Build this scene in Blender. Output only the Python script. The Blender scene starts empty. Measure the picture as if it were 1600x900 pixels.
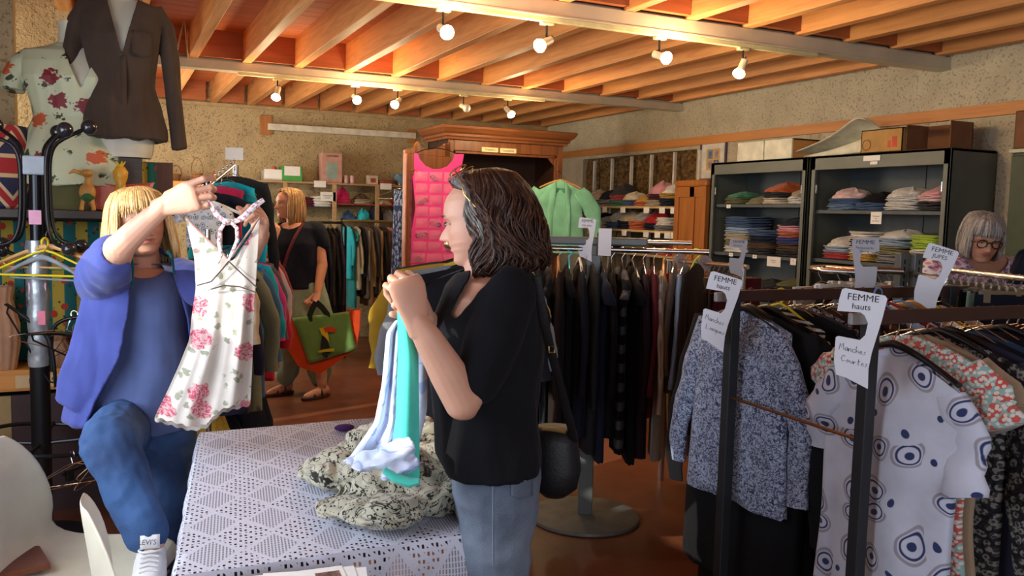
import bpy, bmesh, math, random
import numpy as np
from mathutils import Vector, Matrix, noise as mn
# ---------------------------------------------------------------- camera, world, sun, exposure
S = bpy.context.scene
COL = S.collection
FPX = 1345.0; YAW, PIT, ROL = (math.radians(a) for a in (25.02, 4.97, 1.475)); CH = 1.5
_f = np.array([math.sin(YAW)*math.cos(PIT), math.cos(YAW)*math.cos(PIT), -math.sin(PIT)])
_r = np.array([math.cos(YAW), -math.sin(YAW), 0.0]); _u = np.cross(_r, _f)
RT = math.cos(ROL)*_r + math.sin(ROL)*_u; UP = -math.sin(ROL)*_r + math.cos(ROL)*_u; FW = _f
C0 = np.array([0, 0, CH])
HR = _r.copy(); HF = np.array([math.sin(YAW), math.cos(YAW), 0.0])     # level right / level forward
cd = bpy.data.cameras.new('camera'); cam = bpy.data.objects.new('camera', cd); COL.objects.link(cam)
cd.sensor_width = 36; cd.lens = FPX/1600*36; cd.clip_start = .05; cd.clip_end = 100
cam.matrix_world = Matrix([[RT[0], UP[0], -FW[0], 0], [RT[1], UP[1], -FW[1], 0], [RT[2], UP[2], -FW[2], CH], [0, 0, 0, 1]])
S.camera = cam
S.view_settings.view_transform = 'Standard'; S.view_settings.look = 'None'
S.view_settings.gamma = 1; S.view_settings.use_curve_mapping = False
S.view_settings.exposure = 0.6
W = bpy.data.worlds.new('world'); S.world = W; W.use_nodes = True
W.node_tree.nodes['Background'].inputs[0].default_value = (.62, .78, 1, 1)
W.node_tree.nodes['Background'].inputs[1].default_value = .6
def light(name, kind, loc, energy, col, **k):
    d = bpy.data.lights.new(name, kind); d.energy = energy; d.color = col
    for a, v in k.items():
        if a not in ('to',): setattr(d, a, v)
    o = bpy.data.objects.new(name, d); COL.objects.link(o); o.location = loc
    if 'to' in k:
        o.rotation_euler = (Vector(k['to'])-Vector(loc)).to_track_quat('-Z', 'Y').to_euler()
    return o
SUN = (.84, .28, -.46)
light('sun', 'SUN', (-3, 0, 4), 3.4, (1, .93, .8), angle=.01, to=(-3+SUN[0], SUN[1], 4+SUN[2]))
# daylight coming in at the two windows beside and behind the camera
light('window_daylight', 'AREA', (-1.0, 2.35, 1.5), 36, (.78, .87, 1), shape='RECTANGLE', size=2.3, size_y=1.0, to=(1, 2.5, 1.1))
light('front_window_daylight', 'AREA', (.9, -1.9, 1.75), 32, (.8, .88, 1), shape='RECTANGLE', size=2.6, size_y=1.5, to=(1.2, 2, 1.4))
light('rear_fill_light', 'AREA', (-.12, 8.3, 1.7), 34, (1, .93, .8), shape='RECTANGLE', size=1.3, size_y=1.1, to=(2, 8.4, 1.5))  # added fill lamp on the solid left return, brightens the back wall; no window there
light('alcove_daylight', 'AREA', (-1.1, 5.48, 1.75), 8, (1, .95, .82), shape='RECTANGLE', size=.4, size_y=1.3, to=(0, 5.4, 1.6))
# ---------------------------------------------------------------- helpers
def ray(x, y): return FW + RT*(x-800)/FPX - UP*(y-450)/FPX
def P(x, y, D): return C0 + ray(x, y)*D                  # the point seen at (x, y) at distance D in front of the camera
def on(ax, v, x, y):                                     # the point seen at (x, y) on the plane axis = v
    d = ray(x, y); return C0 + d*((v-C0[ax])/d[ax])
def lin(c):
    if isinstance(c, str): c = tuple(int(c[i:i+2], 16)/255 for i in (0, 2, 4))
    return tuple(((v+.055)/1.055)**2.4 if v > .04045 else v/12.92 for v in c[:3]) + (1,)
class NT:
    def __init__(s, m): s.t = m.node_tree; s.n = s.t.nodes; s.l = s.t.links
    def set(s, sock, v):
        if hasattr(v, 'is_output'): s.l.new(v, sock)
        elif v is not None: sock.default_value = v
    def node(s, ty, props=None, **ins):
        n = s.n.new(ty)
        for k, v in (props or {}).items(): setattr(n, k, v)
        for k, v in ins.items():
            k2 = int(k[1:]) if k[0] == '_' and k[1:].isdigit() else k.replace('_', ' ')
            s.set(n.inputs[k2], v)
        return n
    def math(s, op, a, b=None, c=None, clamp=False):
        n = s.n.new('ShaderNodeMath'); n.operation = op; n.use_clamp = clamp
        for i, v in enumerate((a, b, c)):
            if v is not None: s.set(n.inputs[i], v)
        return n.outputs[0]
    def mix(s, f, a, b):
        n = s.n.new('ShaderNodeMix'); n.data_type = 'RGBA'
        s.set(n.inputs[0], f); s.set(n.inputs[6], a); s.set(n.inputs[7], b); return n.outputs[2]
    def coord(s, scale=(1, 1, 1), rot=(0, 0, 0), kind='Object'):
        t = s.n.new('ShaderNodeTexCoord'); m = s.n.new('ShaderNodeMapping'); s.l.new(t.outputs[kind], m.inputs[0])
        m.inputs['Scale'].default_value = scale; m.inputs['Rotation'].default_value = rot; return m.outputs[0]
    def noise(s, v, scale, detail=3, dist=0, rough=.5):
        n = s.node('ShaderNodeTexNoise', None, Vector=v, Scale=scale, Detail=detail, Distortion=dist, Roughness=rough); return n.outputs[0]
    def vor(s, v, scale, feature='F1', rnd=1.0, dim='3D'):
        n = s.node('ShaderNodeTexVoronoi', {'feature': feature, 'voronoi_dimensions': dim}, Vector=v, Scale=scale); n.inputs['Randomness'].default_value = rnd
        return n
    def ramp(s, f, stops, interp='LINEAR'):
        n = s.n.new('ShaderNodeValToRGB'); s.set(n.inputs[0], f); cr = n.color_ramp; cr.interpolation = interp
        while len(cr.elements) < len(stops): cr.elements.new(.5)
        for e, (p, c) in zip(cr.elements, stops): e.position = p; e.color = c if len(c) == 4 else (*c, 1)
        return n.outputs[0]
    def step(s, a, thr, soft=.02):      # 1 where a > thr
        return s.math('MULTIPLY_ADD', s.math('SUBTRACT', a, thr), 1/soft, .5, clamp=True)
    def inv(s, a): return s.math('SUBTRACT', 1.0, a)
_MC = {}
def newmat(name):
    m = bpy.data.materials.new(name); m.use_nodes = True; t = NT(m); return m, t, m.node_tree.nodes['Principled BSDF']
def bump(t, b, h, strength=.3, dist=.002):
    n = t.node('ShaderNodeBump', None, Strength=strength, Distance=dist, Height=h); t.l.new(n.outputs[0], b.inputs['Normal'])
def mat(name, col, rough=.5, metal=0, var=.08, vs=12, bmp=0, bs=60, trans=0, emis=None, es=0, alpha=1, stretch=(1, 1, 1), coat=0, ior=None):
    key = (name, str(col), rough, metal)
    if key in _MC: return _MC[key]
    m, t, b = newmat(name); c = lin(col)
    co = t.coord(stretch)
    if var:
        n = t.noise(co, vs, 4)
        d = tuple(max(0, v*(1-var*2.2)) for v in c[:3])+(1,); l = tuple(min(1, v*(1+var*1.8)) for v in c[:3])+(1,)
        t.l.new(t.ramp(n, [(.3, d), (.7, l)]), b.inputs['Base Color'])
    else: b.inputs['Base Color'].default_value = c
    b.inputs['Roughness'].default_value = rough; b.inputs['Metallic'].default_value = metal
    if bmp: bump(t, b, t.noise(co, bs, 3), bmp, .003)
    if trans: b.inputs['Transmission Weight'].default_value = trans
    if ior: b.inputs['IOR'].default_value = ior
    if coat: b.inputs['Coat Weight'].default_value = coat
    if emis: b.inputs['Emission Color'].default_value = lin(emis); b.inputs['Emission Strength'].default_value = es
    b.inputs['Alpha'].default_value = alpha
    _MC[key] = m; return m
def wood(name, c1, c2, axis=2, scale=1.0, rough=.5, knots=True, coat=0):
    key = ('wood', name)
    if key in _MC: return _MC[key]
    m, t, b = newmat(name)
    sc = [14*scale]*3; sc[axis] = .9*scale
    co = t.coord(tuple(sc))
    inf = t.n.new('ShaderNodeObjectInfo')
    off = t.node('ShaderNodeVectorMath', {'operation': 'ADD'}); t.l.new(co, off.inputs[0])
    cmb = t.node('ShaderNodeCombineXYZ'); r = t.math('MULTIPLY', inf.outputs['Random'], 37.0)
    for i in range(3): t.l.new(r, cmb.inputs[i])
    t.l.new(cmb.outputs[0], off.inputs[1])
    g = t.noise(off.outputs[0], 1.6, 6, 1.2, .6)
    g2 = t.noise(off.outputs[0], 7, 3)
    gg = t.math('ADD', t.math('MULTIPLY', g, .75), t.math('MULTIPLY', g2, .25))
    col = t.ramp(gg, [(.3, lin(c1)), (.55, lin(c2)), (.75, tuple(v*1.12 for v in lin(c2)[:3])+(1,))])
    if knots:
        sc2 = [5*scale]*3; sc2[axis] = 1.3*scale
        k = t.vor(t.coord(tuple(sc2)), 1.0)
        kk = t.inv(t.step(k.outputs['Distance'], .075, .06))
        col = t.mix(t.math('MULTIPLY', kk, .7), col, tuple(v*.45 for v in lin(c1)[:3])+(1,))
    tint = t.math('MULTIPLY_ADD', inf.outputs['Random'], .3, .85)
    hs = t.node('ShaderNodeHueSaturation', None, Value=tint, Color=col)
    t.l.new(hs.outputs[0], b.inputs['Base Color']); b.inputs['Roughness'].default_value = rough
    b.inputs['Coat Weight'].default_value = coat
    bump(t, b, gg, .25, .002)
    _MC[key] = m; return m
def cloth(col, kind='plain', c2='ffffff', c3='888888', sc=1.0, rough=.9):
    key = ('cloth', str(col), kind, str(c2), str(c3), sc)
    if key in _MC: return _MC[key]
    m, t, b = newmat('fabric_'+kind); c = lin(col); C2 = lin(c2); C3 = lin(c3)
    co = t.coord()
    if kind in ('bloom', 'circles', 'ditsy', 'dots'):
        s_ = t.node('ShaderNodeSeparateXYZ', None, Vector=co); c_ = t.node('ShaderNodeCombineXYZ'); t.l.new(s_.outputs[0], c_.inputs[0]); t.l.new(s_.outputs[2], c_.inputs[1]); co = c_.outputs[0]
    base = t.ramp(t.noise(co, 9, 3), [(.3, tuple(v*.86 for v in c[:3])+(1,)), (.7, tuple(min(1, v*1.1) for v in c[:3])+(1,))])
    if kind == 'heather':
        base = t.mix(t.math('MULTIPLY', t.step(t.noise(co, 260, 2), .55, .2), .5), base, C2)
    elif kind == 'stripes':
        z = t.node('ShaderNodeSeparateXYZ', None, Vector=co).outputs[2]
        base = t.mix(t.step(t.math('SINE', t.math('MULTIPLY', z, 120*sc)), .1, .2), base, C2)
    elif kind == 'vstripes':
        z = t.node('ShaderNodeSeparateXYZ', None, Vector=co).outputs[0]
        base = t.mix(t.step(t.math('SINE', t.math('MULTIPLY', z, 90*sc)), .0, .2), base, C2)
    elif kind == 'squiggle':
        n = t.noise(co, 62*sc, 1.5, 2.6); n2 = t.noise(co, 30*sc, 2, 2)
        a = t.step(n, .53, .03); e = t.step(t.math('ABSOLUTE', t.math('SUBTRACT', n2, .5)), .03, .01)
        base = t.mix(t.math('MAXIMUM', t.math('MULTIPLY', a, .75), t.inv(e)), base, C2)
    elif kind == 'dots':
        v = t.vor(co, 26*sc, rnd=.4, dim='2D'); base = t.mix(t.inv(t.step(v.outputs['Distance'], .25, .05)), base, C2)
    elif kind == 'ditsy':
        v = t.vor(co, 50*sc, dim='2D'); a = t.inv(t.step(v.outputs['Distance'], .42, .08))
        v2 = t.vor(co, 85*sc, dim='2D'); a2 = t.inv(t.step(v2.outputs['Distance'], .36, .08))
        base = t.mix(a, base, C2); base = t.mix(t.math('MULTIPLY', a2, .9), base, C3)
    elif kind == 'bloom':     # large roses and leaves
        v = t.vor(co, 9*sc, rnd=.8, dim='2D'); d = v.outputs['Distance']
        rn = t.node('ShaderNodeSeparateXYZ', None, Vector=v.outputs['Color'])
        dn = t.math('ADD', d, t.math('MULTIPLY', t.math('SUBTRACT', t.noise(co, 45*sc, 2), .5), .35))
        ros = t.math('MULTIPLY', t.inv(t.step(dn, .26, .04)), t.step(rn.outputs[0], .3, .02))
        sw = t.step(t.noise(co, 60*sc, 2, 2.5), .5, .06)
        v2 = t.vor(co, 24*sc, dim='2D'); d2 = t.math('ADD', v2.outputs['Distance'], t.math('MULTIPLY', t.math('SUBTRACT', t.noise(co, 80*sc, 1), .5), .5))
        lf = t.math('MULTIPLY', t.inv(t.step(d2, .2, .05)), t.step(t.noise(co, 12*sc, 1), .45, .05))
        base = t.mix(t.math('MULTIPLY', lf, .75), base, C3)
        base = t.mix(ros, base, t.mix(sw, C2, t.mix(.55, C2, c)))
    elif kind == 'circles':
        nz_ = t.node('ShaderNodeTexNoise', None, Vector=co, Scale=7.0, Detail=1.0); vm = t.node('ShaderNodeVectorMath', {'operation': 'MULTIPLY_ADD'}); t.l.new(nz_.outputs['Color'], vm.inputs[0]); vm.inputs[1].default_value = (.07, .1, 0); t.l.new(co, vm.inputs[2]); co = vm.outputs[0]
        v = t.vor(co, 11*sc, rnd=.75, dim='2D'); d = v.outputs['Distance']
        big = t.step(t.node('ShaderNodeSeparateXYZ', None, Vector=v.outputs['Color']).outputs[0], .42, .02)
        ring = t.math('MULTIPLY', t.step(d, .235, .02), t.inv(t.step(d, .29, .02)))
        ring2 = t.math('MULTIPLY', t.step(d, .33, .02), t.inv(t.step(d, .4, .02)))
        core = t.inv(t.step(d, .11, .02))
        base = t.mix(t.math('MULTIPLY', ring2, big), base, C3)
        base = t.mix(t.math('MAXIMUM', t.math('MULTIPLY', ring, big), core), base, C2)
    elif kind == 'sketch':
        n = t.noise(co, 15*sc, 3, 2.2); ln = t.inv(t.step(t.math('ABSOLUTE', t.math('SUBTRACT', n, .5)), .017, .012))
        v = t.vor(co, 95*sc, rnd=.5); dts = t.math('MULTIPLY', t.inv(t.step(v.outputs['Distance'], .27, .06)), t.step(t.noise(co, 8*sc, 1), .52, .03))
        bl = t.math('MULTIPLY', t.step(t.noise(co, 9*sc, 3, 1), .6, .02), t.step(t.noise(co, 60*sc, 2), .46, .05))
        base = t.mix(t.math('MAXIMUM', t.math('MAXIMUM', ln, dts), bl), base, C2)
    elif kind == 'lines':
        n = t.noise(co, 9*sc, 2, 2.5); ln = t.inv(t.step(t.math('ABSOLUTE', t.math('SUBTRACT', n, .5)), .02, .012))
        base = t.mix(ln, base, C2)
    t.l.new(base, b.inputs['Base Color']); b.inputs['Roughness'].default_value = rough
    b.inputs['Sheen Weight'].default_value = min(.22, .02+max(c[:3])*.5); b.inputs['Specular IOR Level'].default_value = .2
    bump(t, b, t.math('ADD', t.noise(co, 500, 2), t.math('MULTIPLY', t.noise(co, 25, 3), 3.0)), .35, .0015)
    _MC[key] = m; return m
def tag(o, label=None, cat=None, group=None, kind=None):
    if label: o['label'] = label
    if cat: o['category'] = cat
    if group: o['group'] = group
    if kind: o['kind'] = kind
    return o
def empty(name, loc, rz=0.0, label=None, cat=None, group=None):
    o = bpy.data.objects.new(name, None); COL.objects.link(o); o.location = Vector(loc); o.rotation_euler = (0, 0, rz); o.empty_display_size = .1
    return tag(o, label, cat, group)
def sstep(a, b, x): x = min(1, max(0, (x-a)/(b-a))) if b != a else float(x > a); return x*x*(3-2*x)
class MB:
    def __init__(s): s.v = []; s.f = []; s.fm = []; s.cm = 0
    def add(s, vs, fs, M=None):
        o = len(s.v)
        for p in vs:
            s.v.append(tuple(M @ Vector(p)) if M is not None else tuple(p))
        for f in fs: s.f.append([i+o for i in f]); s.fm.append(s.cm)
        return s
    def m(s, i): s.cm = i; return s
    def box(s, a, b, M=None):
        x0, y0, z0 = a; x1, y1, z1 = b
        v = [(x0, y0, z0), (x1, y0, z0), (x1, y1, z0), (x0, y1, z0), (x0, y0, z1), (x1, y0, z1), (x1, y1, z1), (x0, y1, z1)]
        return s.add(v, [(0, 3, 2, 1), (4, 5, 6, 7), (0, 1, 5, 4), (1, 2, 6, 5), (2, 3, 7, 6), (3, 0, 4, 7)], M)
    def loft(s, rings, cap=True, M=None):
        n = len(rings); m = len(rings[0]); v = [p for r in rings for p in r]; f = []
        for i in range(n-1):
            for j in range(m): f.append((i*m+j, i*m+(j+1) % m, (i+1)*m+(j+1) % m, (i+1)*m+j))
        if cap:
            for k, q in ((0, 1), (n-1, 0)):
                c = len(v); rr = rings[k]; v.append(tuple(np.mean(np.array([tuple(p) for p in rr]), axis=0)))
                for j in range(m):
                    a, b2 = k*m+j, k*m+(j+1) % m
                    f.append((c, b2, a) if q else (c, a, b2))
        return s.add(v, f, M)
    def grid(s, rows, M=None, flip=False):
        n = len(rows); m = len(rows[0]); v = [p for r in rows for p in r]; f = []
        for i in range(n-1):
            for j in range(m-1):
                q = (i*m+j, i*m+j+1, (i+1)*m+j+1, (i+1)*m+j); f.append(q[::-1] if flip else q)
        return s.add(v, f, M)
    def tube(s, pts, r, seg=8, cap=True, flat=None, upv=None, M=None):
        pts = [Vector(p) for p in pts]; n = len(pts)
        if not hasattr(r, '__len__'): r = [r]*n
        T = [(pts[min(i+1, n-1)]-pts[max(i-1, 0)]).normalized() for i in range(n)]
        u = Vector(upv) if upv is not None else (Vector((0, 0, 1)) if abs(T[0].z) < .9 else Vector((1, 0, 0)))
        rings = []
        for i in range(n):
            u = (u - T[i]*u.dot(T[i]))
            if u.length < 1e-6: u = T[i].orthogonal()
            u.normalize(); w = T[i].cross(u); fl = flat if flat is not None else 1
            if hasattr(fl, '__len__'): fl = fl[i]
            rings.append([tuple(pts[i]+(w*math.cos(a)*r[i]+u*math.sin(a)*r[i]*fl)) for a in (2*math.pi*k/seg for k in range(seg))])
        return s.loft(rings, cap, M)
    def ball(s, c, r, seg=16, rg=10, M=None, rot=None):
        if not hasattr(r, '__len__'): r = (r, r, r)
        c = Vector(c); R = rot or Matrix.Identity(3); rings = []
        for i in range(1, rg):
            ph = math.pi*i/rg
            rings.append([tuple(c+R @ Vector((r[0]*math.sin(ph)*math.cos(a), r[1]*math.sin(ph)*math.sin(a), r[2]*math.cos(ph)))) for a in (-2*math.pi*k/seg for k in range(seg))])
        return s.loft(rings, True, M)
    def cyl(s, a, b, r, seg=16, M=None): return s.tube([a, b], r, seg, True, M=M)
    def prism(s, poly, ax, d0, d1, M=None):     # poly: 2-D outline, extruded along axis ax
        def mk(p, d): q = [p[0], p[1]]; q.insert(ax, d); return tuple(q)
        n = len(poly); v = [mk(p, d0) for p in poly]+[mk(p, d1) for p in poly]
        f = [tuple(range(n))[::-1], tuple(range(n, 2*n))]+[(i, (i+1) % n, n+(i+1) % n, n+i) for i in range(n)]
        return s.add(v, f, M)
    def build(s, name, m, parent=None, smooth=True, bevel=0, loc=None, rz=0, sub=0, solid=0, ang=40):
        me = bpy.data.meshes.new(name); me.from_pydata(s.v, [], s.f)
        ms = m if isinstance(m, (list, tuple)) else [m]
        for q in ms: me.materials.append(q)
        if len(ms) > 1: me.polygons.foreach_set('material_index', s.fm)
        me.validate(); me.update()
        bm = bmesh.new(); bm.from_mesh(me); bmesh.ops.recalc_face_normals(bm, faces=bm.faces); bm.to_mesh(me); bm.free()
        if smooth:
            me.polygons.foreach_set('use_smooth', [True]*len(me.polygons))
            me.set_sharp_from_angle(angle=math.radians(ang))
        o = bpy.data.objects.new(name, me); COL.objects.link(o)
        if parent is not None: o.parent = parent
        if loc is not None: o.location = Vector(loc)
        o.rotation_euler = (0, 0, rz)
        if bevel:
            b = o.modifiers.new('b', 'BEVEL'); b.width = bevel; b.segments = 2; b.limit_method = 'ANGLE'
        if solid:
            b = o.modifiers.new('s', 'SOLIDIFY'); b.thickness = solid; b.offset = 0
        if sub:
            b = o.modifiers.new('u', 'SUBSURF'); b.levels = sub; b.render_levels = sub
        return o
    def blob(s, name, m, parent=None, voxel=.005, it=4, fac=.5, disp=None, colfn=None):
        """one continuous surface from overlapping pieces"""
        me = bpy.data.meshes.new('tmp'); me.from_pydata(s.v, [], s.f); o = bpy.data.objects.new('tmp', me); COL.objects.link(o)
        r = o.modifiers.new('r', 'REMESH'); r.mode = 'VOXEL'; r.voxel_size = voxel
        k = o.modifiers.new('k', 'SMOOTH'); k.iterations = it; k.factor = fac
        dg = bpy.context.evaluated_depsgraph_get(); me2 = bpy.data.meshes.new_from_object(o.evaluated_get(dg))
        bpy.data.objects.remove(o); bpy.data.meshes.remove(me)
        if disp:
            nm = [Vector(q.vector) for q in me2.vertex_normals]
            for i, vtx in enumerate(me2.vertices):
                q = disp(vtx.co, nm[i])
                if q is not None: vtx.co = vtx.co+nm[i]*q
            me2.update()
        if colfn:
            ca = me2.color_attributes.new('Col', 'FLOAT_COLOR', 'POINT'); buf = []
            for vtx in me2.vertices: buf.extend(colfn(vtx.co))
            ca.data.foreach_set('color', buf)
        me2.polygons.foreach_set('use_smooth', [True]*len(me2.polygons)); me2.name = name
        me2.materials.clear(); me2.materials.append(m)
        ob = bpy.data.objects.new(name, me2); COL.objects.link(ob)
        if parent is not None: ob.parent = parent
        return ob
def dup(o, loc=None, rz=None, label=None, group=None, parent=None, mats=None):
    c = o.copy(); COL.objects.link(c)
    if parent is not None: c.parent = parent
    if loc is not None: c.location = Vector(loc)
    if rz is not None: c.rotation_euler = (0, 0, rz) if not hasattr(rz, '__len__') else rz
    if label: c['label'] = label
    if group: c['group'] = group
    if mats is not None and c.type == 'MESH':
        for i, m in enumerate(mats if isinstance(mats, (list, tuple)) else [mats]):
            c.material_slots[i].link = 'OBJECT'; c.material_slots[i].material = m
    for ch in o.children: dup(ch, parent=c)
    return c
def struct(o): o['kind'] = 'structure'; return o
def text(name, s, size, m, parent, loc, rot, depth=.0004, shear=0, align='CENTER', off=0, sx=1):
    cu = bpy.data.curves.new(name, 'FONT'); cu.body = s; cu.size = size; cu.extrude = depth; cu.shear = shear; cu.align_x = align; cu.offset = off
    cu.resolution_u = 3; o = bpy.data.objects.new(name, cu); me = bpy.data.meshes.new_from_object(o); bpy.data.objects.remove(o)
    me.materials.clear(); me.materials.append(m); o = bpy.data.objects.new(name, me); COL.objects.link(o)
    o.parent = parent; o.location = Vector(loc); o.rotation_euler = rot; o.scale = (sx, 1, 1); return o
ORD = 'first second third fourth fifth sixth seventh eighth ninth tenth eleventh twelfth thirteenth fourteenth fifteenth sixteenth seventeenth eighteenth nineteenth twentieth twenty-first twenty-second twenty-third twenty-fourth twenty-fifth twenty-sixth twenty-seventh twenty-eighth twenty-ninth thirtieth'.split()
CHROME = mat('chrome_metal', 'c8c8c8', .25, 1, var=.03)
STEELG = mat('grey_steel', '8a8c8a', .4, .6, var=.05)
BLACKP = mat('black_plastic', '141519', .3, var=.02)
BLACKM = mat('black_metal', '17181b', .35, .3, var=.03)
WHITEP = mat('white_plastic', 'e6e4de', .35, var=.02)
PAPER = mat('paper', 'f2f1ee', .8, var=.015)
INK = mat('black_ink', '1c1c20', .7, var=0)
# ---------------------------------------------------------------- room shell
def plaster(name, col, rough_s=1.0):
    m, t, b = newmat(name); co = t.coord(); c = lin(col)
    sp = t.vor(co, 38); n = t.noise(co, 70, 3); big = t.noise(co, 1.1, 4); mid = t.noise(co, 6, 4)
    f = t.math('ADD', t.math('MULTIPLY', big, .5), t.math('MULTIPLY', mid, .5))
    base = t.ramp(f, [(.35, tuple(v*.8 for v in c[:3])+(1,)), (.65, tuple(v*1.08 for v in c[:3])+(1,))])
    pit = t.step(t.noise(co, 55, 2), .63, .05)
    base = t.mix(t.math('MULTIPLY', pit, .55), base, tuple(v*.45 for v in c[:3])+(1,))
    t.l.new(base, b.inputs['Base Color']); b.inputs['Roughness'].default_value = .95
    bump(t, b, t.math('SUBTRACT', t.math('ADD', n, t.math('MULTIPLY', mid, 2.0)), t.math('MULTIPLY', pit, .8)), .7*rough_s, .012)
    return m
XR, YB, ZC, XL, YF = 5.05, 9.9, 2.6, -1.15, -2.1
m, t, b = newmat('floor_tiles')
co = t.coord(); br = t.node('ShaderNodeTexBrick', {'offset': 0.0}, Vector=co, Scale=1.0, Color1=lin('653826'), Color2=lin('6f3e28'), Mortar=lin('5a3322'))
br.inputs['Mortar Size'].default_value = .004; br.inputs['Brick Width'].default_value = .6; br.inputs['Row Height'].default_value = .6
n = t.noise(t.coord((1, 4, 1)), 3, 5); wear = t.step(t.noise(co, 1.3, 4), .58, .2)
c = t.mix(t.math('MULTIPLY', n, .35), br.outputs['Color'], lin('4c2a1c')); c = t.mix(t.math('MULTIPLY', wear, .25), c, lin('9a6040'))
t.l.new(c, b.inputs['Base Color']); t.l.new(t.math('MULTIPLY_ADD', t.noise(co, 5, 3), .3, .22), b.inputs['Roughness'])
bump(t, b, t.math('ADD', br.outputs['Fac'], t.noise(co, 40, 2)), .12, .003)
FLOOR = m
PL = plaster('grey_beige_render', 'c9bea2'); PLB = plaster('sand_render', 'c2ad84', 1.3); PLL = plaster('left_render', 'c4ae86')
struct(MB().box((XL-.2, YF-.2, -.1), (XR+.2, YB+.2, 0)).build('floor', FLOOR, smooth=False))
struct(MB().box((XL-.2, YB, 0), (XR+.2, YB+.2, 2.9)).build('wall_back', PLB, smooth=False))
# right wall with the shallow exposed-stone recess behind the shelves
ny0, ny1, nz0, nz1 = 6.75, 8.93, .6, 2.15
w = MB()
for a, b2 in (((XR, YF, 0), (XR+.25, ny0, 2.9)), ((XR, ny1, 0), (XR+.25, YB+.2, 2.9)), ((XR, ny0, 0), (XR+.25, ny1, nz0)), ((XR, ny0, nz1), (XR+.25, ny1, 2.9))): w.box(a, b2)
struct(w.build('wall_right', PL, smooth=False))
m, t, b = newmat('exposed_stone'); co = t.coord((1, .8, 1.1))
v = t.vor(co, 3.2, 'DISTANCE_TO_EDGE'); n = t.noise(co, 26, 6, 0, .7); n3 = t.noise(co, 2.6, 3)
col = t.ramp(n, [(.35, lin('3a2712')), (.5, lin('7d5c30')), (.68, lin('a88a56'))])
z = t.node('ShaderNodeSeparateXYZ', None, Vector=co).outputs[2]
ledge = t.math('MAXIMUM', t.inv(t.step(t.math('ADD', z, t.math('MULTIPLY', n3, .12)), 1.95, .02)), t.math('MULTIPLY', t.inv(t.step(v.outputs['Distance'], .012, .02)), .35))
col = t.mix(t.math('MULTIPLY', ledge, .8), col, lin('b3a17f'))
t.l.new(col, b.inputs['Base Color']); b.inputs['Roughness'].default_value = .95; bump(t, b, t.math('ADD', n, t.math('MULTIPLY', v.outputs['Distance'], 2)), 1, .04)
rows = []
for i in range(60):
    zz = nz0+(nz1-nz0)*i/59
    rows.append([(XR+.05+.035*mn.noise((y*5, zz*5, 0))+.02*mn.noise((y*16, zz*16, 3)), y, zz) for y in (ny0+(ny1-ny0)*j/79 for j in range(80))])
struct(MB().grid(rows).build('wall_right_stone_recess', m))
# left wall: window beside the camera, pier, alcove with its own window, then the return that runs to the back
wl = MB()
for a, b2 in (((XL-.2, YF, 0), (XL, 5.25, 1.0)), ((XL-.2, YF, 2.42), (XL, 5.8, 2.9)), ((XL-.2, YF, 1.0), (XL, 1.1, 2.42)), ((XL-.2, 3.6, 1.0), (XL, 5.25, 2.42)),
              ((XL-.2, 5.25, 0), (XL, 5.8, 1.1)), ((XL-.2, 5.7, 1.1), (XL, 5.8, 2.42)), ((XL-.2, 5.75, 0), (-.2, YB, 2.9)), ((XL, 5.1, 0), (-.436, 5.25, 2.9))): wl.box(a, b2)
struct(wl.build('wall_left', PLL, smooth=False, bevel=.006))
wf = MB()
for a, b2 in (((XL-.2, YF-.2, 0), (XR+.2, YF, .9)), ((XL-.2, YF-.2, 2.5), (XR+.2, YF, 2.9)), ((XL-.2, YF-.2, .9), (-.5, YF, 2.5)), ((2.3, YF-.2, .9), (XR+.2, YF, 2.5))): wf.box(a, b2)
struct(wf.build('wall_front', PL, smooth=False))
FR = mat('window_frame_paint', 'd8d4c8', .5)
GL = mat('window_glass', 'ffffff', .02, var=0, alpha=.12)
def window(n, o, ax, p, a0, a1, z0, z1, sun_block_top=None):
    fr = MB(); t0 = .05
    def bx(u0, u1, q0, q1, d0=-.03, d1=.03):
        A = [u0, q0]; B = [u1, q1]; A.insert(ax, p+d0); B.insert(ax, p+d1); fr.box(A, B)
    bx(a0, a1, z0, z0+t0); bx(a0, a1, z1-t0, z1); bx(a0, a0+t0, z0, z1); bx(a1-t0, a1, z0, z1)
    bx((a0+a1)/2-.025, (a0+a1)/2+.025, z0, z1)
    f = struct(fr.build('window_%d' % n, FR, smooth=False))
    g = MB(); A = [a0+t0, z0+t0]; B = [a1-t0, z1-t0]; A.insert(ax, p-.003); B.insert(ax, p+.003); g.box(A, B).build('pane', GL, f, smooth=False)
    if sun_block_top:
        rows = [[(p+.06+.012*math.sin(j*1.1), a0+(a1-a0)*j/60, zz) for j in range(61)] for zz in (z0, sun_block_top)]
        mm = mat('sun_block_cloth', 'f4f2ec', .9, var=.03); MB().grid(rows).build('sun_block_curtain', mm, f)  # unseen curtain added to block direct sun from the table
window(1, 0, 0, XL-.1, 1.1, 3.6, 1.0, 2.42, sun_block_top=1.93)
window(2, 0, 0, XL-.1, 5.25, 5.7, 1.1, 2.42)
window(3, 0, 1, YF-.1, -.5, 2.3, .9, 2.5)
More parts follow.
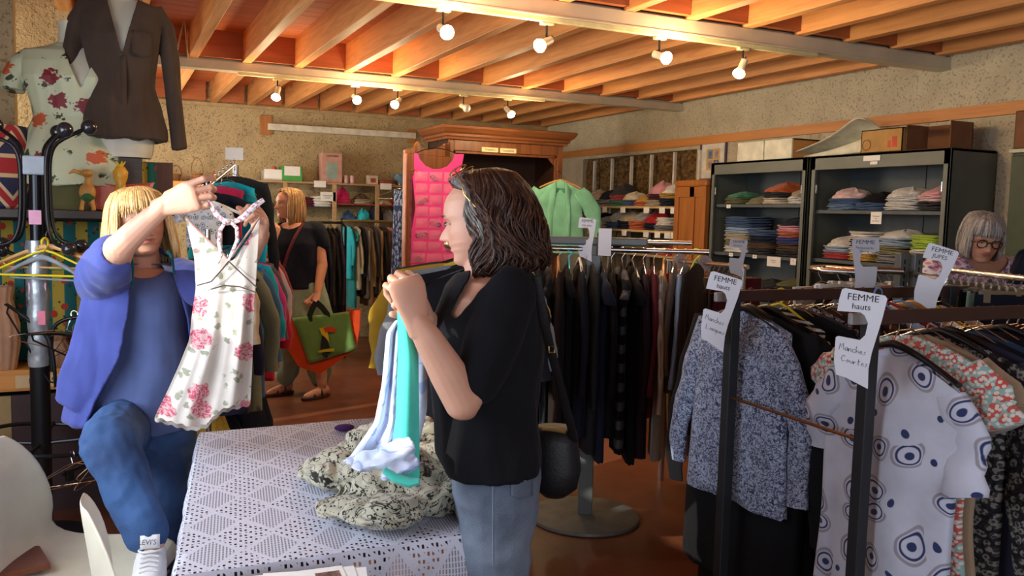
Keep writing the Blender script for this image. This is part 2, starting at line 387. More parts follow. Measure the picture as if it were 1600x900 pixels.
# ceiling: boards, joists, blocking, two steel beams
BOARD = wood('ceiling_boards', 'a8562a', 'c46c38', 0, .8, .6)
m = BOARD
JO = wood('joist_pine', 'b8763c', 'dc9a5a', 1, .7, .55)
BL = wood('blocking_pine', '9c5528', 'b8683a', 0, .7, .6)
cb = MB()
y = YF-.2
while y < YB+.2:
    cb.box((XL-.2, y, 2.815), (XR+.25, min(y+.142, YB+.2), 2.85)); y += .145
struct(cb.build('ceiling', BOARD, smooth=False, bevel=.002))
BY1, BY2 = 4.1, 7.05
xs = [.57+.397*k for k in range(-4, 12)]
rnd = random.Random(5)
for bay, (y0, y1) in enumerate(((YF, BY1-.03), (BY1+.03, BY2-.03), (BY2+.03, YB))):
    off = (0.08, 0, .2)[bay]
    for x in xs:
        x += off*.0+rnd.uniform(-.008, .008)+(0, 0, .04)[bay]
        if x > XR-.02 or x < XL: continue
        if x < -.25 and y0 > 5.2: continue
        a = .034
        struct(MB().box((-a, y0+rnd.uniform(0, .01), 0), (a, y1, .215)).build('trim_ceiling_joist', JO, smooth=False, bevel=.004, loc=(x, 0, 2.6)))
    for (yy, dy) in ((y1-.06, .04), (y0+.0, .04)):
        mb = MB(); lx = XL
        for x in [q for q in xs if q < XR]+[XR+.03]:
            if x-.034 > lx+.034: mb.box((lx+.034, yy, 2.615), (x-.034, yy+dy, 2.815))
            lx = x
        struct(mb.build('trim_joist_blocking', BL, smooth=False))
STW = mat('painted_steel_beam', 'cfc8b0', .35, .15, var=.05, vs=4)
for y, h in ((BY1, .085), (BY2, .07)):
    mb = MB(); mb.box((XL, y-.055, 2.6-h), (XR+.02, y+.055, 2.6-h+.011)); mb.box((XL, y-.004, 2.6-h), (XR+.02, y+.004, 2.62)); mb.box((XL, y-.05, 2.588), (XR+.02, y+.05, 2.6))
    mb.box((XL, y-.052, 2.6-h), (XR+.02, y-.047, 2.598))
    struct(mb.build('trim_steel_beam', STW, smooth=False, bevel=.002))
WT = wood('wall_rail_pine', 'b87338', 'cf8b4c', 1, .6, .5)
z0 = on(0, XR, 1200, 221)[2]; z1 = on(0, XR, 1200, 211)[2]
struct(MB().box((XR-.025, YF, 2.185), (XR, 9.85, 2.262)).build('trim_right', WT, smooth=False, bevel=.002))
struct(MB().box((-.2, YB-.03, 2.565), (XR, YB, 2.6)).build('trim_back', mat('wall_plate_paint', 'b59a70', .7), smooth=False))
# white pipe fixed on two timber blocks on the back wall
pe = empty('wall_conduit', (2.3, YB, 2.38), 0, 'long white boxed conduit fixed high on the back wall', 'conduit')
MB().box((-.72, -.09, -.035), (.98, -.03, .035)).build('duct', mat('duct_white', 'd9d4c4', .5), pe, bevel=.004)
wb = wood('block_wood', '9a6030', 'b3753f', 2, 1, .6)
MB().box((-.80, -.03, -.09), (-.68, -.001, .12)).build('mounting_block', wb, pe, smooth=False)
MB().box((.9, -.03, -.08), (.99, -.001, .08)).build('mounting_block', wb, pe, smooth=False)
# ---------------------------------------------------------------- track spotlights
TRK = mat('track_cream', 'd9cf9e', .45)
BULB = mat('lit_bulb', 'fff3d0', .3, var=0, emis='ffe9b8', es=28)
BULBD = mat('dim_bulb', 'e9e4da', .3, var=0)
POR = mat('porcelain_holder', 'd8cdb4', .4)
def track(y, x0, x1, lab):
    o = MB().box((x0, y-.035-.012, 2.489 if y < 5 else 2.505), (x1, y-.005-.012, 2.515 if y < 5 else 2.53)).build('lighting_track', TRK, bevel=.003)
    tag(o, lab, 'lighting track')
track(BY1, -.3, 3.9, 'lighting track under the near steel beam'); track(BY2, .9, 3.55, 'lighting track under the far steel beam')
def spot(x, y, aim, lit, lab):
    zt = 2.488 if y < 5 else 2.504
    e = empty('track_spotlight', (x, y-.03, zt), 0, lab, 'spotlight', 'ceiling track spotlights')
    MB().box((-.035, -.016, -.014), (.035, .016, 0)).build('adapter', TRK, e, bevel=.002)
    MB().cyl((0, 0, -.014), (0, 0, -.075), .006, 8).build('stem', BLACKM, e)
    a = Vector(aim).normalized(); c = Vector((0, 0, -.1)); q = a*-.035+c
    MB().tube([(0, 0, -.07), tuple(q+Vector((.012, .0, .02))), tuple(q-a*.02), tuple(q)], .0025, 5).build('cable', BLACKM, e)
    MB().tube([tuple(c-a*.04), tuple(c-a*.035), tuple(c+a*.015), tuple(c+a*.03)], [.014, .021, .021, .027], 14).build('lamp_holder', POR, e)
    MB().tube([tuple(c+a*(.022+.056*s_)) for s_ in (0, .25, .5, .75, .9, 1)], [.018, .03, .036, .032, .02, .004], 16).build('bulb', BULB if lit else BULBD, e)
    if lit:
        p = Vector((x, y-.03, zt))+c+a*.13
        light('spot_bulb_light', 'POINT', p, 10.0*lit, (1, .74, .42), shadow_soft_size=.04)
for x, aim, lit, lab in ((1.49, (.1, -1, -.45), 1.2, 'bright spotlight facing forward, leftmost on the near beam'), (2.06, (-.8, -.2, -.45), 1, 'spotlight tilted to the left, second from left on the near beam'),
                         (2.76, (.5, -1, -.4), 1.2, 'bright spotlight facing forward, third from left on the near beam'), (3.34, (-.3, .1, -.8), .25, 'dim small spotlight nearest the right wall on the near beam')):
    spot(x, BY1, aim, lit, lab)
for x, aim, lit, lab in ((1.2, (-.3, -.2, -1), 1, 'spotlight pointing down, leftmost on the far beam'), (1.82, (.1, -1, -.5), 1.2, 'bright forward spotlight, second from left on the far beam'),
                         (2.18, (-.7, -.5, -.7), 1, 'spotlight angled left and down, third from left on the far beam'), (2.77, (.2, -.8, -.3), 0, 'unlit white spotlight on the far beam'),
                         (3.19, (.6, -.4, -.8), 1, 'spotlight above the wardrobe, rightmost on the far beam')):
    spot(x, BY2, aim, lit, lab)
# ---------------------------------------------------------------- grey metal cabinets
CG = mat('cabinet_grey_paint', '62665f', .45, .25, var=.05, vs=5); CGD = mat('cabinet_inner_grey', '4d555a', .5, .2, var=.05)
CX0, CX1 = 4.62, 5.03
def cabinet(y0, y1, shelves, lab):
    e = empty('metal_cabinet', (CX0, y0, 0), 0, lab, 'cabinet', 'grey metal cabinets along the right wall'); w = y1-y0; d = CX1-CX0; H = 1.965
    mb = MB()
    mb.box((0, 0, .0), (d, .02, H)); mb.box((0, w-.02, 0), (d, w, H)); mb.box((0, 0, H-.02), (d, w, H)); mb.box((d-.02, .02, 0), (d, w-.02, H-.02)); mb.box((.02, .02, .0), (d, w-.02, .09))
    mb.box((0, 0, H-.1), (.02, w, H)); mb.box((0, 0, 0), (.02, .05, H)); mb.box((0, w-.05, 0), (.02, w, H)); mb.box((0, 0, 0), (.02, w, .09))
    mb.build('body', [CG], e, smooth=False, bevel=.003)
    ib = MB().box((d-.03, .02, .1), (d-.021, w-.02, H-.03)); ib.box((d-.036, w*.42-.008, .1), (d-.03, w*.42+.008, H-.03)); ib.build('back_panel', CGD, e, smooth=False)
    for z in shelves:
        s_ = MB().box((.03, .022, z-.025), (d-.03, w-.022, z)).build('shelf', CGD, e, smooth=False, bevel=.002)
    for yy in (.058, w-.058):
        for zz in (1.7, .5): MB().cyl((.012, yy, zz), (.012, yy, zz+.06), .007, 8).build('hinge', CHROME, e)
    return e
cabR = cabinet(3.66, 4.82, (.45, .85, 1.23, 1.58), 'grey metal cabinet open at front, nearer the seated woman in glasses')
cabL = cabinet(4.85, 5.97, (.45, .85, 1.22, 1.62), 'grey metal cabinet open at front, beside the tall wooden door')
# ---------------------------------------------------------------- folded clothes
def folded_mesh(seed, kind):
    r = random.Random(seed); mb = MB()
    if kind == 'stack':                        # a garment folded into a soft slab with visible layers
        L = 4; z = 0
        for k in range(L):
            h = .5/L*2*.5; rings = []
            ox, oy = r.uniform(-.03, .03), r.uniform(-.03, .03); ph = r.random()*9
            for (s_, zz) in ((.86, 0), (.98, .25), (1.0, .5), (.97, .78), (.8, 1.0)):
                ring = []
                for j in range(28):
                    a = 2*math.pi*j/28; c, q = math.cos(a), math.sin(a)
                    x = .5*s_*math.copysign(abs(c)**.45, c)+ox; y = .5*s_*math.copysign(abs(q)**.45, q)+oy
                    zw = z+h*zz*(1+.25*mn.noise((x*3+ph, y*3, k*2)))+.11*mn.noise((x*2.6, y*2.6+ph, 5+seed))*(zz > .1 or k > 0)
                    ring.append((x, y, max(0, zw)))
                rings.append(ring)
            mb.loft(rings); z += h*.93
    else:                                      # crumpled / rolled heap
        ph = r.random()*20; rings = []
        for i in range(9):
            t_ = i/8; rad = .5*math.cos(t_*math.pi/2)**.55 if i < 8 else .02
            ring = []
            for j in range(32):
                a = 2*math.pi*j/32; c, q = math.cos(a), math.sin(a)
                n1 = mn.noise((c*1.6+ph, q*1.6, t_*2)); n2 = abs(mn.noise((c*4+ph, q*4, t_*5+ph)))
                rr = rad*(1+.22*n1-.3*n2)
                ring.append((rr*math.copysign(abs(c)**.7, c), rr*math.copysign(abs(q)**.7, q), max(0, t_*.5*(1+.35*mn.noise((c*2, q*2, ph)))-.08*n2*(t_ > .2))))
            rings.append(ring)
        mb.loft(rings)
    return mb
_FM = {}
def folded(kind, i):
    k = (kind, i)
    if k not in _FM:
        o = folded_mesh(i*7+3, kind).build('folded_garment', cloth('888888'), ang=75); _FM[k] = o.data; bpy.data.objects.remove(o)
    return _FM[k]
def put_folded(x, y, z, w, d, h, rz, m, label, group, kind='stack', var=0, name='folded_garment', cat='folded clothes'):
    o = bpy.data.objects.new(name, folded(kind, var % 5)); COL.objects.link(o)
    o.location = (x, y, z); o.scale = (d, w, h*2); o.rotation_euler = (0, 0, rz)
    o.material_slots[0].link = 'OBJECT'; o.material_slots[0].material = m
    return tag(o, label, cat, group)
CN = {'navy': '20283c', 'dark grey': '3a3a3e', 'black': '17171b', 'white': 'dcdad6', 'grey': '83858c', 'beige': 'b5a88e', 'red': 'b02a30', 'denim blue': '3f5f8c', 'pale blue': '9db4cf',
      'pink': 'd99aa6', 'orange': 'c8602c', 'mustard': 'c09a35', 'green': '3d8a68', 'olive': '6a6a40', 'brown': '5a4334', 'cream': 'd8ceb4', 'burgundy': '5e2030', 'lime': 'a9c92c', 'royal blue': '2c3c8e', 'taupe': '8a7a6a', 'faded blue': '6f8fb4', 'pale pink': 'e4c3c4', 'striped grey': '8f8f95', 'teal': '1f7f86', 'turquoise': '26b6c9', 'khaki': '85805c'}
def cm(c):
    if c == 'striped grey': return cloth('d0d0d0', 'stripes', '55555c', sc=2.5)
    return cloth(CN[c])
# ---------------------------------------------------------------- shelves on the right wall with uprights, piles and labels
UPR = mat('upright_white', 'dedbd0', .4)
SHW = wood('shelf_board', 'b59a6a', 'cdb585', 1, .6, .6, knots=False)
for i, px in enumerate((925, 952, 982, 1013, 1049, 1088)):
    y = on(0, 5.0, px, 290)[1]
    o = MB().box((5.015, y-.014, .3), (5.045, y+.014, on(0, 5.02, px, (252, 248, 245, 242, 238, 235)[i])[2])).build('shelf_upright', UPR, smooth=False, bevel=.002)
    tag(o, '%s white metal upright from the left on the exposed stone wall' % ORD[i], 'shelf upright', 'white uprights on the stone wall')
SX0 = 4.66
def label_card(parent, loc, w=.1, h=.05, txt=None, rot=(math.radians(90), 0, math.radians(-90)), ts=.016):
    a = .0006
    c = MB().box((-a, -w/2, -h), (a, w/2, 0)).build('label_card', PAPER, parent, smooth=False); c.location = loc
    if txt:
        for k, line in enumerate(txt.split('|')):
            text('lettering', line, ts, INK, c, (-a-.0004, 0, -h*.3-ts*.6-k*ts*1.1), rot, .0001)
    return c
SHZ = (1.60, 1.37, 1.14, .8)
names = ('top', 'middle', 'third', 'bottom')
cr = random.Random(11)
pal = {0: ['red', 'pink', 'white', 'grey', 'green', 'denim blue', 'orange', 'beige', 'navy', 'red', 'cream', 'mustard', 'burgundy', 'mustard', 'dark grey', 'pale blue'],
       1: ['pink', 'white', 'green', 'pale pink', 'denim blue', 'navy', 'orange', 'navy', 'grey', 'striped grey', 'beige', 'striped grey', 'red', 'white', 'dark grey', 'pale blue'],
       2: ['black', 'navy', 'black', 'lime', 'black', 'khaki', 'olive', 'khaki', 'red', 'brown', 'dark grey', 'burgundy', 'beige'], 3: ['black', 'navy', 'dark grey', 'brown', 'black']}
for k, z in enumerate(SHZ):
    o = MB().box((SX0, 6.47, z-.022), (5.012, 8.86, z)).build('wall_shelf', SHW, smooth=False, bevel=.002)
    tag(o, 'long wooden shelf board of folded clothes by the stone wall, %s board' % names[k] if k < 3 else 'lowest long wooden shelf board by the stone wall', 'shelf', 'wooden shelves along the stone wall')
    if k == 3: continue
    ys = {0: (8.35, 8.14, 7.93, 7.75, 7.4, 6.98, 6.72, 6.54), 1: (8.05, 7.8, 7.36, 6.97, 6.78, 6.62, 6.52)}.get(k, ())
    for y in ys: label_card(o, (SX0-.002, y, z-.012), .09, .055)
    n = 2 if k < 2 else 1
    seq = pal[k]; yy = 8.72; i = 0
    while yy > 6.68:
        w = cr.uniform(.19, .28); zz = z; lay = n+(1 if (k == 0 and yy < 7.9 and cr.random() < .7) else 0)
        for l in range(lay):
            c = seq[(i+l*5) % len(seq)]; h = cr.uniform(.05, .085); kd = 'heap' if l == lay-1 and cr.random() < .85 else 'stack'
            if kd == 'heap': h *= 1.35
            if zz+h > (2.0, 1.56, 1.33)[k]: break
            pos = 'leftmost pile' if i == 0 else '%s pile from left' % ORD[i]
            put_folded(SX0+.17+cr.uniform(-.02, .01), yy-w/2, zz+.0005, w*1.04, .3, h, cr.uniform(-.3, .3), cm(c), '%s folded garment, %s up in the %s, %s wall shelf' % (c, ORD[l], pos, names[k]), 'folded clothes on the wall shelves', kd, cr.randrange(5))
            zz += h*.93
        yy -= w; i += 1
# ---------------------------------------------------------------- clothes in the grey cabinets
CB = [  # cabinet, shelf z, place, list of (y_px_x, w, colours bottom to top)
  ('left cabinet top shelf', 1.622, [(5.73, .26, ['olive', 'green']), (5.5, .24, ['khaki']), (5.27, .26, ['cream', 'dark grey', 'orange']), (5.02, .2, ['white', 'beige'])]),
  ('left cabinet middle shelf', 1.222, [(5.7, .3, ['white', 'khaki', 'beige', 'pale blue', 'denim blue', 'denim blue']), (5.4, .3, ['dark grey', 'brown', 'navy', 'denim blue']), (5.08, .28, ['dark grey', 'brown', 'royal blue', 'orange', 'pink', 'navy'])]),
  ('left cabinet lower shelf', .852, [(5.7, .3, ['navy', 'black', 'navy']), (5.4, .3, ['grey', 'navy', 'dark grey']), (5.08, .28, ['brown', 'burgundy', 'dark grey', 'olive'])]),
  ('right cabinet top shelf', 1.582, [(4.58, .27, ['faded blue', 'denim blue', 'pale pink']), (4.33, .24, ['denim blue', 'black']), (4.08, .26, ['white', 'white', 'white']), (3.82, .22, ['dark grey', 'pale pink', 'pink'])]),
  ('right cabinet middle shelf', 1.232, [(4.6, .26, ['red', 'pale blue', 'white']), (4.37, .24, ['mustard', 'white', 'black', 'white']), (4.12, .26, ['grey', 'khaki', 'pale blue', 'white']), (3.85, .26, ['dark grey', 'white', 'lime', 'lime'])]),
  ('right cabinet lower shelf', .852, [(4.5, .3, ['navy', 'black', 'navy']), (4.15, .3, ['black', 'dark grey'])])]
for place, z, piles in CB:
    for i, (y, w, cs) in enumerate(piles):
        zz = z+.001
        for l, c in enumerate(cs):
            h = cr.uniform(.042, .062); kd = 'heap' if (l == len(cs)-1 and cr.random() < .75) else 'stack'; kd = kd if True else 'stack'
            pos = 'alone in' if len(cs) == 1 else ('at the bottom of' if l == 0 else ('on top of' if l == len(cs)-1 else '%s layer of' % ORD[l]))
            put_folded(CX0+.2, y, zz, w, .32, h*(1.25 if kd == 'heap' else 1), cr.uniform(-.25, .25), cm(c), '%s folded garment %s %s pile from left, %s' % (c, pos, ORD[i], place), 'folded clothes in the grey cabinets', kd, cr.randrange(5))
            zz += h*.93
for cab, cards in ((cabL, ((.9, 1.615, .05, .028, '42'), (.84, 1.22, .05, .03, '40'), (.55, 1.22, .05, .03, '40'), (.33, 1.215, .15, .075, 'Pantalons|homme'), (.12, 1.215, .06, .05, '42'))),
                   (cabR, ((.60, 1.945, .14, .035, None), (.58, 1.905, .06, .02, None), (.56, 1.57, .09, .08, 'Pantalons|de|grossesse')))):
    y0 = cab.location.y
    for (y, z, w, h, tx) in cards: label_card(cab, (-.004 if z > 1.9 else .026, y, z), w, h, tx, ts=.014)
# ---------------------------------------------------------------- wooden cupboard standing between the shelves and the cabinets
HW = wood('honey_pine', '9c5a26', 'b9722f', 2, .8, .35, coat=.2)
e = empty('wooden_cupboard', (4.6, 6.0, 0), 0, 'orange-brown panelled wooden cupboard left of the grey cabinets', 'cupboard')
MB().box((.03, 0, 0), (.42, .45, 1.77)).build('body', HW, e, smooth=False, bevel=.004)
MB().box((0, -.005, 1.77), (.43, .46, 1.83)).build('top_board', HW, e, smooth=False, bevel=.018)
d = MB(); d.box((0, .0, .05), (.03, .06, 1.77)); d.box((0, .19-.03, .05), (.032, .23, 1.77)); d.box((0, .39, .05), (.03, .45, 1.77)); d.box((.0, .06, 1.68), (.03, .39, 1.77)); d.box((0, .06, .05), (.03, .39, .15)); d.box((.015, .05, .1), (.03, .4, 1.7))
d.build('door', HW, e, smooth=False, bevel=.003)
# ---------------------------------------------------------------- framed picture
e = empty('framed_picture', (XR-.002, 6.48, 1.90), 0, 'small violet-framed picture of four cartoon panels on the right wall', 'picture')
py0, py1 = -.18, .2
f = MB(); h0, h1 = -.05, .31
for a, b2 in (((-.02, py0, h0), (0, py0+.018, h1)), ((-.02, py1-.018, h0), (0, py1, h1)), ((-.02, py0, h0), (0, py1, h0+.018)), ((-.02, py0, h1-.018), (0, py1, h1))): f.box(a, b2)
f.build('frame', mat('violet_frame', '5b4a6a', .4), e, smooth=False, bevel=.002)
MB().box((-.008, py0+.01, h0+.01), (-.001, py1-.01, h1-.01)).build('mat_board', mat('mat_board', 'd8d4cc', .8), e, smooth=False)
mm = [mat('print_yellow', 'd8c060', .7), mat('print_blue', '5c74a8', .7), mat('print_pink', 'c99a94', .7), mat('print_grey', '8e9298', .7)]
pr = MB(); pr.m(0).box((-.0095, py0+.09, h0+.09), (-.0085, py1-.09, h1-.07))
rr = random.Random(3)
for a in range(2):
    for b2 in range(2):
        yy = py0+.105+a*.09; zz = h0+.1+b2*.095
        pr.m(1+(a+b2) % 3).box((-.0103, yy, zz), (-.0096, yy+.075, zz+.085))
        pr.m(1+(a+b2+1) % 3).prism([(yy+.035+.022*math.cos(t_)*(1+.3*math.sin(3*t_)), zz+.04+.032*math.sin(t_)) for t_ in (2*math.pi*q/14 for q in range(14))], 0, -.0112, -.0104)
pr.build('print', mm, e, smooth=False)
# ---------------------------------------------------------------- things on top of the cabinets
CARD = mat('cardboard', 'b98f54', .85, var=.06); CARDD = mat('cardboard_dark', '7d5334', .85, var=.06); MELW = mat('melamine_white', 'e3dfc6', .4)
def carton(loc, dx, dy, dz, m, lab, rz=0, flap=None, marks=None, open_side=False):
    e = empty('cardboard_box', loc, rz, lab, 'box', 'boxes on top of the grey cabinets'); t_ = .006
    b = MB(); b.box((0, 0, 0), (dx, dy, t_)); b.box((0, 0, 0), (dx, t_, dz)); b.box((0, dy-t_, 0), (dx, dy, dz)); b.box((dx-t_, 0, 0), (dx, dy, dz))
    if not open_side: b.box((0, 0, 0), (t_, dy, dz))
    b.box((0, 0, dz-t_), (dx, dy, dz)) if not flap else None
    b.build('body', m, e, smooth=False)
    if flap:
        for (a, b2, M) in flap: MB().box(a, b2, M).build('flap', m, e, smooth=False)
    if marks:
        k = MB()
        for q in marks: k.box(*q)
        k.build('printed_mark', mat('red_print', 'c8593a', .8), e, smooth=False)
    return e
e = empty('drawer_box', (4.66, 5.05, 1.966), 0, 'shallow box with white front and brown wood side on the left cabinet', 'box', None)
MB().box((0, 0, 0), (.3, .62, .012)).box((.0, .0, .012), (.3, .012, .15)).box((0, .608, .012), (.3, .62, .15)).box((.288, 0, .012), (.3, .62, .15)).box((.0, .0, .14), (.3, .62, .15)).build('body', wood('drawer_side', 'a8713a', 'c08a4e', 0, 1, .6, knots=False), e, smooth=False)
MB().box((-.014, .31, 0), (0, .62, .15)).box((-.014, .0, 0), (0, .30, .15)).build('front', MELW, e, smooth=False, bevel=.002)
carton((4.66, 4.06, 1.966), .34, .34, .155, CARD, 'tan cardboard box with red and black printed marks on the cabinets', marks=[((-.001, .04, .03), (0, .08, .1)), ((-.001, .09, .03), (0, .115, .075))])
k = MB(); k.tube([(-.002, .29+.035*math.cos(t_), .055+.035*math.sin(t_)) for t_ in (2*math.pi*q/20 for q in range(21))], .002, 5)
k.build('round_stamp', mat('brown_print', '6a4a2c', .8), COL.objects[-1] if False else [o for o in COL.objects if o.get('label', '').startswith('tan cardboard box with red')][0])
carton((4.68, 3.72, 1.966), .2, .33, .17, CARDD, 'open cardboard box with dark inside, near the cabinet corner', open_side=True, flap=[((-.12, .0, .165), (0.0, .33, .17), Matrix.Rotation(math.radians(-8), 4, 'Y'))])
carton((4.74, 3.3, 1.9), .28, .34, .22, CARDD, 'brown cardboard box with clear tape at the right end of the boxes', rz=.05, marks=None)
tp = [o for o in COL.objects if o.get('label', '').startswith('brown cardboard box with clear')][0]; tp.location = (4.74, 3.33, 2.0)
MB().box((-.001, .05, .12), (0, .25, .17)).build('tape', mat('clear_tape', 'b0a89c', .2), tp, smooth=False)
tp.location.z = 1.966; tp.location.y = 3.67; tp.location.x = 4.93-.0; tp.location.y = 3.3; tp.location.z = 1.966; tp.scale = (.4, 1, 1)
# white moulded piece leaning on the boxes (swept fin)
e = empty('white_moulded_seat', (4.8, 4.56, 1.966), 0, 'white moulded plastic seat with a swept fin lying on the cabinets', 'plastic seat')
rows = []
prof = [(.62, .0, .045), (.5, .02, .07), (.38, .04, .10), (.25, .06, .14), (.15, .1, .19), (.07, .14, .235), (.0, .19, .26), (-.06, .2, .23)]
for (yy, zb, zt) in prof: rows.append([(-.12+.24*(q/9)+.03*math.sin(q/9*3.14), yy-.1, (zt-.0)*(.35+.65*abs(math.cos(q/9*3.1416*.5)))) for q in range(10)])
MB().grid(rows).build('shell', MELW, e, sub=1, solid=.012)
rows = []
MB().loft([[(-.04+.08*c_, yy-.1, z_) for (c_, z_) in ((0, .002), (1, .002), (1, zt*.55), (0, zt*.55))] for (yy, zb, zt) in prof]).build('fin', MELW, e, sub=1)
# ---------------------------------------------------------------- shelf unit along the back wall
PW = wood('pale_pine', 'a5825a', 'c2a077', 0, .7, .6)
OR = wood('orange_pine', 'a86a2c', 'c8873f', 0, .7, .5)
e = empty('back_shelf_unit', (0, 0, 0), 0, 'long open wooden shelf unit with bric-a-brac along the back wall', 'shelf unit')
MB().box((1.1, 9.58, 1.765), (3.35, 9.88, 1.785)).build('shelf', PW, e, smooth=False)
MB().box((2.26, 9.58, 1.545), (3.35, 9.88, 1.56)).build('shelf', wood('reddish_shelf', '8a3a26', 'a84a30', 0, 1, .5, knots=False), e, smooth=False)
MB().box((1.1, 9.58, 1.5), (2.26, 9.88, 1.515)).build('shelf', mat('dark_shelf', '3a3230', .6), e, smooth=False)
for x in (1.1, 1.7, 2.24, 2.73, 3.3): MB().box((x, 9.56, 0), (x+.04, 9.6, 1.765)).build('upright', PW, e, smooth=False)
MB().box((1.1, 9.58, 1.2), (2.26, 9.88, 1.215)).build('shelf', mat('dark_shelf', '3a3230', .6), e, smooth=False)
for (x, z, tx) in ((2.03, 1.80, None), (2.1, 1.68, 'Chaussettes|homme'), (2.78, 1.80, None), (3.06, 1.785, '1 franc')):
    a = MB().box((0, 0, -.1 if tx and '|' in tx else -.07), (.17 if tx and '|' in tx else .13, .002, 0)).build('label_card', PAPER, e, smooth=False, loc=(x, 9.56, z))
    if tx:
        for kk, ln in enumerate(tx.split('|')): text('lettering', ln, .022, INK, a, (.08 if '|' in tx else .065, -.001, -.045-kk*.025), (math.pi/2, 0, 0), .0001)
o = MB().box((.42, 9.58, 1.66), (1.05, 9.88, 1.745)).build('wooden_ledge', OR, smooth=False, bevel=.003); tag(o, 'thick orange pine ledge holding baskets on the back wall', 'ledge')
def basket(x, z, r, h, hh, c, lab):
    e = empty('wicker_basket', (x, 9.7, z), 0, lab, 'basket', 'wicker baskets on the back ledge')
    m_ = cloth(c, 'stripes', '5a3c20', sc=3); b = MB()
    b.loft([[(rr*math.cos(a), rr*math.sin(a)*.8, zz) for a in (2*math.pi*q/18 for q in range(18))] for rr, zz in ((r*.7, 0), (r, h), (r*1.05, h), (r*.93, h-.004), (r*.64, .01))]); b.build('body', m_, e)
    MB().tube([(r*math.cos(a), 0, h+hh*math.sin(a)) for a in (math.pi*q/14 for q in range(15))], .004, 5).build('handle', m_, e)
basket(.62, 1.746, .055, .07, .09, '7a5530', 'small dark wicker basket on the ledge'); basket(.83, 1.746, .06, .09, .16, 'a87440', 'wicker basket with a tall hooped handle on the ledge')
basket(.5, 1.746, .05, .09, .05, '6e4c2a', 'low brown basket at the left end of the ledge')
o = MB().loft([[(rr*math.cos(a), rr*math.sin(a), zz) for a in (2*math.pi*q/16 for q in range(16))] for rr, zz in ((.05, 0), (.055, .02), (.035, .045), (.02, .07), (.006, .09), (.005, .12))]).build('red_oil_lamp', mat('red_glaze', 'b8202a', .3), loc=(1.0, 9.7, 1.746))
tag(o, 'small red conical ornament on the orange ledge', 'ornament')
def simple_box(name, x, z, w, d, h, m_, lab, cat, y=9.7, lid=None, card=None, bev=.004):
    e = empty(name, (x, y, z), 0, lab, cat)
    MB().box((-w/2, -d/2, 0), (w/2, d/2, h)).build('body', m_, e, smooth=False, bevel=bev)
    if card: MB().box((-card[0]/2, -d/2-.002, card[1]), (card[0]/2, -d/2, card[2])).build('front_label', card[3], e, smooth=False)
    return e
Z2 = 1.786
e = empty('carafe', (1.62, 9.68, Z2), 0, 'small clear glass jar left of the green crate', 'jar')
MB().loft([[(rr*math.cos(a), rr*math.sin(a), zz) for a in (2*math.pi*q/16 for q in range(16))] for rr, zz in ((.04, 0), (.05, .03), (.05, .08), (.03, .1), (.032, .12))]).build('body', mat('clear_glass', 'dfe6e4', .05, alpha=.35, var=0), e)
MB().ball((0, 0, .13), .03, 10, 8).build('lid', mat('red_pink', 'c8655c', .5), e)
simple_box('plastic_crate', 2.02-.22, Z2, .22, .2, .16, mat('crate_green', '2f9a3a', .35), 'bright green plastic crate with a white notice on the back shelf', 'crate', card=(.17, .06, .16, PAPER))
simple_box('paper_tub', 1.6, Z2, .2, .18, .11, mat('tub_clear', 'b8b4a8', .4), 'clear tub with a white notice left of the green crate', 'tub', card=(.19, .02, .12, PAPER))
o = simple_box('appliance_box', 2.27-.03, Z2, .23, .16, .33, mat('box_pink', 'c79788', .6), 'tall pink boxed appliance carton on the back shelf', 'carton', card=(.12, .04, .22, mat('box_pic', '8fa8a0', .5)))
text('lettering', 'CAFETIERE', .03, INK, o, (0, -.084, .285), (math.pi/2, 0, 0), .0002)
for i, x in enumerate((2.41, 2.48)):
    e = MB().loft([[(rr*math.cos(a), rr*math.sin(a), zz) for a in (2*math.pi*q/14 for q in range(14))] for rr, zz in ((.026, 0), (.03, .01), (.03, .085), (.026, .09))]).build('jar', mat('pink_jar', 'cfa8a4', .3), loc=(x, 9.66, Z2)); tag(e, 'pale pink pot %s the pink carton' % ('right beside', 'second to the right of')[i], 'jar', 'two pale pink pots')
simple_box('white_carton', 2.72, Z2, .12, .1, .1, mat('carton_cream', 'd2c8b4', .7), 'small cream carton with red picture on the back shelf', 'carton', card=(.06, .02, .07, mat('red_pic', 'a8453c', .6)))
for i in range(4): put_folded(2.9, 9.7, Z2+i*.014, .19, .2, .015, 0, cm(('white', 'red', 'orange', 'red')[i]), '%s flat cloth, %s layer of the thin pile beside the blue tub' % (('white', 'red', 'orange', 'deep red')[i], ORD[i]), 'thin folded cloths on the back shelf')
e = empty('plastic_tub', (3.08, 9.68, Z2), 0, 'blue translucent plastic tub on the back shelf', 'tub')
MB().loft([[(rr*math.cos(a), rr*math.sin(a)*.8, zz) for a in (2*math.pi*q/24 for q in range(24))] for rr, zz in ((.07, 0), (.085, .02), (.11, .11), (.1, .11), (.08, .03))]).build('body', mat('tub_blue', '6d8aa0', .2), e)
MB().loft([[(rr*math.cos(a), rr*math.sin(a)*.8, zz) for a in (2*math.pi*q/24 for q in range(24))] for rr, zz in ((.117, .105), (.12, .125), (.1, .13))]).build('lid', mat('tub_lid', '4f7088', .3), e)
e = empty('yellow_toy', (3.27, 9.62, Z2), 0, 'yellow toy with a round black and yellow disc by the blue tub', 'toy')
MB().ball((0, 0, .04), (.06, .04, .04), 14, 8).build('body', mat('cream_yellow', 'd8cf96', .5), e); MB().cyl((.04, -.05, .055), (.04, -.03, .055), .045, 18).build('disc', mat('toy_yellow', 'd8b83a', .4), e); MB().cyl((.04, -.052, .055), (.04, -.049, .055), .02, 14).build('disc_centre', mat('toy_black', '1a1a1a', .5, var=0), e)
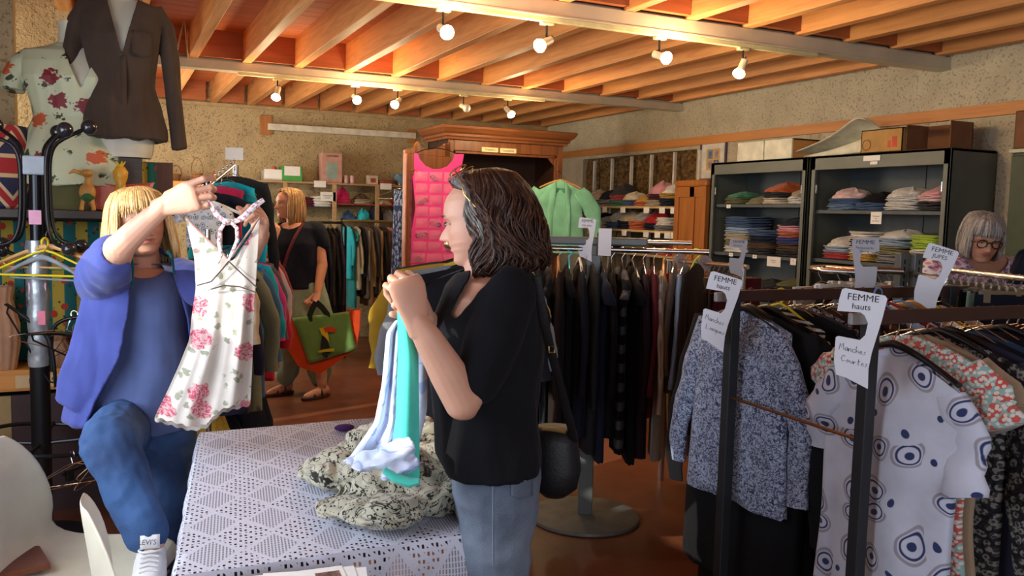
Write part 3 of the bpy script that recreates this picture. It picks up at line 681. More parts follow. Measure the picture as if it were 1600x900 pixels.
# folded things on the lower back shelf and on top of the back rail
for (x, z, w, h, c, lab, kd) in ((2.38, 1.561, .17, .06, 'grey', 'lilac-grey folded cloth under the pink caps', 'stack'), (2.38, 1.615, .15, .13, 'pink', 'bright pink caps heaped on the lower back shelf', 'heap'), (2.6, 1.561, .2, .05, 'beige', 'beige folded scarf on the lower back shelf', 'stack'), (2.6, 1.605, .18, .07, 'brown', 'brown folded scarf on top of the beige one', 'heap'),
                              (2.87, 1.561, .16, .05, 'cream', 'cream crumpled scarf on the lower back shelf', 'heap'), (3.05, 1.561, .2, .06, 'red', 'red folded clothes right of the wooden upright', 'stack'), (3.05, 1.615, .17, .12, 'dark grey', 'dark patterned heap on the red folded clothes', 'heap'),
                              (1.95, 1.516, .22, .1, 'burgundy', 'red and brown folded clothes behind the walking woman', 'stack'), (2.13, 1.516, .22, .12, 'white', 'white folded socks behind the paper notice', 'stack'), (1.75, 1.516, .2, .1, 'pale pink', 'pale pink clothes on the dark back shelf', 'heap'), (1.4, 1.516, .25, .1, 'pale pink', 'pale heap at the left of the dark back shelf', 'heap')):
    m_ = cloth('d0206a') if 'caps' in lab else cm(c)
    put_folded(x, 9.7, z, .2, w, h, 0, m_, lab, 'folded clothes on the back shelf', kd, cr.randrange(5))
# ---------------------------------------------------------------- big carved wardrobe with open mirror door
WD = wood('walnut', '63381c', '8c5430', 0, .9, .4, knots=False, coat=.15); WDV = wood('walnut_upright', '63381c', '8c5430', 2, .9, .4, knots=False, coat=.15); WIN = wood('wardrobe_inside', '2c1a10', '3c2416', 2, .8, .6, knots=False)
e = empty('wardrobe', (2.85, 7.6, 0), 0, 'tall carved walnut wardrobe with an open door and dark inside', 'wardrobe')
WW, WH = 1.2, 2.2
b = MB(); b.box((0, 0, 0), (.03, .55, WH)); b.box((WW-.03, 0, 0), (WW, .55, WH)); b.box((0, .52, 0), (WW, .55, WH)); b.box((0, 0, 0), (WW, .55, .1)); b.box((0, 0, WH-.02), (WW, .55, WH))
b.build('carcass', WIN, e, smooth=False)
fr = MB(); fr.box((0, -.03, .0), (.05, 0, WH)); fr.box((WW-.06, -.03, 0), (WW, 0, WH)); fr.box((.05, -.03, WH-.13), (WW-.06, 0, WH)); fr.box((.05, -.03, 0), (WW-.06, 0, .12))
fr.box((.05, -.018, .12), (.075, -.002, WH-.13)); fr.box((WW-.085, -.018, .12), (WW-.06, -.002, WH-.13)); fr.box((.05, -.018, WH-.155), (WW-.06, -.002, WH-.13))
fr.prism([(WW-.085, WH-.155), (WW-.16, WH-.155), (WW-.085, WH-.23)], 1, -.016, -.002)
fr.build('front_frame', WDV, e, smooth=False, bevel=.004)
cn = MB(); pr_ = [(0, 0), (-.03, 0), (-.035, .02), (-.05, .03), (-.052, .05), (-.075, .065), (-.1, .1), (-.105, .12), (-.09, .128), (0, .135)]
rr = []
for (ox, oz) in pr_: rr.append([(ox, ox-.03, WH+oz-.03), (WW-ox, ox-.03, WH+oz-.03), (WW-ox, .56, WH+oz-.03), (ox, .56, WH+oz-.03)])
cn.loft(rr).build('cornice', WD, e, ang=20)
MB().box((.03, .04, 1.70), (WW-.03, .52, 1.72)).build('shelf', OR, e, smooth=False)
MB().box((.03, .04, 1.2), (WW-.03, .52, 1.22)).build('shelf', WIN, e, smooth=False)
for x0, tx in ((.33, 'Chapeaux'), (.52, 'Casquettes')):
    a = MB().box((0, -.033, WH-.13), (.17, -.031, WH-.085)).build('label_card', mat('label_cream', 'e6d9a8', .7), e, smooth=False, loc=(x0, 0, 0))
    text('lettering', tx, .026, INK, a, (.085, -.034, WH-.115), (math.pi/2, 0, 0), .0001)
# open door, hinged at the left front corner
dx, dy = 2.345-2.85, 7.375-7.6; dl = math.hypot(dx, dy); ang = math.atan2(dy, dx)
D = Matrix.Translation((0, -.03, 0)) @ Matrix.Rotation(ang, 4, 'Z')
f = MB(); H = 2.12
f.box((0.0, -.012, .1), (.07, .018, H), D); f.box((dl-.06, -.012, .1), (dl, .018, H-.12), D); f.box((.07, -.012, H-.3), (dl-.06, .018, H-.12), D); f.box((.07, -.012, .1), (dl-.06, .018, .25), D)
f.prism([(0, H-.12), (dl, H-.12), (dl, H-.09), (dl*.8, H-.06), (dl*.72, H-.0), (dl*.66, H-.05), (dl*.5, H-.07), (dl*.3, H-.05), (.0, H+.02)], 1, -.012, .018, D)
f.tube([(.07+(dl-.13)*q/20, .0225, H-.27+.02*math.sin(q/20*6.28*1.5)) for q in range(21)], .006, 6, M=D)
dr = f.build('door', WDV, e, smooth=False, bevel=.003)
MB().box((.07, -.004, .25), (dl-.06, .006, H-.3), D).build('mirror', mat('old_mirror', '9a938a', .12, .9, var=.1, vs=3), dr, smooth=False)
MB().cyl(tuple(D @ Vector((dl-.012, .02, .12))), tuple(D @ Vector((dl-.012, .02, H-.12))), .011, 8).build('door_edge_moulding', mat('copper_edge', 'a8705a', .35, .3), dr)
# spare door/pediment leaning behind
o = MB().prism([(0, 0), (.5, 0), (.5, .14), (.42, .18), (.36, .1), (.3, .08), (.22, .2), (.1, .12), (0, .1)], 1, 0, .03).build('carved_pediment', WD, smooth=False, loc=(2.42, 7.95, 0)); o.location = (2.4, 7.86, 2.0)
bpy.data.objects.remove(o)

e = empty('green_cupboard', (4.82, 2.37, 0), 0, 'dark green cupboard right of the grey cabinets, holding a cardboard box', 'cupboard')
MB().box((.02, 0, 0), (.21, 1.05, 1.93)).build('body', mat('dark_green_paint', '2c3a22', .5), e, smooth=False, bevel=.004)
for k in range(2): MB().box((0, .01+k*.52, .05), (.02, .52+k*.52, 1.91)).build('door', mat('dark_green_paint2', '33422a', .5), e, smooth=False, bevel=.003)
MB().box((.0, -.01, 1.93), (.21, 1.06, 1.95)).build('top_board', mat('green_cupboard_top', 'c8c4a8', .5), e, smooth=False)
tp.location = (4.83, 3.06, 1.951); tp.scale = (.7, 1, 1); tp['label'] = 'brown cardboard box with clear tape on the dark green cupboard'
# ---------------------------------------------------------------- hanging garments and hangers
def fold_fn(r, n=5):
    cs = [(r.choice((2, 3, 4, 5, 7, 9)), r.uniform(0, 6.28), r.uniform(.4, 1)) for _ in range(n)]
    return lambda a, s: sum(w*math.sin(k*a+p+s*1.2*((k % 3)-1)) for k, p, w in cs)/n
def garment_mb(w=.42, L=.7, th=.022, slv='long', flare=0.0, seed=0, neck=.03, fold=1.0, open_=False, waist=0, nr=22, na=44, sl_len=.5, spread=.12, drop=.07, sl_r=.055):
    r = random.Random(seed); mb = MB(); ff = fold_fn(r); rings = []
    for k in range(nr):
        s = (k/(nr-1)); s = s**1.15
        a = w/2*(1-.10*sstep(0, .25, s)-waist*math.exp(-((s-.45)/.16)**2)+flare*s)
        b = .006+th*sstep(0, .22, s)+.008*s
        ring = []
        for j in range(na):
            t = 2*math.pi*j/na; c, q = math.cos(t), math.sin(t)
            x = a*math.copysign(abs(c)**.8, c); y = b*math.copysign(abs(q)**.7, q)
            f = ff(t, s)*fold*(.010+.02*s)*sstep(.02, .3, s)
            y += f*(1-abs(c)**6); x *= 1+.25*f/.03*.1
            u = min(1, abs(x)/(w/2))
            z = -s*L-drop*u*(1-s)**.7-neck*math.exp(-(x/.06)**2)*(1-s)**10*(1.5 if q < 0 else .6)+.012*s*ff(t*2, .3)
            ring.append((x, y, z))
        rings.append(ring)
    mb.loft(rings)
    if slv in ('long', 'short', 'cap'):
        sl = {'long': sl_len, 'short': .2, 'cap': .1}[slv]
        for sd in (-1, 1):
            pts = []; rad = []; n = 14; ph = r.random()*6
            for k in range(n):
                s = k/(n-1)
                pts.append((sd*(w/2-.05+spread*(1-math.exp(-s*3))*.9+.01*math.sin(s*7+ph)), .012*math.sin(s*4+ph), -.05-drop*.8-s*sl+(.03 if k == 0 else 0)))
                rad.append(sl_r*(1-.38*s if slv == 'long' else 1+.1*s)*(.8 if k == 0 else 1)*(1+.08*math.sin(s*22+ph)))
            mb.tube(pts, rad, 16, True, flat=.42, upv=(0, 1, 0))
    return mb
def trousers_mb(seed=0, L=1.0, w=.34):
    r = random.Random(seed); mb = MB()
    for sd in (-1, 1):
        rings = []
        for k in range(14):
            s = k/13; a = w/4*(1.08-.35*s); cx = sd*(w/4*.98)*(1-.15*s); ring = []
            for j in range(20):
                t = 2*math.pi*j/20; c, q = math.cos(t), math.sin(t)
                ring.append((cx+a*math.copysign(abs(c)**.7, c), (.012+.012*s)*q+.006*math.sin(3*t+k*.5+seed), -L*s))
            rings.append(ring)
        mb.loft(rings)
    return mb
GM = {}
GK = {'sweater': dict(w=.44, L=.62, slv='long', th=.026), 'tunic': dict(w=.42, L=1.0, slv='short', flare=.12, waist=.05, th=.02, sl_r=.046, spread=.07, drop=.11, fold=1.6), 'blouse': dict(w=.40, L=.66, slv='long', flare=.15, th=.02), 'tee': dict(w=.42, L=.62, slv='short', th=.016), 'dress': dict(w=.38, L=.98, slv='cap', flare=.25, waist=.12, th=.022),
      'coat': dict(w=.46, L=.92, slv='long', th=.034, sl_len=.58, flare=.08), 'top': dict(w=.36, L=.58, slv='none', th=.014), 'skirtlong': dict(w=.34, L=.9, slv='none', flare=.5, th=.02, drop=.01), 'cardigan': dict(w=.43, L=.72, slv='long', th=.026)}
def garment(kind, seed=0):
    k = (kind, seed % 3)
    if k not in GM:
        if kind == 'trousers': mb = trousers_mb(seed % 3)
        else: mb = garment_mb(seed=seed % 3*11+len(kind), **GK[kind])
        o = mb.build(kind, cloth('777777'), ang=80); GM[k] = o.data; bpy.data.objects.remove(o)
    return GM[k]
HG = {}
def hook_pts(r=.017, h=.055): return [(0, r*math.sin(a)*1.0, r*math.cos(a)-r) for a in (math.radians(d) for d in range(-110, 91, 20))]+[(0, r, -r-.01), (0, .004, -.045), (0, 0, -h)]
def hanger(kind):
    if kind in HG: return HG[kind]
    hk = MB().tube(hook_pts(), .0019, 6)
    if kind == 'wire':
        hk.tube([(0, 0, -.055), (-.03, 0, -.062), (-.19, 0, -.13), (-.2, 0, -.14), (-.19, 0, -.147), (.19, 0, -.147), (.2, 0, -.14), (.19, 0, -.13), (.03, 0, -.062), (0, 0, -.055)], .0019, 6)
        res = (hk, None)
    elif kind in ('plastic', 'wood'):
        b = MB(); n = 17; rings = []
        for i in range(n):
            u = -1+2*i/(n-1); x = .205*u; z = -.062-.075*abs(u)**1.35; hh = (.016 if kind == 'wood' else .011)*(1-.35*abs(u)); tt = .007*(1+.8*abs(u)**3)
            rings.append([(x, tt*math.cos(a), z+hh*math.sin(a)) for a in (2*math.pi*q/10 for q in range(10))])
        b.loft(rings)
        if kind == 'plastic': b.tube([(-.19, 0, -.13), (-.17, 0, -.15), (.17, 0, -.15), (.19, 0, -.13)], .004, 6)
        res = (hk, b)
    elif kind == 'tube':      # one bent plastic tube including its hook
        b = MB().tube(hook_pts(.02), .0045, 8); b.tube([(0, 0, -.05), (-.04, 0, -.06), (-.19, 0, -.125), (-.205, 0, -.14), (-.19, 0, -.152), (.19, 0, -.152), (.205, 0, -.14), (.19, 0, -.125), (.04, 0, -.06), (0, 0, -.05)], .0045, 8)
        res = (b, None)
    elif kind == 'clip':
        b = MB().box((-.16, -.005, -.075), (.16, .005, -.062)); b.box((-.01, -.006, -.08), (.01, .006, -.05))
        for x in (-.13, .13): b.box((x-.014, -.012, -.105), (x+.014, .012, -.058))
        res = (hk, b)
    a = res[0].build('hanger_hook', CHROME); HG[kind] = [a.data, None]; bpy.data.objects.remove(a)
    if res[1]:
        a = res[1].build('hanger_bar', BLACKP); HG[kind][1] = a.data; bpy.data.objects.remove(a)
    return HG[kind]
def add_hanger(kind, loc, rz, label, group, col=None, tilt=0):
    dt = hanger(kind)
    main, hk = (dt[1], dt[0]) if dt[1] else (dt[0], None)
    o = bpy.data.objects.new('clothes_hanger', main); COL.objects.link(o); o.location = Vector(loc); o.rotation_euler = (0, tilt, rz)
    if col is not None: o.material_slots[0].link = 'OBJECT'; o.material_slots[0].material = col
    elif not hk: o.material_slots[0].link = 'OBJECT'; o.material_slots[0].material = CHROME
    if hk is not None:
        h = bpy.data.objects.new('hook', hk); COL.objects.link(h); h.parent = o
    return tag(o, label, 'hanger', group)
GD = {'trousers': -.075, 'skirtlong': -.06}
def hang(kind, loc, dr, m, label, hlabel, grp, hk='wire', hcol=None, seed=0, sc=(1, 1, 1), name=None, cat=None, rzoff=0, tilt=0):
    """garment on its hanger: loc on the rail, dr = level direction of the rail"""
    rz = math.atan2(dr[1], dr[0])-math.pi/2+rzoff
    tp = Vector((loc[0], loc[1], loc[2]))
    add_hanger(hk, tp, rz, hlabel, 'hangers: '+grp, hcol, tilt)
    o = bpy.data.objects.new(name or kind, garment(kind, seed)); COL.objects.link(o)
    o.location = tp+Vector((0, 0, GD.get(kind, -.052))); o.rotation_euler = (0, tilt, rz); o.scale = sc
    o.material_slots[0].link = 'OBJECT'; o.material_slots[0].material = m
    return tag(o, label, cat or {'skirtlong': 'skirt'}.get(kind, kind), grp)
WOODH = wood('hanger_wood', 'b9783a', 'd29a5a', 0, 1.5, .35, knots=False)
COLN = dict(CN, mauve='6b5560', plum='40304a', slate='4a4c5c', **{'dark navy': '181d2c', 'dark brown': '2c211d', 'grey-brown': '6a5f58', 'light blue': '8fb0d0', 'dark green': '1d3328', 'dark plum': '2c2030', 'tan': 'a5835c', 'magenta': 'c0307a', 'cyan': '1fa7b8', 'crimson': 'b01f3a', 'warm grey': '76706c', 'off-white': 'cfcac0', 'rust': '9a4a2a', 'charcoal': '2a2b30', 'dusty pink': 'b58a8a', 'camel': '8e6f4c'})
RG = random.Random(77)
def rail_pt(a, b, t): return Vector(a)+(Vector(b)-Vector(a))*t
# ---- middle rack on a round foot -----------------------------------------------------------
MR0, MR1 = Vector((1.62, 3.88, 1.335)), Vector((2.62, 3.42, 1.335)); mdir = (MR1-MR0).normalized(); mperp = Vector((mdir.y, -mdir.x, 0))*-1
PC = Vector((2.12, 3.62, 0))
GP = mat('rack_grey_paint', '6e7270', .45, .4, var=.04)
e = empty('clothes_rack', PC, math.atan2(mdir.y, mdir.x), 'grey steel clothes rack standing on a round plate in the middle', 'clothes rack')
MB().loft([[(rr*math.cos(a), rr*math.sin(a), zz) for a in (2*math.pi*q/48 for q in range(48))] for rr, zz in ((.27, 0), (.275, .004), (.272, .016), (.26, .02), (.05, .022))]).build('round_foot', mat('rack_foot', '6c6f6b', .55, .3, var=.1), e, ang=30)
MB().box((-.035, -.025, .02), (.035, .025, 1.31)).build('post', GP, e, smooth=False, bevel=.004)
MB().box((-.52, -.02, 1.355), (.26, .02, 1.395)).box((-.02, -.02, 1.3), (.02, .02, 1.36)).build('top_beam', GP, e, smooth=False, bevel=.008)
rl = MB().cyl((-.56, 0, 1.335), (.56, 0, 1.335), .0125, 14); rl.build('rail', CHROME, e)
MB().cyl((.1, .22, 1.37), (.52, .22, 1.37), .0125, 12).build('rear_rail', CHROME, e)
# foam-ended arm
MB().cyl((-.5, 0, 1.335), (-.68, -.02, 1.33), .017, 12).build('rail_end_foam', BLACKP, e)
mk = [('mauve', 'coat', 'wire'), ('navy', 'coat', 'wire'), ('dark navy', 'cardigan', 'plastic'), ('plum', 'sweater', 'wire'), ('slate', 'coat', 'plastic'), ('black', 'cardigan', 'wire'), ('charcoal', 'dress', 'wire'), ('dark brown', 'coat', 'wood'),
      ('black', 'dress', 'tube'), ('dark navy', 'coat', 'clipw'), ('charcoal', 'coat', 'wire'), ('navy', 'dress', 'wire'), ('black', 'coat', 'wire'), ('striped', 'dress', 'wire'), ('black', 'dress', 'plastic'), ('dark plum', 'coat', 'wire'), ('burgundy', 'cardigan', 'wire'),
      ('knit', 'coat', 'wood'), ('grey-brown', 'cardigan', 'wire'), ('light blue', 'cardigan', 'wire'), ('dark brown', 'coat', 'lime')]
for i, (c, k, h) in enumerate(mk):
    t_ = .03+.94*i/(len(mk)-1); p = rail_pt(MR0, MR1, t_)
    m_ = {'striped': cloth('15151a', 'stripes', '55585e', sc=.55), 'knit': cloth('b9b4aa', 'vstripes', '8a857c', sc=2)}.get(c) or cloth(COLN[c], 'heather' if c in ('slate', 'light blue', 'mauve') else 'plain', '9a9aa8')
    cn = {'striped': 'black and grey striped', 'knit': 'cream ribbed knit'}.get(c, c)
    hm = {'tube': ('tube', mat('hanger_turquoise', '3fc0d8', .35)), 'clipw': ('plastic', WHITEP), 'lime': ('tube', mat('hanger_lime', 'b5dc6a', .35)), 'wood': ('wood', WOODH), 'plastic': ('plastic', BLACKP)}.get(h, ('wire', None))
    hn = {'tube': 'turquoise plastic', 'clipw': 'white plastic', 'lime': 'lime green plastic', 'wood': 'pale wooden', 'plastic': 'black plastic', 'wire': 'thin metal wire'}[h]
    hang(k, p+Vector((0, 0, .0125)), mdir, m_, 'long %s %s, %s garment from the left on the middle rack' % (cn, k, ORD[i]), '%s hanger carrying the %s garment from left, middle rack' % (hn, ORD[i]), 'clothes on the middle rack', hm[0], hm[1], i, (RG.uniform(.92, 1.06), .8, RG.uniform(.82, 1.04)), rzoff=RG.uniform(-.06, .06) if i < 16 else -.12-.07*(i-16))
# arm towards the camera with three jackets
a0, a1 = Vector(P(754, 388, 2.95)), Vector(P(698, 380, 3.6)); a0.z = a1.z = 1.36; ad = (a1-a0).normalized()
o = MB().cyl(tuple(a0), tuple(a1), .0125, 12).build('garment_arm', CHROME); o.parent = e; o.matrix_parent_inverse = (Matrix.Translation(PC) @ Matrix.Rotation(math.atan2(mdir.y, mdir.x), 4, 'Z')).inverted()
for i, (c, cn, k, d_) in enumerate((('16171e', 'dark navy', 'coat', .08), ('8b8f96', 'light grey', 'coat', .2), ('c19a2e', 'mustard yellow', 'coat', .32), ('3b3f4a', 'slate', 'coat', .44))):
    p = a0+ad*d_+Vector((0, 0, .0125))
    hang(k, p, ad, cloth(c), '%s jacket hanging behind the dark-haired woman, %s from the front' % (cn, ORD[i]), '%s hanger of the %s jacket behind the dark-haired woman' % ('yellow plastic' if i == 2 else 'black plastic', cn), 'jackets behind the dark-haired woman', 'plastic', mat('hanger_yellow', 'd8c832', .35) if i == 2 else BLACKP, i, ((.9, 1.05, 1.12, 1)[i], .9, (.62, .6, .6, .6)[i]), name='jacket', cat='jacket')
# ---- signs ----------------------------------------------------------------------------------
STROKES = {'M': [[(0, 0), (.1, .9), (.3, .35), (.5, .95), (.62, 0)]], 'a': [[(.4, .42), (.2, .5), (.05, .25), (.2, .02), (.38, .2), (.4, .45), (.42, .1), (.55, .02)]], 'n': [[(0, .45), (.08, 0), (.1, .3), (.28, .48), (.38, .3), (.4, 0)]],
           'c': [[(.38, .4), (.2, .48), (.05, .22), (.2, .02), (.42, .1)]], 'h': [[(.05, 1), (.05, 0), (.12, .3), (.28, .42), (.36, .25), (.38, 0)]], 'e': [[(.06, .22), (.35, .3), (.25, .48), (.06, .3), (.12, .03), (.42, .08)]],
           's': [[(.35, .45), (.1, .4), (.3, .18), (.05, .0)]], 'C': [[(.55, .8), (.3, .95), (.05, .5), (.2, .05), (.55, .15)]], 'o': [[(.2, .45), (.04, .22), (.2, .0), (.38, .22), (.2, .45)]], 'u': [[(0, .45), (.05, .08), (.25, .05), (.36, .42), (.4, 0)]],
           'r': [[(0, .42), (.05, 0), (.08, .25), (.3, .42)]], 't': [[(.15, .85), (.12, .08), (.3, .02)], [(0, .5), (.35, .52)]], 'L': [[(.1, .95), (.05, .1), (.5, .02)]], 'g': [[(.38, .42), (.15, .46), (.05, .2), (.22, .04), (.38, .4), (.36, -.35), (.1, -.35)]]}
def script(s, size, parent, x0, z0, slant=-.12, y=-.0012):
    mb = MB(); x = x0
    for ch in s:
        for st in STROKES[ch]: mb.tube([(x+p[0]*size, y, z0+p[1]*size+(x-x0)*slant) for p in st], size*.035, 5)
        x += size*(.72 if ch in 'MCL' else .5)
    mb.build('handwriting', INK, parent)
SIGN = [(-.052, .124), (-.044, .128), (.05, .119), (.056, .112), (.05, .06), (.035, -.03), (.032, -.07), (.036, -.122), (-.02, -.1), (-.043, -.096), (-.052, -.06), (-.054, .0), (-.048, .004), (.004, .0), (.015, .014), (.018, .045), (.008, .064), (-.002, .07), (-.058, .068), (-.056, .1)]
def sign(loc, rz, label, l1, l2, hand=None, roll=0, flip=False, sc=1.0, grey=False):
    e = empty('rack_sign', loc, rz, label, 'sign', 'white hook-on signs of the racks'); e.rotation_euler = (0, roll, rz); e.scale = (sc,)*3
    pl = [(-x if flip else x, z) for x, z in SIGN]
    MB().prism(pl, 1, -.0008, .0008).build('card', mat('sign_card', 'dfe1ea', .5, var=.01) if not grey else mat('sign_card_grey', 'b0b0b8', .5, var=.01), e, smooth=False)
    text('lettering', l1, .024, INK, e, (.0, -.0012, .1), (math.pi/2, 0, 0), .0002, sx=1.05)
    for k, l in enumerate(l2.split('|')): text('lettering', l, .021 if '|' not in l2 and len(l2) < 7 else .015, INK, e, (-.002, -.0012, .078-k*.015), (math.pi/2, 0, 0), .0002)
    if hand:
        script(hand[0], .018, e, -.043, -.03); script(hand[1], .018, e, -.036, -.06)
    return e
CAMYAW = lambda p: math.atan2(p[1], p[0])-math.pi/2
# ---- foreground rack: two brown rails on dark posts ------------------------------------------
RB = mat('rack_brown_bar', '4a2f28', .5, .3, var=.05); RP = mat('rack_dark_post', '2b2d30', .5, .3, var=.04)
YA, YBR, ZR = 2.23, 1.65, 1.25
e = empty('clothes_rack', (1.82, 1.65, 0), 0, 'dark two-rail clothes rack in the right foreground', 'clothes rack'); fgr = e
def lb(a, b2): return MB().box(tuple(Vector(a)-Vector((1.82, 1.65, 0))), tuple(Vector(b2)-Vector((1.82, 1.65, 0))))
for (x, y) in ((1.82, YBR), (1.84, YA), (2.86, YBR), (2.86, YA)): lb((x-.018, y-.018, 0), (x+.018, y+.018, ZR+.02)).build('post', RP, e, smooth=False, bevel=.003)
for y, nm in ((YBR, 1.82), (YA, 1.84)):
    lb((nm+.018, y-.009, ZR-.02), (2.96, y+.009, ZR+.018)).build('rail', RB, e, smooth=False, bevel=.003)
    lb((nm-.075, y-.008, ZR-.018), (nm-.018, y+.008, ZR+.012)).build('rail_end', mat('grey_plastic_cap', '9a9a9e', .4), e, smooth=False, bevel=.003)
c0 = Vector((1.82, 1.65, 0))
MB().cyl(tuple(Vector((1.84, YA, .915))-c0), tuple(Vector((1.82, YBR, .915))-c0), .005, 8).build('brass_rod', mat('brass', 'a5724a', .3, .9, var=.03), e)
for x in (1.83, 2.86): lb((x-.015, YBR, .06), (x+.015, YA, .1)).build('foot_bar', RP, e, smooth=False, bevel=.003)
pB = Vector(P(1341, 531, 2.19)); sign(pB, CAMYAW(pB)+.02, 'white hook-shaped FEMME hauts sign with handwritten Manches Courtes, foreground rack', 'FEMME', 'hauts', ('Manches', 'Courtes'), roll=math.radians(3))
pA = Vector(P(1124, 489, 2.76)); sign(pA, CAMYAW(pA)-.35, 'white hook-shaped FEMME hauts sign with handwritten Manches Longues on the rail end', 'FEMME', 'hauts', ('Manches', 'Longues'), roll=math.radians(8), sc=1.0)
rdir = Vector((1, 0, 0))
# rack A
hang('blouse', (1.905, YA+.03, ZR+.018), rdir, cloth('a9b6d0', 'squiggle', '38405c', sc=1.0), 'pale blue and navy sprigged blouse behind the left post of the foreground rack', 'black hanger under the sprigged blouse', 'clothes on the far foreground rail', 'plastic', BLACKP, 1, (1.12, 1.2, 1.0), rzoff=.05)
hang('coat', (1.96, YA+.06, ZR+.018), rdir, cloth('141519'), 'long black coat right behind the sprigged blouse', 'black hanger of the long black coat', 'clothes on the far foreground rail', 'plastic', BLACKP, 1, (1.32, 1, 1.05))
hang('dress', (2.0, YA+.02, ZR+.018), rdir, cloth('0f0f12'), 'long black skirt-dress reaching lowest under the sprigged blouse', 'black hanger of the lowest black dress', 'clothes on the far foreground rail', 'plastic', BLACKP, 2, (1.35, 1.2, 1.12))
al = [('15161b', 'black cardigan with thin striped shoulder', 'tee', 'stripesw', 'y'), ('101014', 'black cardigan next to the striped shoulder', 'cardigan', None, 'w'), ('4b4a50', 'dark grey top with a crinkled shoulder', 'sweater', None, 'w'), ('16161c', 'black blouse with small white flowers', 'blouse', 'flow', 'w'),
      ('3a2b20', 'brown cardigan with a speckled shoulder', 'sweater', None, 'w'), ('4b3322', 'tobacco brown blouse', 'blouse', None, 'w'), ('20202a', 'dark indigo top', 'tee', None, 'w'), ('5c3a2c', 'rust brown cardigan', 'cardigan', None, 'w'), ('30282a', 'dark plum shirt', 'blouse', None, 'w'),
      ('9db4cf', 'pale blue shirt', 'tee', None, 'b'), ('701c2c', 'dark red top', 'tee', None, 'r'), ('dcdad6', 'white shirt', 'tee', None, 'w'), ('30406a', 'blue checked shirt', 'tee', None, 'b'), ('e0dcd4', 'off-white tunic', 'tee', None, 'n'), ('2a2a30', 'charcoal vest', 'top', None, 'y'), ('4a2c3c', 'aubergine top', 'top', None, 'w'), ('c8bca8', 'cream embroidered top', 'top', None, 'w')]
hc = {'y': ('tube', mat('hanger_yellow', 'd8c832', .35), 'yellow plastic'), 'w': ('wire', None, 'metal wire'), 'b': ('tube', mat('hanger_blue', '6f9fd0', .35), 'pale blue plastic'), 'r': ('tube', mat('hanger_red', 'a83238', .35), 'red plastic'), 'n': ('wood', WOODH, 'wooden')}
for i, (c, cn, k, ex, h) in enumerate(al):
    x = 2.055+i*.047; m_ = cloth(c, 'stripes', 'c8ccd4', sc=3) if ex == 'stripesw' else (cloth(c, 'ditsy', 'c8c4cc', '8888a0', sc=1.1) if ex == 'flow' else cloth(c))
    hk_, hm_, hn_ = hc[h]
    hang(k, (x, YA+RG.uniform(-.01, .02), ZR+.018), rdir, m_, '%s, %s from left, far foreground rail' % (cn, ORD[i+3]), '%s hanger, %s from left, far foreground rail' % (hn_, ORD[i+3]), 'clothes on the far foreground rail', hk_, hm_, i, (RG.uniform(.95, 1.05)*(1.1 if i < 5 else .95), .75, RG.uniform(.9, 1.02)), rzoff=RG.uniform(-.05, .08))
# rack B
hang('tunic', (1.91, YBR+.0, ZR+.018-.03), rdir, cloth('c6cbdc', 'circles', '2e3a66', '9a96a0', sc=1.0), 'white dress printed with navy rings and teardrops, front foreground rail', 'black hanger inside the ring-printed dress', 'clothes on the front foreground rail', 'plastic', BLACKP, 1, (1.12, 1.3, 1.05))
bl = [('8fb3ae', 'coral and turquoise ditsy floral dress', 'dress', 'dit', 1.12), ('a08a70', 'plain tan slip dress', 'dress', None, 1.05), ('1b1b20', 'black lace cardigan with white speckles', 'cardigan', 'lace', 1.1), ('26283a', 'dark blue-grey jacket with white neck label', 'coat', None, 1.1), ('191a20', 'black long-sleeved top', 'cardigan', None, 1.1), ('2f4460', 'steel blue blouse', 'blouse', None, 1.05),
      ('141418', 'black tunic', 'coat', None, 1.0), ('2a2024', 'dark wine cardigan', 'cardigan', None, 1.0), ('3a2c22', 'brown patterned blouse', 'blouse', 'dit2', 1.05), ('15151a', 'black blouse with loose ties', 'blouse', None, 1.0), ('4a3a30', 'taupe long-sleeved top', 'sweater', None, 1.0), ('5c2c50', 'purple top', 'tee', None, 1), ('b8458a', 'magenta cardigan', 'sweater', None, 1.05), ('c87a9a', 'pink cardigan', 'sweater', None, 1.05), ('b58a6a', 'peach brown blouse', 'tee', None, 1)]
for i, (c, cn, k, ex, sx) in enumerate(bl):
    x = 1.97+i*.056; m_ = {'dit': lambda: cloth(c, 'ditsy', 'c4584e', 'ded8cc', sc=1.0), 'lace': lambda: cloth(c, 'ditsy', '7d7a74', '2a2a2e', sc=1.1), 'dit2': lambda: cloth(c, 'ditsy', '7a5c3c', '20242c', sc=.8)}.get(ex, lambda: cloth(c))()
    hk_ = ('plastic', BLACKP, 'dark plastic') if i in (2, 3, 7) else ('wire', None, 'metal wire')
    hang(k, (x, YBR+RG.uniform(-.01, .01), ZR+.018), rdir, m_, '%s, %s from left, front foreground rail' % (cn, ORD[i+1]), '%s hanger, %s from left, front foreground rail' % (hk_[2], ORD[i+1]), 'clothes on the front foreground rail', hk_[0], hk_[1], i, (sx, .9, RG.uniform(.95, 1.05)), rzoff=RG.uniform(-.04, .04))
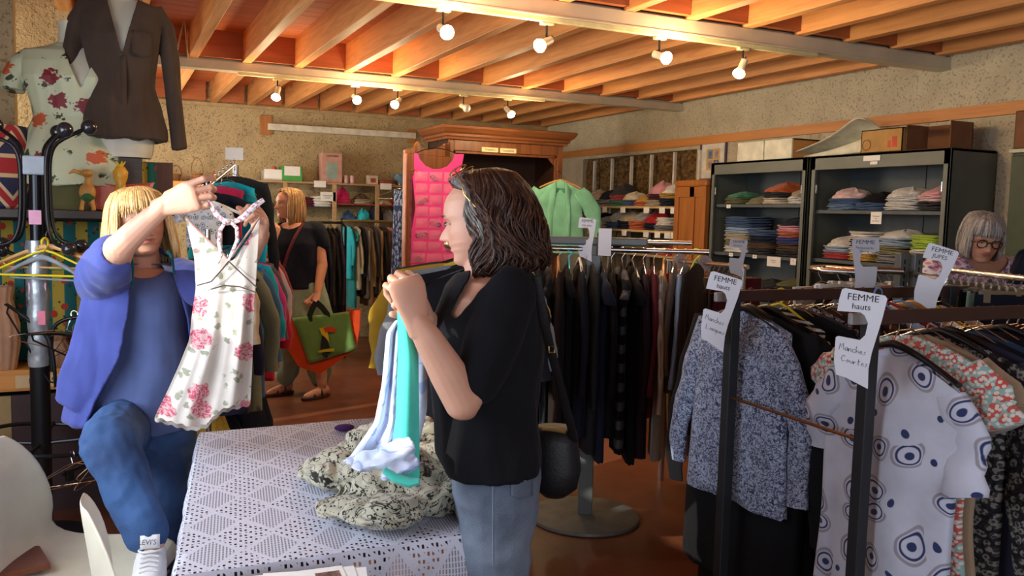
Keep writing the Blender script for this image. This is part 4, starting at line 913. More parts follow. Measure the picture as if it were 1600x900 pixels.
# ---- rack with round dividers (trousers) -----------------------------------------------------
d0, d1 = Vector(P(1062, 405, 4.75)), Vector(P(1162, 408, 4.35)); d0.z = d1.z = 1.26; dd = (d1-d0).normalized()
e = empty('clothes_rack', tuple(Vector((d1.x, d1.y, 0))), 0, 'chrome rack of women\'s trousers with round grey size dividers', 'clothes rack'); o0 = Vector((d1.x, d1.y, 0))
MB().cyl(tuple(d0-dd*.1-o0), tuple(d1+dd*.03-o0), .012, 12).build('rail', CHROME, e)
MB().cyl(tuple(d1-o0), tuple(Vector((d1.x, d1.y, 0))-o0), .016, 12).build('post', CHROME, e); MB().cyl(tuple(d0-dd*.08-o0), tuple(Vector(((d0-dd*.08).x, (d0-dd*.08).y, 0))-o0), .016, 12).build('post', CHROME, e)
for i, t_ in enumerate((.0, .42)):
    q = MB(); n = 28; p = d0+(d1-d0)*t_
    M_ = Matrix.Translation(p+Vector((0, 0, 0))) @ Matrix.Rotation(math.atan2(-HF[1], -HF[0])+.25, 4, 'Z')
    o_ = [[(x_, r_*math.cos(a), r_*math.sin(a)) for a in (2*math.pi*k/n for k in range(n))] for x_, r_ in ((-.001, .012), (-.001, .042), (.001, .042), (.001, .012), (-.001, .012))]
    q.loft(o_, cap=False, M=M_); o = q.build('size_divider', mat('divider_plastic', 'b9bac4', .35, alpha=.85), ang=20)
    tag(o, 'round grey plastic size divider on the trouser rack, %s' % ('the left one', 'the right one')[i], 'size divider', 'round size dividers')
for i, c in enumerate(('dark brown', 'red', 'tan', 'brown', 'khaki', 'rust', 'dusty pink', 'dark brown', 'beige', 'camel', 'grey-brown', 'burgundy')):
    p = d0+(d1-d0)*(.07+.86*i/11)+Vector((0, 0, .012))
    hang('trousers', p, dd, cloth(COLN[c]), '%s trousers on the divider rack, %s from its far end' % (c, ORD[i]), 'small metal hanger of the %s trousers, %s from the far end' % (c, ORD[i]), 'trousers on the divider rack', 'wire', None, i, (1, .7, .95))
p = Vector(P(1153, 404, 4.1)); sign(p, CAMYAW(p), 'grey FEMME Pantalons sign above the trouser rack', 'FEMME', 'Pantalons', sc=.74, grey=True)
p = Vector(P(917, 375, 4.15)); sign(p, CAMYAW(p)-.5, 'white FEMME Pulls gilets sign on top of the middle rack', 'FEMME', 'Pulls gilets', sc=.85)
e2 = MB().box((-.03, -.02, 0), (.03, .02, .07)).build('sign_holder', GP, smooth=False, bevel=.002, loc=P(942, 386, 4.2), rz=math.radians(-30)); tag(e2, 'grey slotted sign holder on top of the middle rack beam', 'sign holder')
e2 = MB().box((-.035, -.001, -.06), (.035, .001, .07)).build('blank_sign', mat('sign_card', 'dfe1ea', .5, var=.01), smooth=False, bevel=.0005, loc=P(945, 380, 4.1), rz=math.radians(-60)); tag(e2, 'blank back of a white sign beside the grey sign holder', 'sign')
# ---- ring rack and slotted column -----------------------------------------------------------
e = empty('clothes_rack', (2.72, 2.55, 0), 0, 'chrome rack with slotted double column and curved rail before the cabinets', 'clothes rack'); o0 = Vector((2.72, 2.55, 0))
q1 = Vector(P(1418, 440, 3.35)); q1.z = 0
cl = MB()
for dx_ in (-.028, .028):
    c_ = q1+Vector((dx_*HR[0], dx_*HR[1], 0))-o0; cl.box((c_.x-.022, c_.y-.015, 0), (c_.x+.022, c_.y+.015, 1.385))
cl.build('slotted_column', GP, e, smooth=False, bevel=.003)
for dx_ in (-.028, .028):
    c_ = q1+Vector((dx_*HR[0], dx_*HR[1], 0))-o0
    for k in range(5): MB().box((c_.x-.003, c_.y-.0165, 1.23+k*.028), (c_.x+.003, c_.y-.0145, 1.248+k*.028)).build('slot', mat('slot_dark', '101012', .8, var=0), e, smooth=False)

def polyrail(pts, nm, r=.012): MB().tube([tuple(Vector(p)-o0) for p in pts], r, 10).build(nm, CHROME, e)
ra = Vector(P(1345, 421, 3.3)); rb = Vector(P(1410, 424, 3.3)); polyrail([ra, rb], 'front_arm', .014)
rc = [Vector(P(x, y, D)) for x, y, D in ((1410, 418, 3.45), (1340, 410, 3.62), (1290, 408, 3.75), (1272, 410, 3.7), (1268, 415, 3.62), (1285, 420, 3.5), (1345, 424, 3.42))]
for p in rc: p.z = 1.3+.0*p.z
polyrail(rc, 'curved_rail')
jr = [Vector(P(x, y, D)) for x, y, D in ((1432, 418, 3.3), (1475, 418, 3.0))]; jr[1].z = jr[0].z = 1.305; polyrail(jr, 'side_arm', .012)
MB().box((-.2, -.2, 0), (.2, .2, .02), Matrix.Translation(q1-o0)).build('base_plate', GP, e, smooth=False, bevel=.004)
p = Vector(P(1350, 417, 3.22)); sign(p, CAMYAW(p), 'grey FEMME Pantacourts Shorts sign on the chrome rack', 'FEMME', 'Pantacourts|Shorts', sc=.86, grey=True, flip=True)
p = Vector(P(1459, 436, 2.95)); sign(p, CAMYAW(p)+.1, 'white FEMME JUPES sign on the chrome side arm', 'FEMME', 'JUPES', roll=math.radians(12), sc=.92)
for i in range(9):
    t_ = i/8; p = rc[0].lerp(rc[2], t_) if i < 6 else rc[5].lerp(rc[6], (i-6)/2)
    dv = (rc[2]-rc[0]).normalized()
    c = ('black', 'navy', 'white', 'grey', 'black', 'olive', 'off-white', 'dark grey', 'pale blue')[i]
    hang('trousers', p+Vector((0, 0, .012)), dv, cloth(COLN[c]), '%s shorts on the curved chrome rail, %s from the column' % (c, ORD[i]), '%s clip hanger, %s from the column' % ('white' if i % 2 else 'metal', ORD[i]), 'shorts on the curved chrome rail', 'clip' if i % 2 else 'wire', WHITEP if i % 2 else None, i, (1, .8, .45), name='shorts', cat='shorts')
# right-hand skirt rail in front of the woman with glasses
s0, s1 = Vector(P(1480, 417, 3.6)), Vector(P(1600, 424, 3.15)); s0.z = s1.z = 1.31; sd = (s1-s0).normalized()
e = empty('clothes_rack', s0, 0, 'chrome rail of skirts in front of the woman with glasses', 'clothes rack')
MB().cyl((0, 0, 0), tuple(s1-s0+sd*.3), .012, 12).build('rail', CHROME, e)
for v in (Vector((0, 0, 0)), s1-s0+sd*.28): MB().cyl(tuple(v), (v.x, v.y, -1.31), .015, 10).build('post', CHROME, e)
for i, (c, k) in enumerate((('plum', 0), ('off-white', 0), ('black', 0), ('grey', 1), ('black', 0), ('dark grey', 0), ('khaki', 0), ('black', 0), ('green', 2), ('dark navy', 0))):
    p = s0+(s1-s0)*(.05+i*.1)+Vector((0, 0, .012))
    m_ = cloth('7c8494', 'squiggle', '3a4252', sc=.9) if k == 1 else (cloth('8fae9c') if k == 2 else cloth(COLN[c]))
    hang('skirtlong', p, sd, m_, '%s skirt, %s from the left on the skirt rail' % ({1: 'grey sprigged', 2: 'pale green'}.get(k, c), ORD[i]), 'clear clip hanger, %s from the left on the skirt rail' % ORD[i], 'skirts on the right-hand rail', 'clip', CHROME, i, (1, .8, .75), name='skirt', cat='skirt')
# ---- back rail in front of the back shelves ---------------------------------------------------
e = empty('clothes_rack', (2.25, 9.2, 0), 0, 'brass-coloured rail of coats along the back wall', 'clothes rack')
BRS = mat('brass_rail', 'b09a58', .35, .8, var=.03)
MB().cyl((0, 0, 1.37), (.95, 0, 1.37), .012, 10).build('rail', BRS, e)
for x in (0, .95): MB().cyl((x, 0, 0), (x, 0, 1.4), .013, 10).build('post', BLACKM, e)
MB().box((-.02, -.2, 0), (.02, .2, .03)).build('foot', BLACKM, e); MB().box((.93, -.2, 0), (.97, .2, .03)).build('foot', BLACKM, e)
bk = [('cyan', 'coat', .62), ('teal', 'dress', .9), ('beige', 'coat', .75), ('black', 'coat', .8), ('warm grey', 'coat', .85), ('camel', 'coat', .95), ('dark grey', 'coat', .8), ('camel', 'coat', .85), ('charcoal', 'coat', .8), ('brown', 'cardigan', .8), ('dusty pink', 'coat', .85), ('rust', 'coat', .85), ('red', 'coat', .95), ('red', 'coat', .95), ('burgundy', 'coat', .95)]
for i, (c, k, s_) in enumerate(bk):
    hang(k, (2.31+i*.046, 9.2, 1.382), rdir, cloth(COLN[c]), '%s %s, %s from the left on the brass back rail' % (c, k, ORD[i]), 'small hanger, %s from the left on the brass back rail' % ORD[i], 'coats on the brass back rail', 'wire', None, i, (.95, .9, s_))
o = MB().box((2.26, 9.55, 1.36), (3.3, 9.85, 1.38)).build('wooden_board', PW, smooth=False); tag(o, 'narrow board holding caps just above the back coat rail', 'shelf')
for i, (x, c, h, lab) in enumerate(((2.45, 'denim blue', .1, 'blue crumpled hat above the back coat rail'), (2.62, 'turquoise', .12, 'turquoise and pink cap heap above the back coat rail'), (2.77, 'navy', .22, 'tall navy bundle above the back coat rail'), (2.92, 'grey', .12, 'grey cap right of the navy bundle'), (3.1, 'white', .09, 'white cap at the right end of the board'))):
    put_folded(x, 9.7, 1.381, .2, .17, h, 0, cm(c), lab, 'hats above the back coat rail', 'heap', i)
# dark coats beside it
e = empty('clothes_rack', (1.72, 8.5, 0), 0, 'rail of dark coats behind the walking woman', 'clothes rack')
MB().tube([(0, 0, 0), (0, 0, 1.3), (.03, 0, 1.36), (.36, 0, 1.36), (.4, 0, 1.32), (.4, 0, 0)], .012, 10).build('frame', BLACKM, e)
for i in range(7):
    c = ('charcoal', 'dark brown', 'black', 'dark navy', 'dark brown', 'black', 'dark plum', 'dark brown', 'black')[i]
    hang('coat', (1.78+i*.042, 8.5, 1.372), rdir, cloth(COLN[c]), '%s long coat, %s from the left on the dark coat rail' % (c, ORD[i]), 'black hanger, %s from the left on the dark coat rail' % ORD[i], 'dark coats behind the walking woman', 'plastic', BLACKP, i, (1, .9, 1.1))
# navy printed robe on a wall hook
hang('skirtlong', tuple(P(624, 285, 7.75)), (HF[0], HF[1]), cloth('22325a', 'ditsy', '8fa0c4', '2c3f70', sc=.35), 'long navy and white printed fabric hanging by the wardrobe door edge', 'metal hanger of the navy printed fabric', 'fabric beside the wardrobe door', 'wire', None, 0, (.28, .8, 1.0), name='printed_robe', cat='robe')
# ---- rack on the left behind the blonde woman -----------------------------------------------
w0, w1 = Vector(P(316, 299, 4.3)), Vector(P(366, 258, 4.95)); wd = (w1-w0).normalized()
e = empty('clothes_rack', w1, 0, 'chrome rack with a stepped sloping arm behind the held-up dress', 'clothes rack')
MB().cyl(tuple(w0-w1), (0, 0, 0), .009, 10).build('sloping_arm', CHROME, e)
for k in range(9):
    p = (w0-w1)*(k/8); MB().cyl(tuple(p), tuple(p+Vector((0, 0, .028))), .005, 6).ball(tuple(p+Vector((0, 0, .03))), .008, 8, 6).build('stud', CHROME, e)
MB().cyl((.01, .02, .0), (.01, .02, -w1.z), .018, 12).build('post', CHROME, e)
lr0 = Vector(P(325, 400, 3.95)); lr1 = Vector(P(385, 398, 5.3)); lr0.z = lr1.z = 1.27; ld = (lr1-lr0).normalized()
MB().cyl(tuple(lr0-w1), tuple(lr1-w1), .012, 10).build('lower_rail', CHROME, e)
MB().cyl(tuple(lr0-w1+Vector((0, 0, .12))), (lr0.x-w1.x, lr0.y-w1.y, -w1.z), .012, 10).build('front_post', CHROME, e)
MB().box((-.3, -.5, -w1.z), (.3, .2, -w1.z+.02)).build('base_plate', GP, e, smooth=False)
for i, (t_, c, k, lab, sc_) in enumerate(((.05, 'd8d4cc', 'tee', 'white and navy patterned top on the sloping arm', .55), (.3, '1a1c28', 'tee', 'navy top on the sloping arm', .8), (.55, 'c02a5a', 'top', 'dark pink strap top on the sloping arm', .8), (.75, '12b0c4', 'sweater', 'bright turquoise sweater high on the sloping arm', 1.0), (.97, '2a2c30', 'coat', 'black coat at the back of the sloping arm', 1.05))):
    m_ = cloth(c, 'circles', '1c2448', '6a78a0', sc=1.2) if i == 0 else cloth(c)
    hang(k, w0+(w1-w0)*t_+Vector((0, 0, .009)), (wd.x, wd.y), m_, lab, 'metal hanger, %s from the front on the sloping arm' % ORD[i], 'clothes on the sloping arm', 'wire' if i != 0 else 'plastic', None if i != 0 else WHITEP, i, (sc_*.85, .9, (.4, .45, .5, .75, .8)[i]), rzoff=(.0, 0, 0, -.45, -.3)[i])
lst = [('c0a888', 'coat', 'beige blouse with a red collar behind the held-up dress', .55), ('2a2a40', 'coat', 'dark indigo coat behind the beige blouse', .8), ('7a7f6a', 'coat', 'olive checked jacket low behind the dress', .82), ('3a5f8c', 'coat', 'denim jacket behind the olive one', .78), ('14a0b8', 'coat', 'cyan jacket on the lower left rail', .62), ('c83a90', 'coat', 'magenta coat on the lower left rail', .68), ('5a5560', 'coat', 'grey coat on the lower left rail', .7), ('c01c3c', 'coat', 'long crimson coat on the lower left rail', .8), ('b8b4c0', 'coat', 'pale grey coat behind the crimson one', .7), ('a03a48', 'coat', 'raspberry coat at the back of the lower left rail', .78)]
for i, (c, k, lab, s_) in enumerate(lst):
    hang(k, lr0+(lr1-lr0)*(.03+.1*i)+Vector((0, 0, .012)), (ld.x, ld.y), cloth(c), lab, 'dark hanger, %s from the front on the lower left rail' % ORD[i], 'coats on the lower left rail', 'plastic', BLACKP, i, (.92 if i > 1 else .72, 1.2, s_))
# dark bags and clothes on the floor below
for i, (x, D, w_, d_, h_, c, lab) in enumerate(((352, 4.9, .32, .3, .36, 'dark navy', 'dark navy bundle standing on the floor behind the table'), (335, 4.6, .25, .2, .42, 'mustard', 'mustard and black bundle nearest the table corner'), (388, 5.0, .3, .3, .56, 'dark navy', 'large dark blue bag-like bundle on the floor below the coats'))):
    q_ = P(x, 600, D); put_folded(q_[0], q_[1], .021, w_, d_, h_, .3*i, cloth(COLN[c], 'lines', 'c8a860') if i == 1 else cloth(COLN[c]), lab, 'bundles on the floor by the left rack', 'heap', i, 'cloth_bundle', 'bundle')
# ---- pink jewellery organiser on the wardrobe door ------------------------------------------
PK = cloth('f0489c'); PKC = mat('clear_pocket', 'f0a8cc', .12, var=0, alpha=.35)
ob = Vector(P(682, 240, 7.65)); rz = -math.radians(25)
e = empty('jewellery_organiser', ob, rz, 'bright pink dress-shaped jewellery organiser with clear pockets by the wardrobe', 'organiser'); e.scale = (1.09,)*3
E1 = [(-.225, 0), (-.155, 0), (-.135, -.05), (-.09, -.1), (-.03, -.125), (.03, -.125), (.09, -.1), (.135, -.05), (.15, 0), (.225, 0), (.2, -.14), (.18, -.3), (.165, -.45), (.18, -.62), (.23, -.85), (.27, -1.05), (-.2, -1.07), (-.15, -1.05), (-.26, -1.05), (-.24, -.85), (-.19, -.62), (-.165, -.45), (-.18, -.3), (-.2, -.14)]
E1 = [q for q in E1 if q not in ((-.2, -1.07), (-.15, -1.05))]
MB().prism(E1, 1, -.006, .006).build('body', PK, e, smooth=False, bevel=.002)
rj = random.Random(8)
for r_ in range(9):
    z = -.145-r_*.095; hw = .18-.015*math.sin(r_/8*3)+(.05*max(0, r_-5)/3)
    for c_ in range(3):
        x = -hw+c_*(2*hw/3)
        rows = [[(x+.006+(2*hw/3-.012)*u/6, -.007-.014*math.sin(math.pi*u/6)*math.sin(math.pi*(.15+.85*v/5))+.003*rj.uniform(-1, 1), z-.08+.075*v/5) for u in range(7)] for v in range(6)]
        pk = MB().grid(rows).build('pocket', PKC, e)
        if rj.random() < .45:
            cc = rj.choice(('20202a', 'c8c8cc', '8a6a3a', '3a3a48')); q = MB()
            for _ in range(3):
                a_ = Vector((x+hw/3+rj.uniform(-.03, .03), -.011, z-.055+rj.uniform(-.01, .02)))
                q.tube([tuple(a_+Vector((.018*math.cos(t_), 0, .014*math.sin(t_)))) for t_ in (6.283*k/10 for k in range(11))], .003, 5)
            q.build('jewellery', mat('jewel_'+cc, cc, .3, .6, var=0), pk)
MB().tube([(-.19, 0, -.01), (-.1, 0, .03), (0, 0, .045), (.1, 0, .03), (.19, 0, -.01)], .004, 6).tube([(0, 0, .045), (0, 0, .07), (.012, 0, .09), (0, 0, .1)], .003, 6).build('hanger_top', BLACKM, e)
# ---- mint cardigan on a wooden hanger --------------------------------------------------------
mp = Vector(P(872, 262, 7.15)); MI = cloth('92dfba')
hz = Vector(P(876, 272, 8.42))
add_hanger('wood', hz, -math.radians(25), 'wooden hanger holding the mint cardigan on the wardrobe edge', 'hanger of the mint cardigan', WOODH)
g = garment_mb(w=.46, L=.72, th=.05, slv='long', seed=4, neck=.0, flare=.22, sl_len=.42, spread=.22, sl_r=.095, drop=.12)
o = g.build('mint_cardigan', MI, ang=80, loc=hz+Vector((0, 0, -.05)), rz=-math.radians(25)); tag(o, 'mint green draped cardigan on a wooden hanger beside the wardrobe', 'cardigan')
for sd_, w_ in ((-1, .075), (1, .06)):
    rows = [[(sd_*(.035+.045*s_+w_*u/4*(1-.3*s_)), -.062-.012*math.sin(3.14*u/4)-.01*math.sin(9*s_+u), -.005-.09*(u/4)*(1-s_)-s_*.72) for u in range(5)] for s_ in (k/12 for k in range(13))]
    MB().grid(rows).build('lapel', MI, o, sub=1, solid=.006)
mi2 = MB().grid([[(-.05+.1*u/5, -.045-.004*math.sin(u*2), -.09-.6*v/6) for u in range(6)] for v in range(7)]).build('inner_top', cloth('5fae90', 'squiggle', '3f8468', sc=.5), o, solid=.004)

wr = [o for o in COL.objects if o.name == 'wardrobe'][0]
hl_ = hz-wr.location; MB().tube([(hl_.x, hl_.y+.12, hl_.z+.03), (hl_.x, hl_.y+.03, hl_.z+.03), tuple(hl_+Vector((0, -.01, 0))), (hl_.x, hl_.y-.03, hl_.z+.02)], .004, 6).build('coat_hook', CHROME, wr)

cdp = w1+Vector((0, 0, .03)); o = MB().box((-.05, -.001, 0), (.05, .001, .07)).build('blank_sign', PAPER, smooth=False, loc=cdp, rz=math.radians(-20)); tag(o, 'small white card on top of the sloping-arm rack', 'sign')
# ---------------------------------------------------------------- work table with crochet cloth
m, t, b = newmat('crochet_lace')
uvn = t.n.new('ShaderNodeTexCoord').outputs['UV']; sx_ = t.node('ShaderNodeSeparateXYZ', None, Vector=uvn)
def tri(s, p, o=0.0): return t.math('MULTIPLY', t.math('ABSOLUTE', t.math('SUBTRACT', t.math('FRACT', t.math('ADD', t.math('DIVIDE', s, p), o)), .5)), 2.0)
U, V = sx_.outputs[0], sx_.outputs[1]
dm = t.math('ADD', tri(U, .135), tri(V, .185))
inside = t.inv(t.step(dm, .80, .03))
def sinstep(s, per, thr): return t.step(t.math('SINE', t.math('MULTIPLY', s, 6.2832/per)), thr, .15)
hat = t.math('MULTIPLY', t.math('MULTIPLY', sinstep(U, .0075, .1), sinstep(V, .013, -.82)), inside)
clu = t.math('MULTIPLY', t.step(dm, 1.02, .03), t.step(t.math('SINE', t.math('MULTIPLY', t.math('ADD', U, V), 6.2832/.034)), -.35, .1))
hol = t.math('MULTIPLY', t.math('MULTIPLY', sinstep(U, .0115, .05), sinstep(V, .016, -.1)), clu)
holes = t.math('MAXIMUM', t.math('MULTIPLY', hat, .62), hol, clamp=True)
b.inputs['Base Color'].default_value = lin('c6c8d6'); b.inputs['Roughness'].default_value = .9
t.l.new(t.inv(holes), b.inputs['Alpha'])
bump(t, b, t.inv(holes), .5, .002); LACE = m
TZ = .74
q4 = [Vector((.11, 1.83, 0)), Vector((.785, 1.83, 0)), Vector((.93, 3.02, 0)), Vector((.26, 3.0, 0))]
e = empty('work_table', (.45, 2.4, 0), 0, 'table under the white crochet cloth between the two women', 'table'); t0 = Vector((.45, 2.4, 0))
tt = MB(); pl = [tuple((p-t0)*.985)[:2] for p in q4]; tt.prism(pl, 2, TZ-.03, TZ-.004); tt.build('tabletop', mat('table_pinkbrown', '6a4a48', .5), e, smooth=False)
for p in q4:
    c_ = (p-t0)*.9; MB().box((c_.x-.02, c_.y-.02, 0), (c_.x+.02, c_.y+.02, TZ-.03)).build('leg', BLACKM, e, smooth=False)
def cloth_pt(u, v):         # u, v in metres on the cloth, outside 0..W x 0..L hangs down
    Wd, Ld = .675, 1.18; uu, vv = min(max(u, 0), Wd), min(max(v, 0), Ld)
    a, c = uu/Wd, vv/Ld; p = (q4[0]*(1-a)+q4[1]*a)*(1-c)+(q4[3]*(1-a)+q4[2]*a)*c
    over = max(-u, u-Wd, 0)+max(-v, v-Ld, 0)
    z = TZ+.001+.0012*mn.noise((u*9, v*9, 0))
    if over > 0:
        d = Vector((-1 if u < 0 else (1 if u > Wd else 0), -1 if v < 0 else (1 if v > Ld else 0), 0))
        wv = .012*math.sin((u+v)*26)+.008*math.sin((u-v)*47)
        out = .006+min(over, .05)*.18+wv*min(1, over*5)
        p = p+d*max(out, .006); z = TZ-over+.006*math.exp(-over*60)
    return (p.x, p.y, max(z, .3))
us = sorted(set([round(-.34+i*.02, 4) for i in range(51)]+[0, .675])); vs = sorted(set([round(-.34+i*.02, 4) for i in range(94)]+[0, 1.18]))
us = [u for u in us if u < .675+.34]; rows = [[cloth_pt(u, v) for u in us] for v in vs]
o = MB().grid(rows).build('crochet_tablecloth', LACE, ang=60); me = o.data
uvl = me.uv_layers.new(name='UVMap'); nu = len(us)
for lp in me.loops: k = lp.vertex_index; uvl.data[lp.index].uv = (us[k % nu], vs[k//nu])
tag(o, 'white crochet lace tablecloth draped over the work table', 'tablecloth')
# white desk in front with printed sheets
e = empty('white_desk', (.1, 1.3, 0), 0, 'white desk edge at the bottom of the picture under the printed sheets', 'desk')
dkz = .745; fp = on(2, dkz, 306, 900)
MB().box((-.02, -.35, dkz-.025), (.36, .42, dkz)).build('desktop', WHITEP, e, smooth=False, bevel=.004)
for x, y in ((.0, -.33), (.32, -.33), (.0, .36), (.32, .36)): MB().box((x, y, 0), (x+.025, y+.025, dkz-.025)).build('leg', STEELG, e, smooth=False)
def sheet(i, cx, cy, rz, lab, printed=False):
    o = MB().box((-.105, -.1485, 0), (.105, .1485, .0008)).build('paper_sheet', PAPER, smooth=False, loc=(cx, cy, dkz+.0005+i*.0012), rz=rz); tag(o, lab, 'paper sheet', 'printed sheets on the white desk')
    if printed:
        p_ = MB(); p_.box((.045, .085, .0008), (.095, .125, .0012)); p_.build('printed_photo', mat('photo_print', '6a4a48', .6, var=.5, vs=60), o, smooth=False)
        text('heading', '« Benef\'Fringue »' if False else 'Benef Fringues', .011, INK, o, (-.01, .107, .001), (0, 0, 0), .00005)
        l = MB()
        for k in range(9): l.box((-.09, .088-k*.012, .0008), (.02-(k*7 % 5)*.008, .0895-k*.012, .0010))
        l.build('text_lines', mat('red_text', 'b07a72', .8), o, smooth=False)
sheet(0, .345, 1.60, -.22, 'lowest sheet of the small paper pile on the desk'); sheet(1, .335, 1.60, -.12, 'middle sheet sticking out of the paper pile'); sheet(2, .32, 1.60, -.05, 'top printed sheet with a small photo and a heading', True)
# ---------------------------------------------------------------- white shell chairs
CHW = mat('chair_cream', 'd9d3bd', .45, var=.03)
def shell_chair(loc, rz, lab):
    e = empty('shell_chair', loc, rz, lab, 'chair', 'cream plastic shell chairs')
    prof = [(.24, .415), (.22, .437), (.15, .44), (.05, .43), (-.06, .425), (-.14, .435), (-.185, .47), (-.205, .54), (-.215, .62), (-.225, .70), (-.235, .77), (-.24, .815)]
    hw = [.17, .205, .225, .232, .232, .228, .222, .218, .212, .18, .13, .07]
    crv = [.0, .01, .02, .025, .028, .03, .04, .05, .05, .045, .03, .01]
    rows = []
    for (y, z), w_, c_ in zip(prof, hw, crv):
        back = sstep(.44, .55, z)
        rows.append([(w_*u, y+c_*u*u*back*1.0, z+c_*u*u*(1-back)) for u in (-1+2*k/14 for k in range(15))])
    MB().grid(rows).build('shell', CHW, e, solid=.007, sub=1)
    for sx2 in (-1, 1):
        for sy in (-1, 1): MB().tube([(sx2*.12, sy*.1, .42), (sx2*.2, sy*.2, 0)], .011, 8).build('leg', CHROME, e)
    return e
c1 = Vector(P(118, 797, 1.98))+Vector((1, .06, 0))*.25; shell_chair((c1.x, c1.y, 0), math.radians(-86), 'cream shell chair nearest the camera, seen from behind its tall back')
c2_ = on(2, .44, 118, 888); shell_chair((c2_[0], c2_[1], 0), math.radians(-112), 'cream shell chair under the raised foot, with a brown pad')
o = MB().prism([(-.1, -.1), (.1, -.1), (.11, .06), (.04, .11), (-.1, .1)], 2, 0, .02).build('leather_pad', cloth('7a4a34'), smooth=False, bevel=.004, loc=(on(2, .45, 5, 885)[0], on(2, .45, 5, 885)[1], .447), rz=.3); tag(o, 'brown leather pad lying on the left shell chair', 'pad')
# ---------------------------------------------------------------- coat stand with ball-ended hooks
cs = Vector((-.29, 4.22, 0)); e = empty('coat_stand', cs, 0, 'black steel coat stand with ball-ended hooks and duct tape', 'coat stand')
MB().cyl((0, 0, .02), (0, 0, .83), .04, 18).build('lower_pole', BLACKM, e); MB().cyl((0, 0, .8), (0, 0, 1.66), .026, 18).build('pole', mat('stand_black', '1a1c22', .22, .5, var=0), e)
tp_ = MB(); tp_.tube([(.002*math.sin(k*5), .002*math.cos(k*3), .79+k*.034) for k in range(17)], [.041+.003*(k % 2)+(.003*(k % 3 == 0)) for k in range(17)], 18); tp_.build('duct_tape', mat('duct_tape', 'a9b0b6', .3, .6, var=.15, vs=20, bmp=.6, bs=30), e)
MB().box((-.045, -.045, 1.61), (.045, .045, 1.69)).build('head_block', mat('grey_block', '9aa4ae', .4), e, smooth=False, bevel=.006)
MB().box((-.027, -.029, 1.4), (.02, -.026, 1.46)).build('price_sticker', mat('sticker_pink', 'e8a8c4', .6), e, smooth=False); MB().box((-.034, -.031, 1.08), (.032, -.027, 1.15)).build('price_sticker', mat('sticker_pink2', 'e6b6d0', .6), e, smooth=False)
MB().box((.0, -.047, .97), (.028, -.044, 1.03)).build('price_sticker', mat('sticker_pink3', 'dc7a90', .6), e, smooth=False)
hx = lambda a: Vector((HR[0]*math.cos(a)+HF[0]*math.sin(a), HR[1]*math.cos(a)+HF[1]*math.sin(a), 0))
def arm(a, z, up=.3, out=.2, low=False):
    d = hx(a)
    if low: pts = [d*.05+Vector((0, 0, z-.16)), d*.05+Vector((0, 0, z)), d*.07+Vector((0, 0, z+.05)), d*.12+Vector((0, 0, z+.075)), d*out+Vector((0, 0, z+.085))]
    else: pts = [d*.18+Vector((0, 0, z-.36)), d*.09+Vector((0, 0, z-.34)), d*.06+Vector((0, 0, z-.26)), d*.055+Vector((0, 0, z)), d*.08+Vector((0, 0, z+.08)), d*out+Vector((0, 0, z+up*.5))]
    # smooth
    q = [pts[0]]
    for i in range(len(pts)-1):
        for s in (.25, .5, .75, 1): q.append(pts[i].lerp(pts[i+1], s))
    for _ in range(2): q = [q[0]]+[(q[i-1]+q[i]*2+q[i+1])/4 for i in range(1, len(q)-1)]+[q[-1]]
    h = MB().tube([tuple(p) for p in q], .0085, 10).build('hook_arm', BLACKM, e)
    MB().ball(tuple(q[-1]), .032, 18, 12).build('ball_end', mat('ball_black', '22242b', .2, coat=.3, var=0), h)
    if not low: MB().ball(tuple(q[0]), .03, 18, 12).build('ball_end', mat('ball_black', '22242b', .2, coat=.3, var=0), h)
arm(.12, 1.67, .3, .22); arm(-.35, 1.66, .28, .17); arm(2.9, 1.67, .3, .2); arm(3.6, 1.66, .25, .22); arm(1.6, 1.66, .3, .2)
arm(3.1, 1.20, .2, .16, True); arm(.1, .92, .2, .2, True)
rg = MB(); rg.tube([tuple(hx(a)*.3*1.0+Vector((0, 0, .46+.012*math.sin(3*a)))) for a in (2*math.pi*k/40 for k in range(41))], .009, 8)
for a in (0.3, 1.9, 3.4, 5.0): rg.tube([(0, 0, .44), tuple(hx(a)*.3+Vector((0, 0, .46)))], .008, 8)
rg.build('umbrella_ring', BLACKM, e)
MB().loft([[(rr*math.cos(a), rr*math.sin(a), zz) for a in (2*math.pi*q/32 for q in range(32))] for rr, zz in ((.2, 0), (.2, .02), (.05, .04))]).build('base', BLACKM, e, ang=30)
# hangers on the stand
YEL = mat('hanger_bright_yellow', 'f0dc28', .35, var=0); GRN = mat('hanger_green', '2ca860', .35); GRY = mat('hanger_grey', '8f959c', .4); TAN = mat('hanger_tan', 'd6a468', .35)
hb = cs+hx(-.2)*.07+Vector((0, 0, 1.335))
hcam = math.atan2(HR[1], HR[0])
for i, (dp, dz, k, mm, lab, rz_, sc_) in enumerate(((-.02, .0, 'plastic', TAN, 'front thick tan plastic hanger on the coat stand', .0, 1.05), (.02, -.005, 'plastic', TAN, 'rear thick tan plastic hanger on the coat stand', .08, 1.05), (-.05, -.03, 'tube', YEL, 'bright yellow tubular hanger on the coat stand', .0, 1.0), (-.07, -.045, 'plastic', GRY, 'grey plastic hanger in front of the yellow one', -.25, .95), (.05, -.01, 'tube', GRN, 'green tubular hanger behind the tan hangers', .1, 1.0))):
    p = hb+hx(-.2)*(.0)+Vector((HF[0], HF[1], 0))*dp+Vector((0, 0, dz+.04))
    o = add_hanger(k, p, hcam+rz_, lab, 'loose hangers on the coat stand', mm); o.scale = (sc_, 1.3, 1.05)
WPL = mat('hanger_milky', 'c8ccd0', .3)
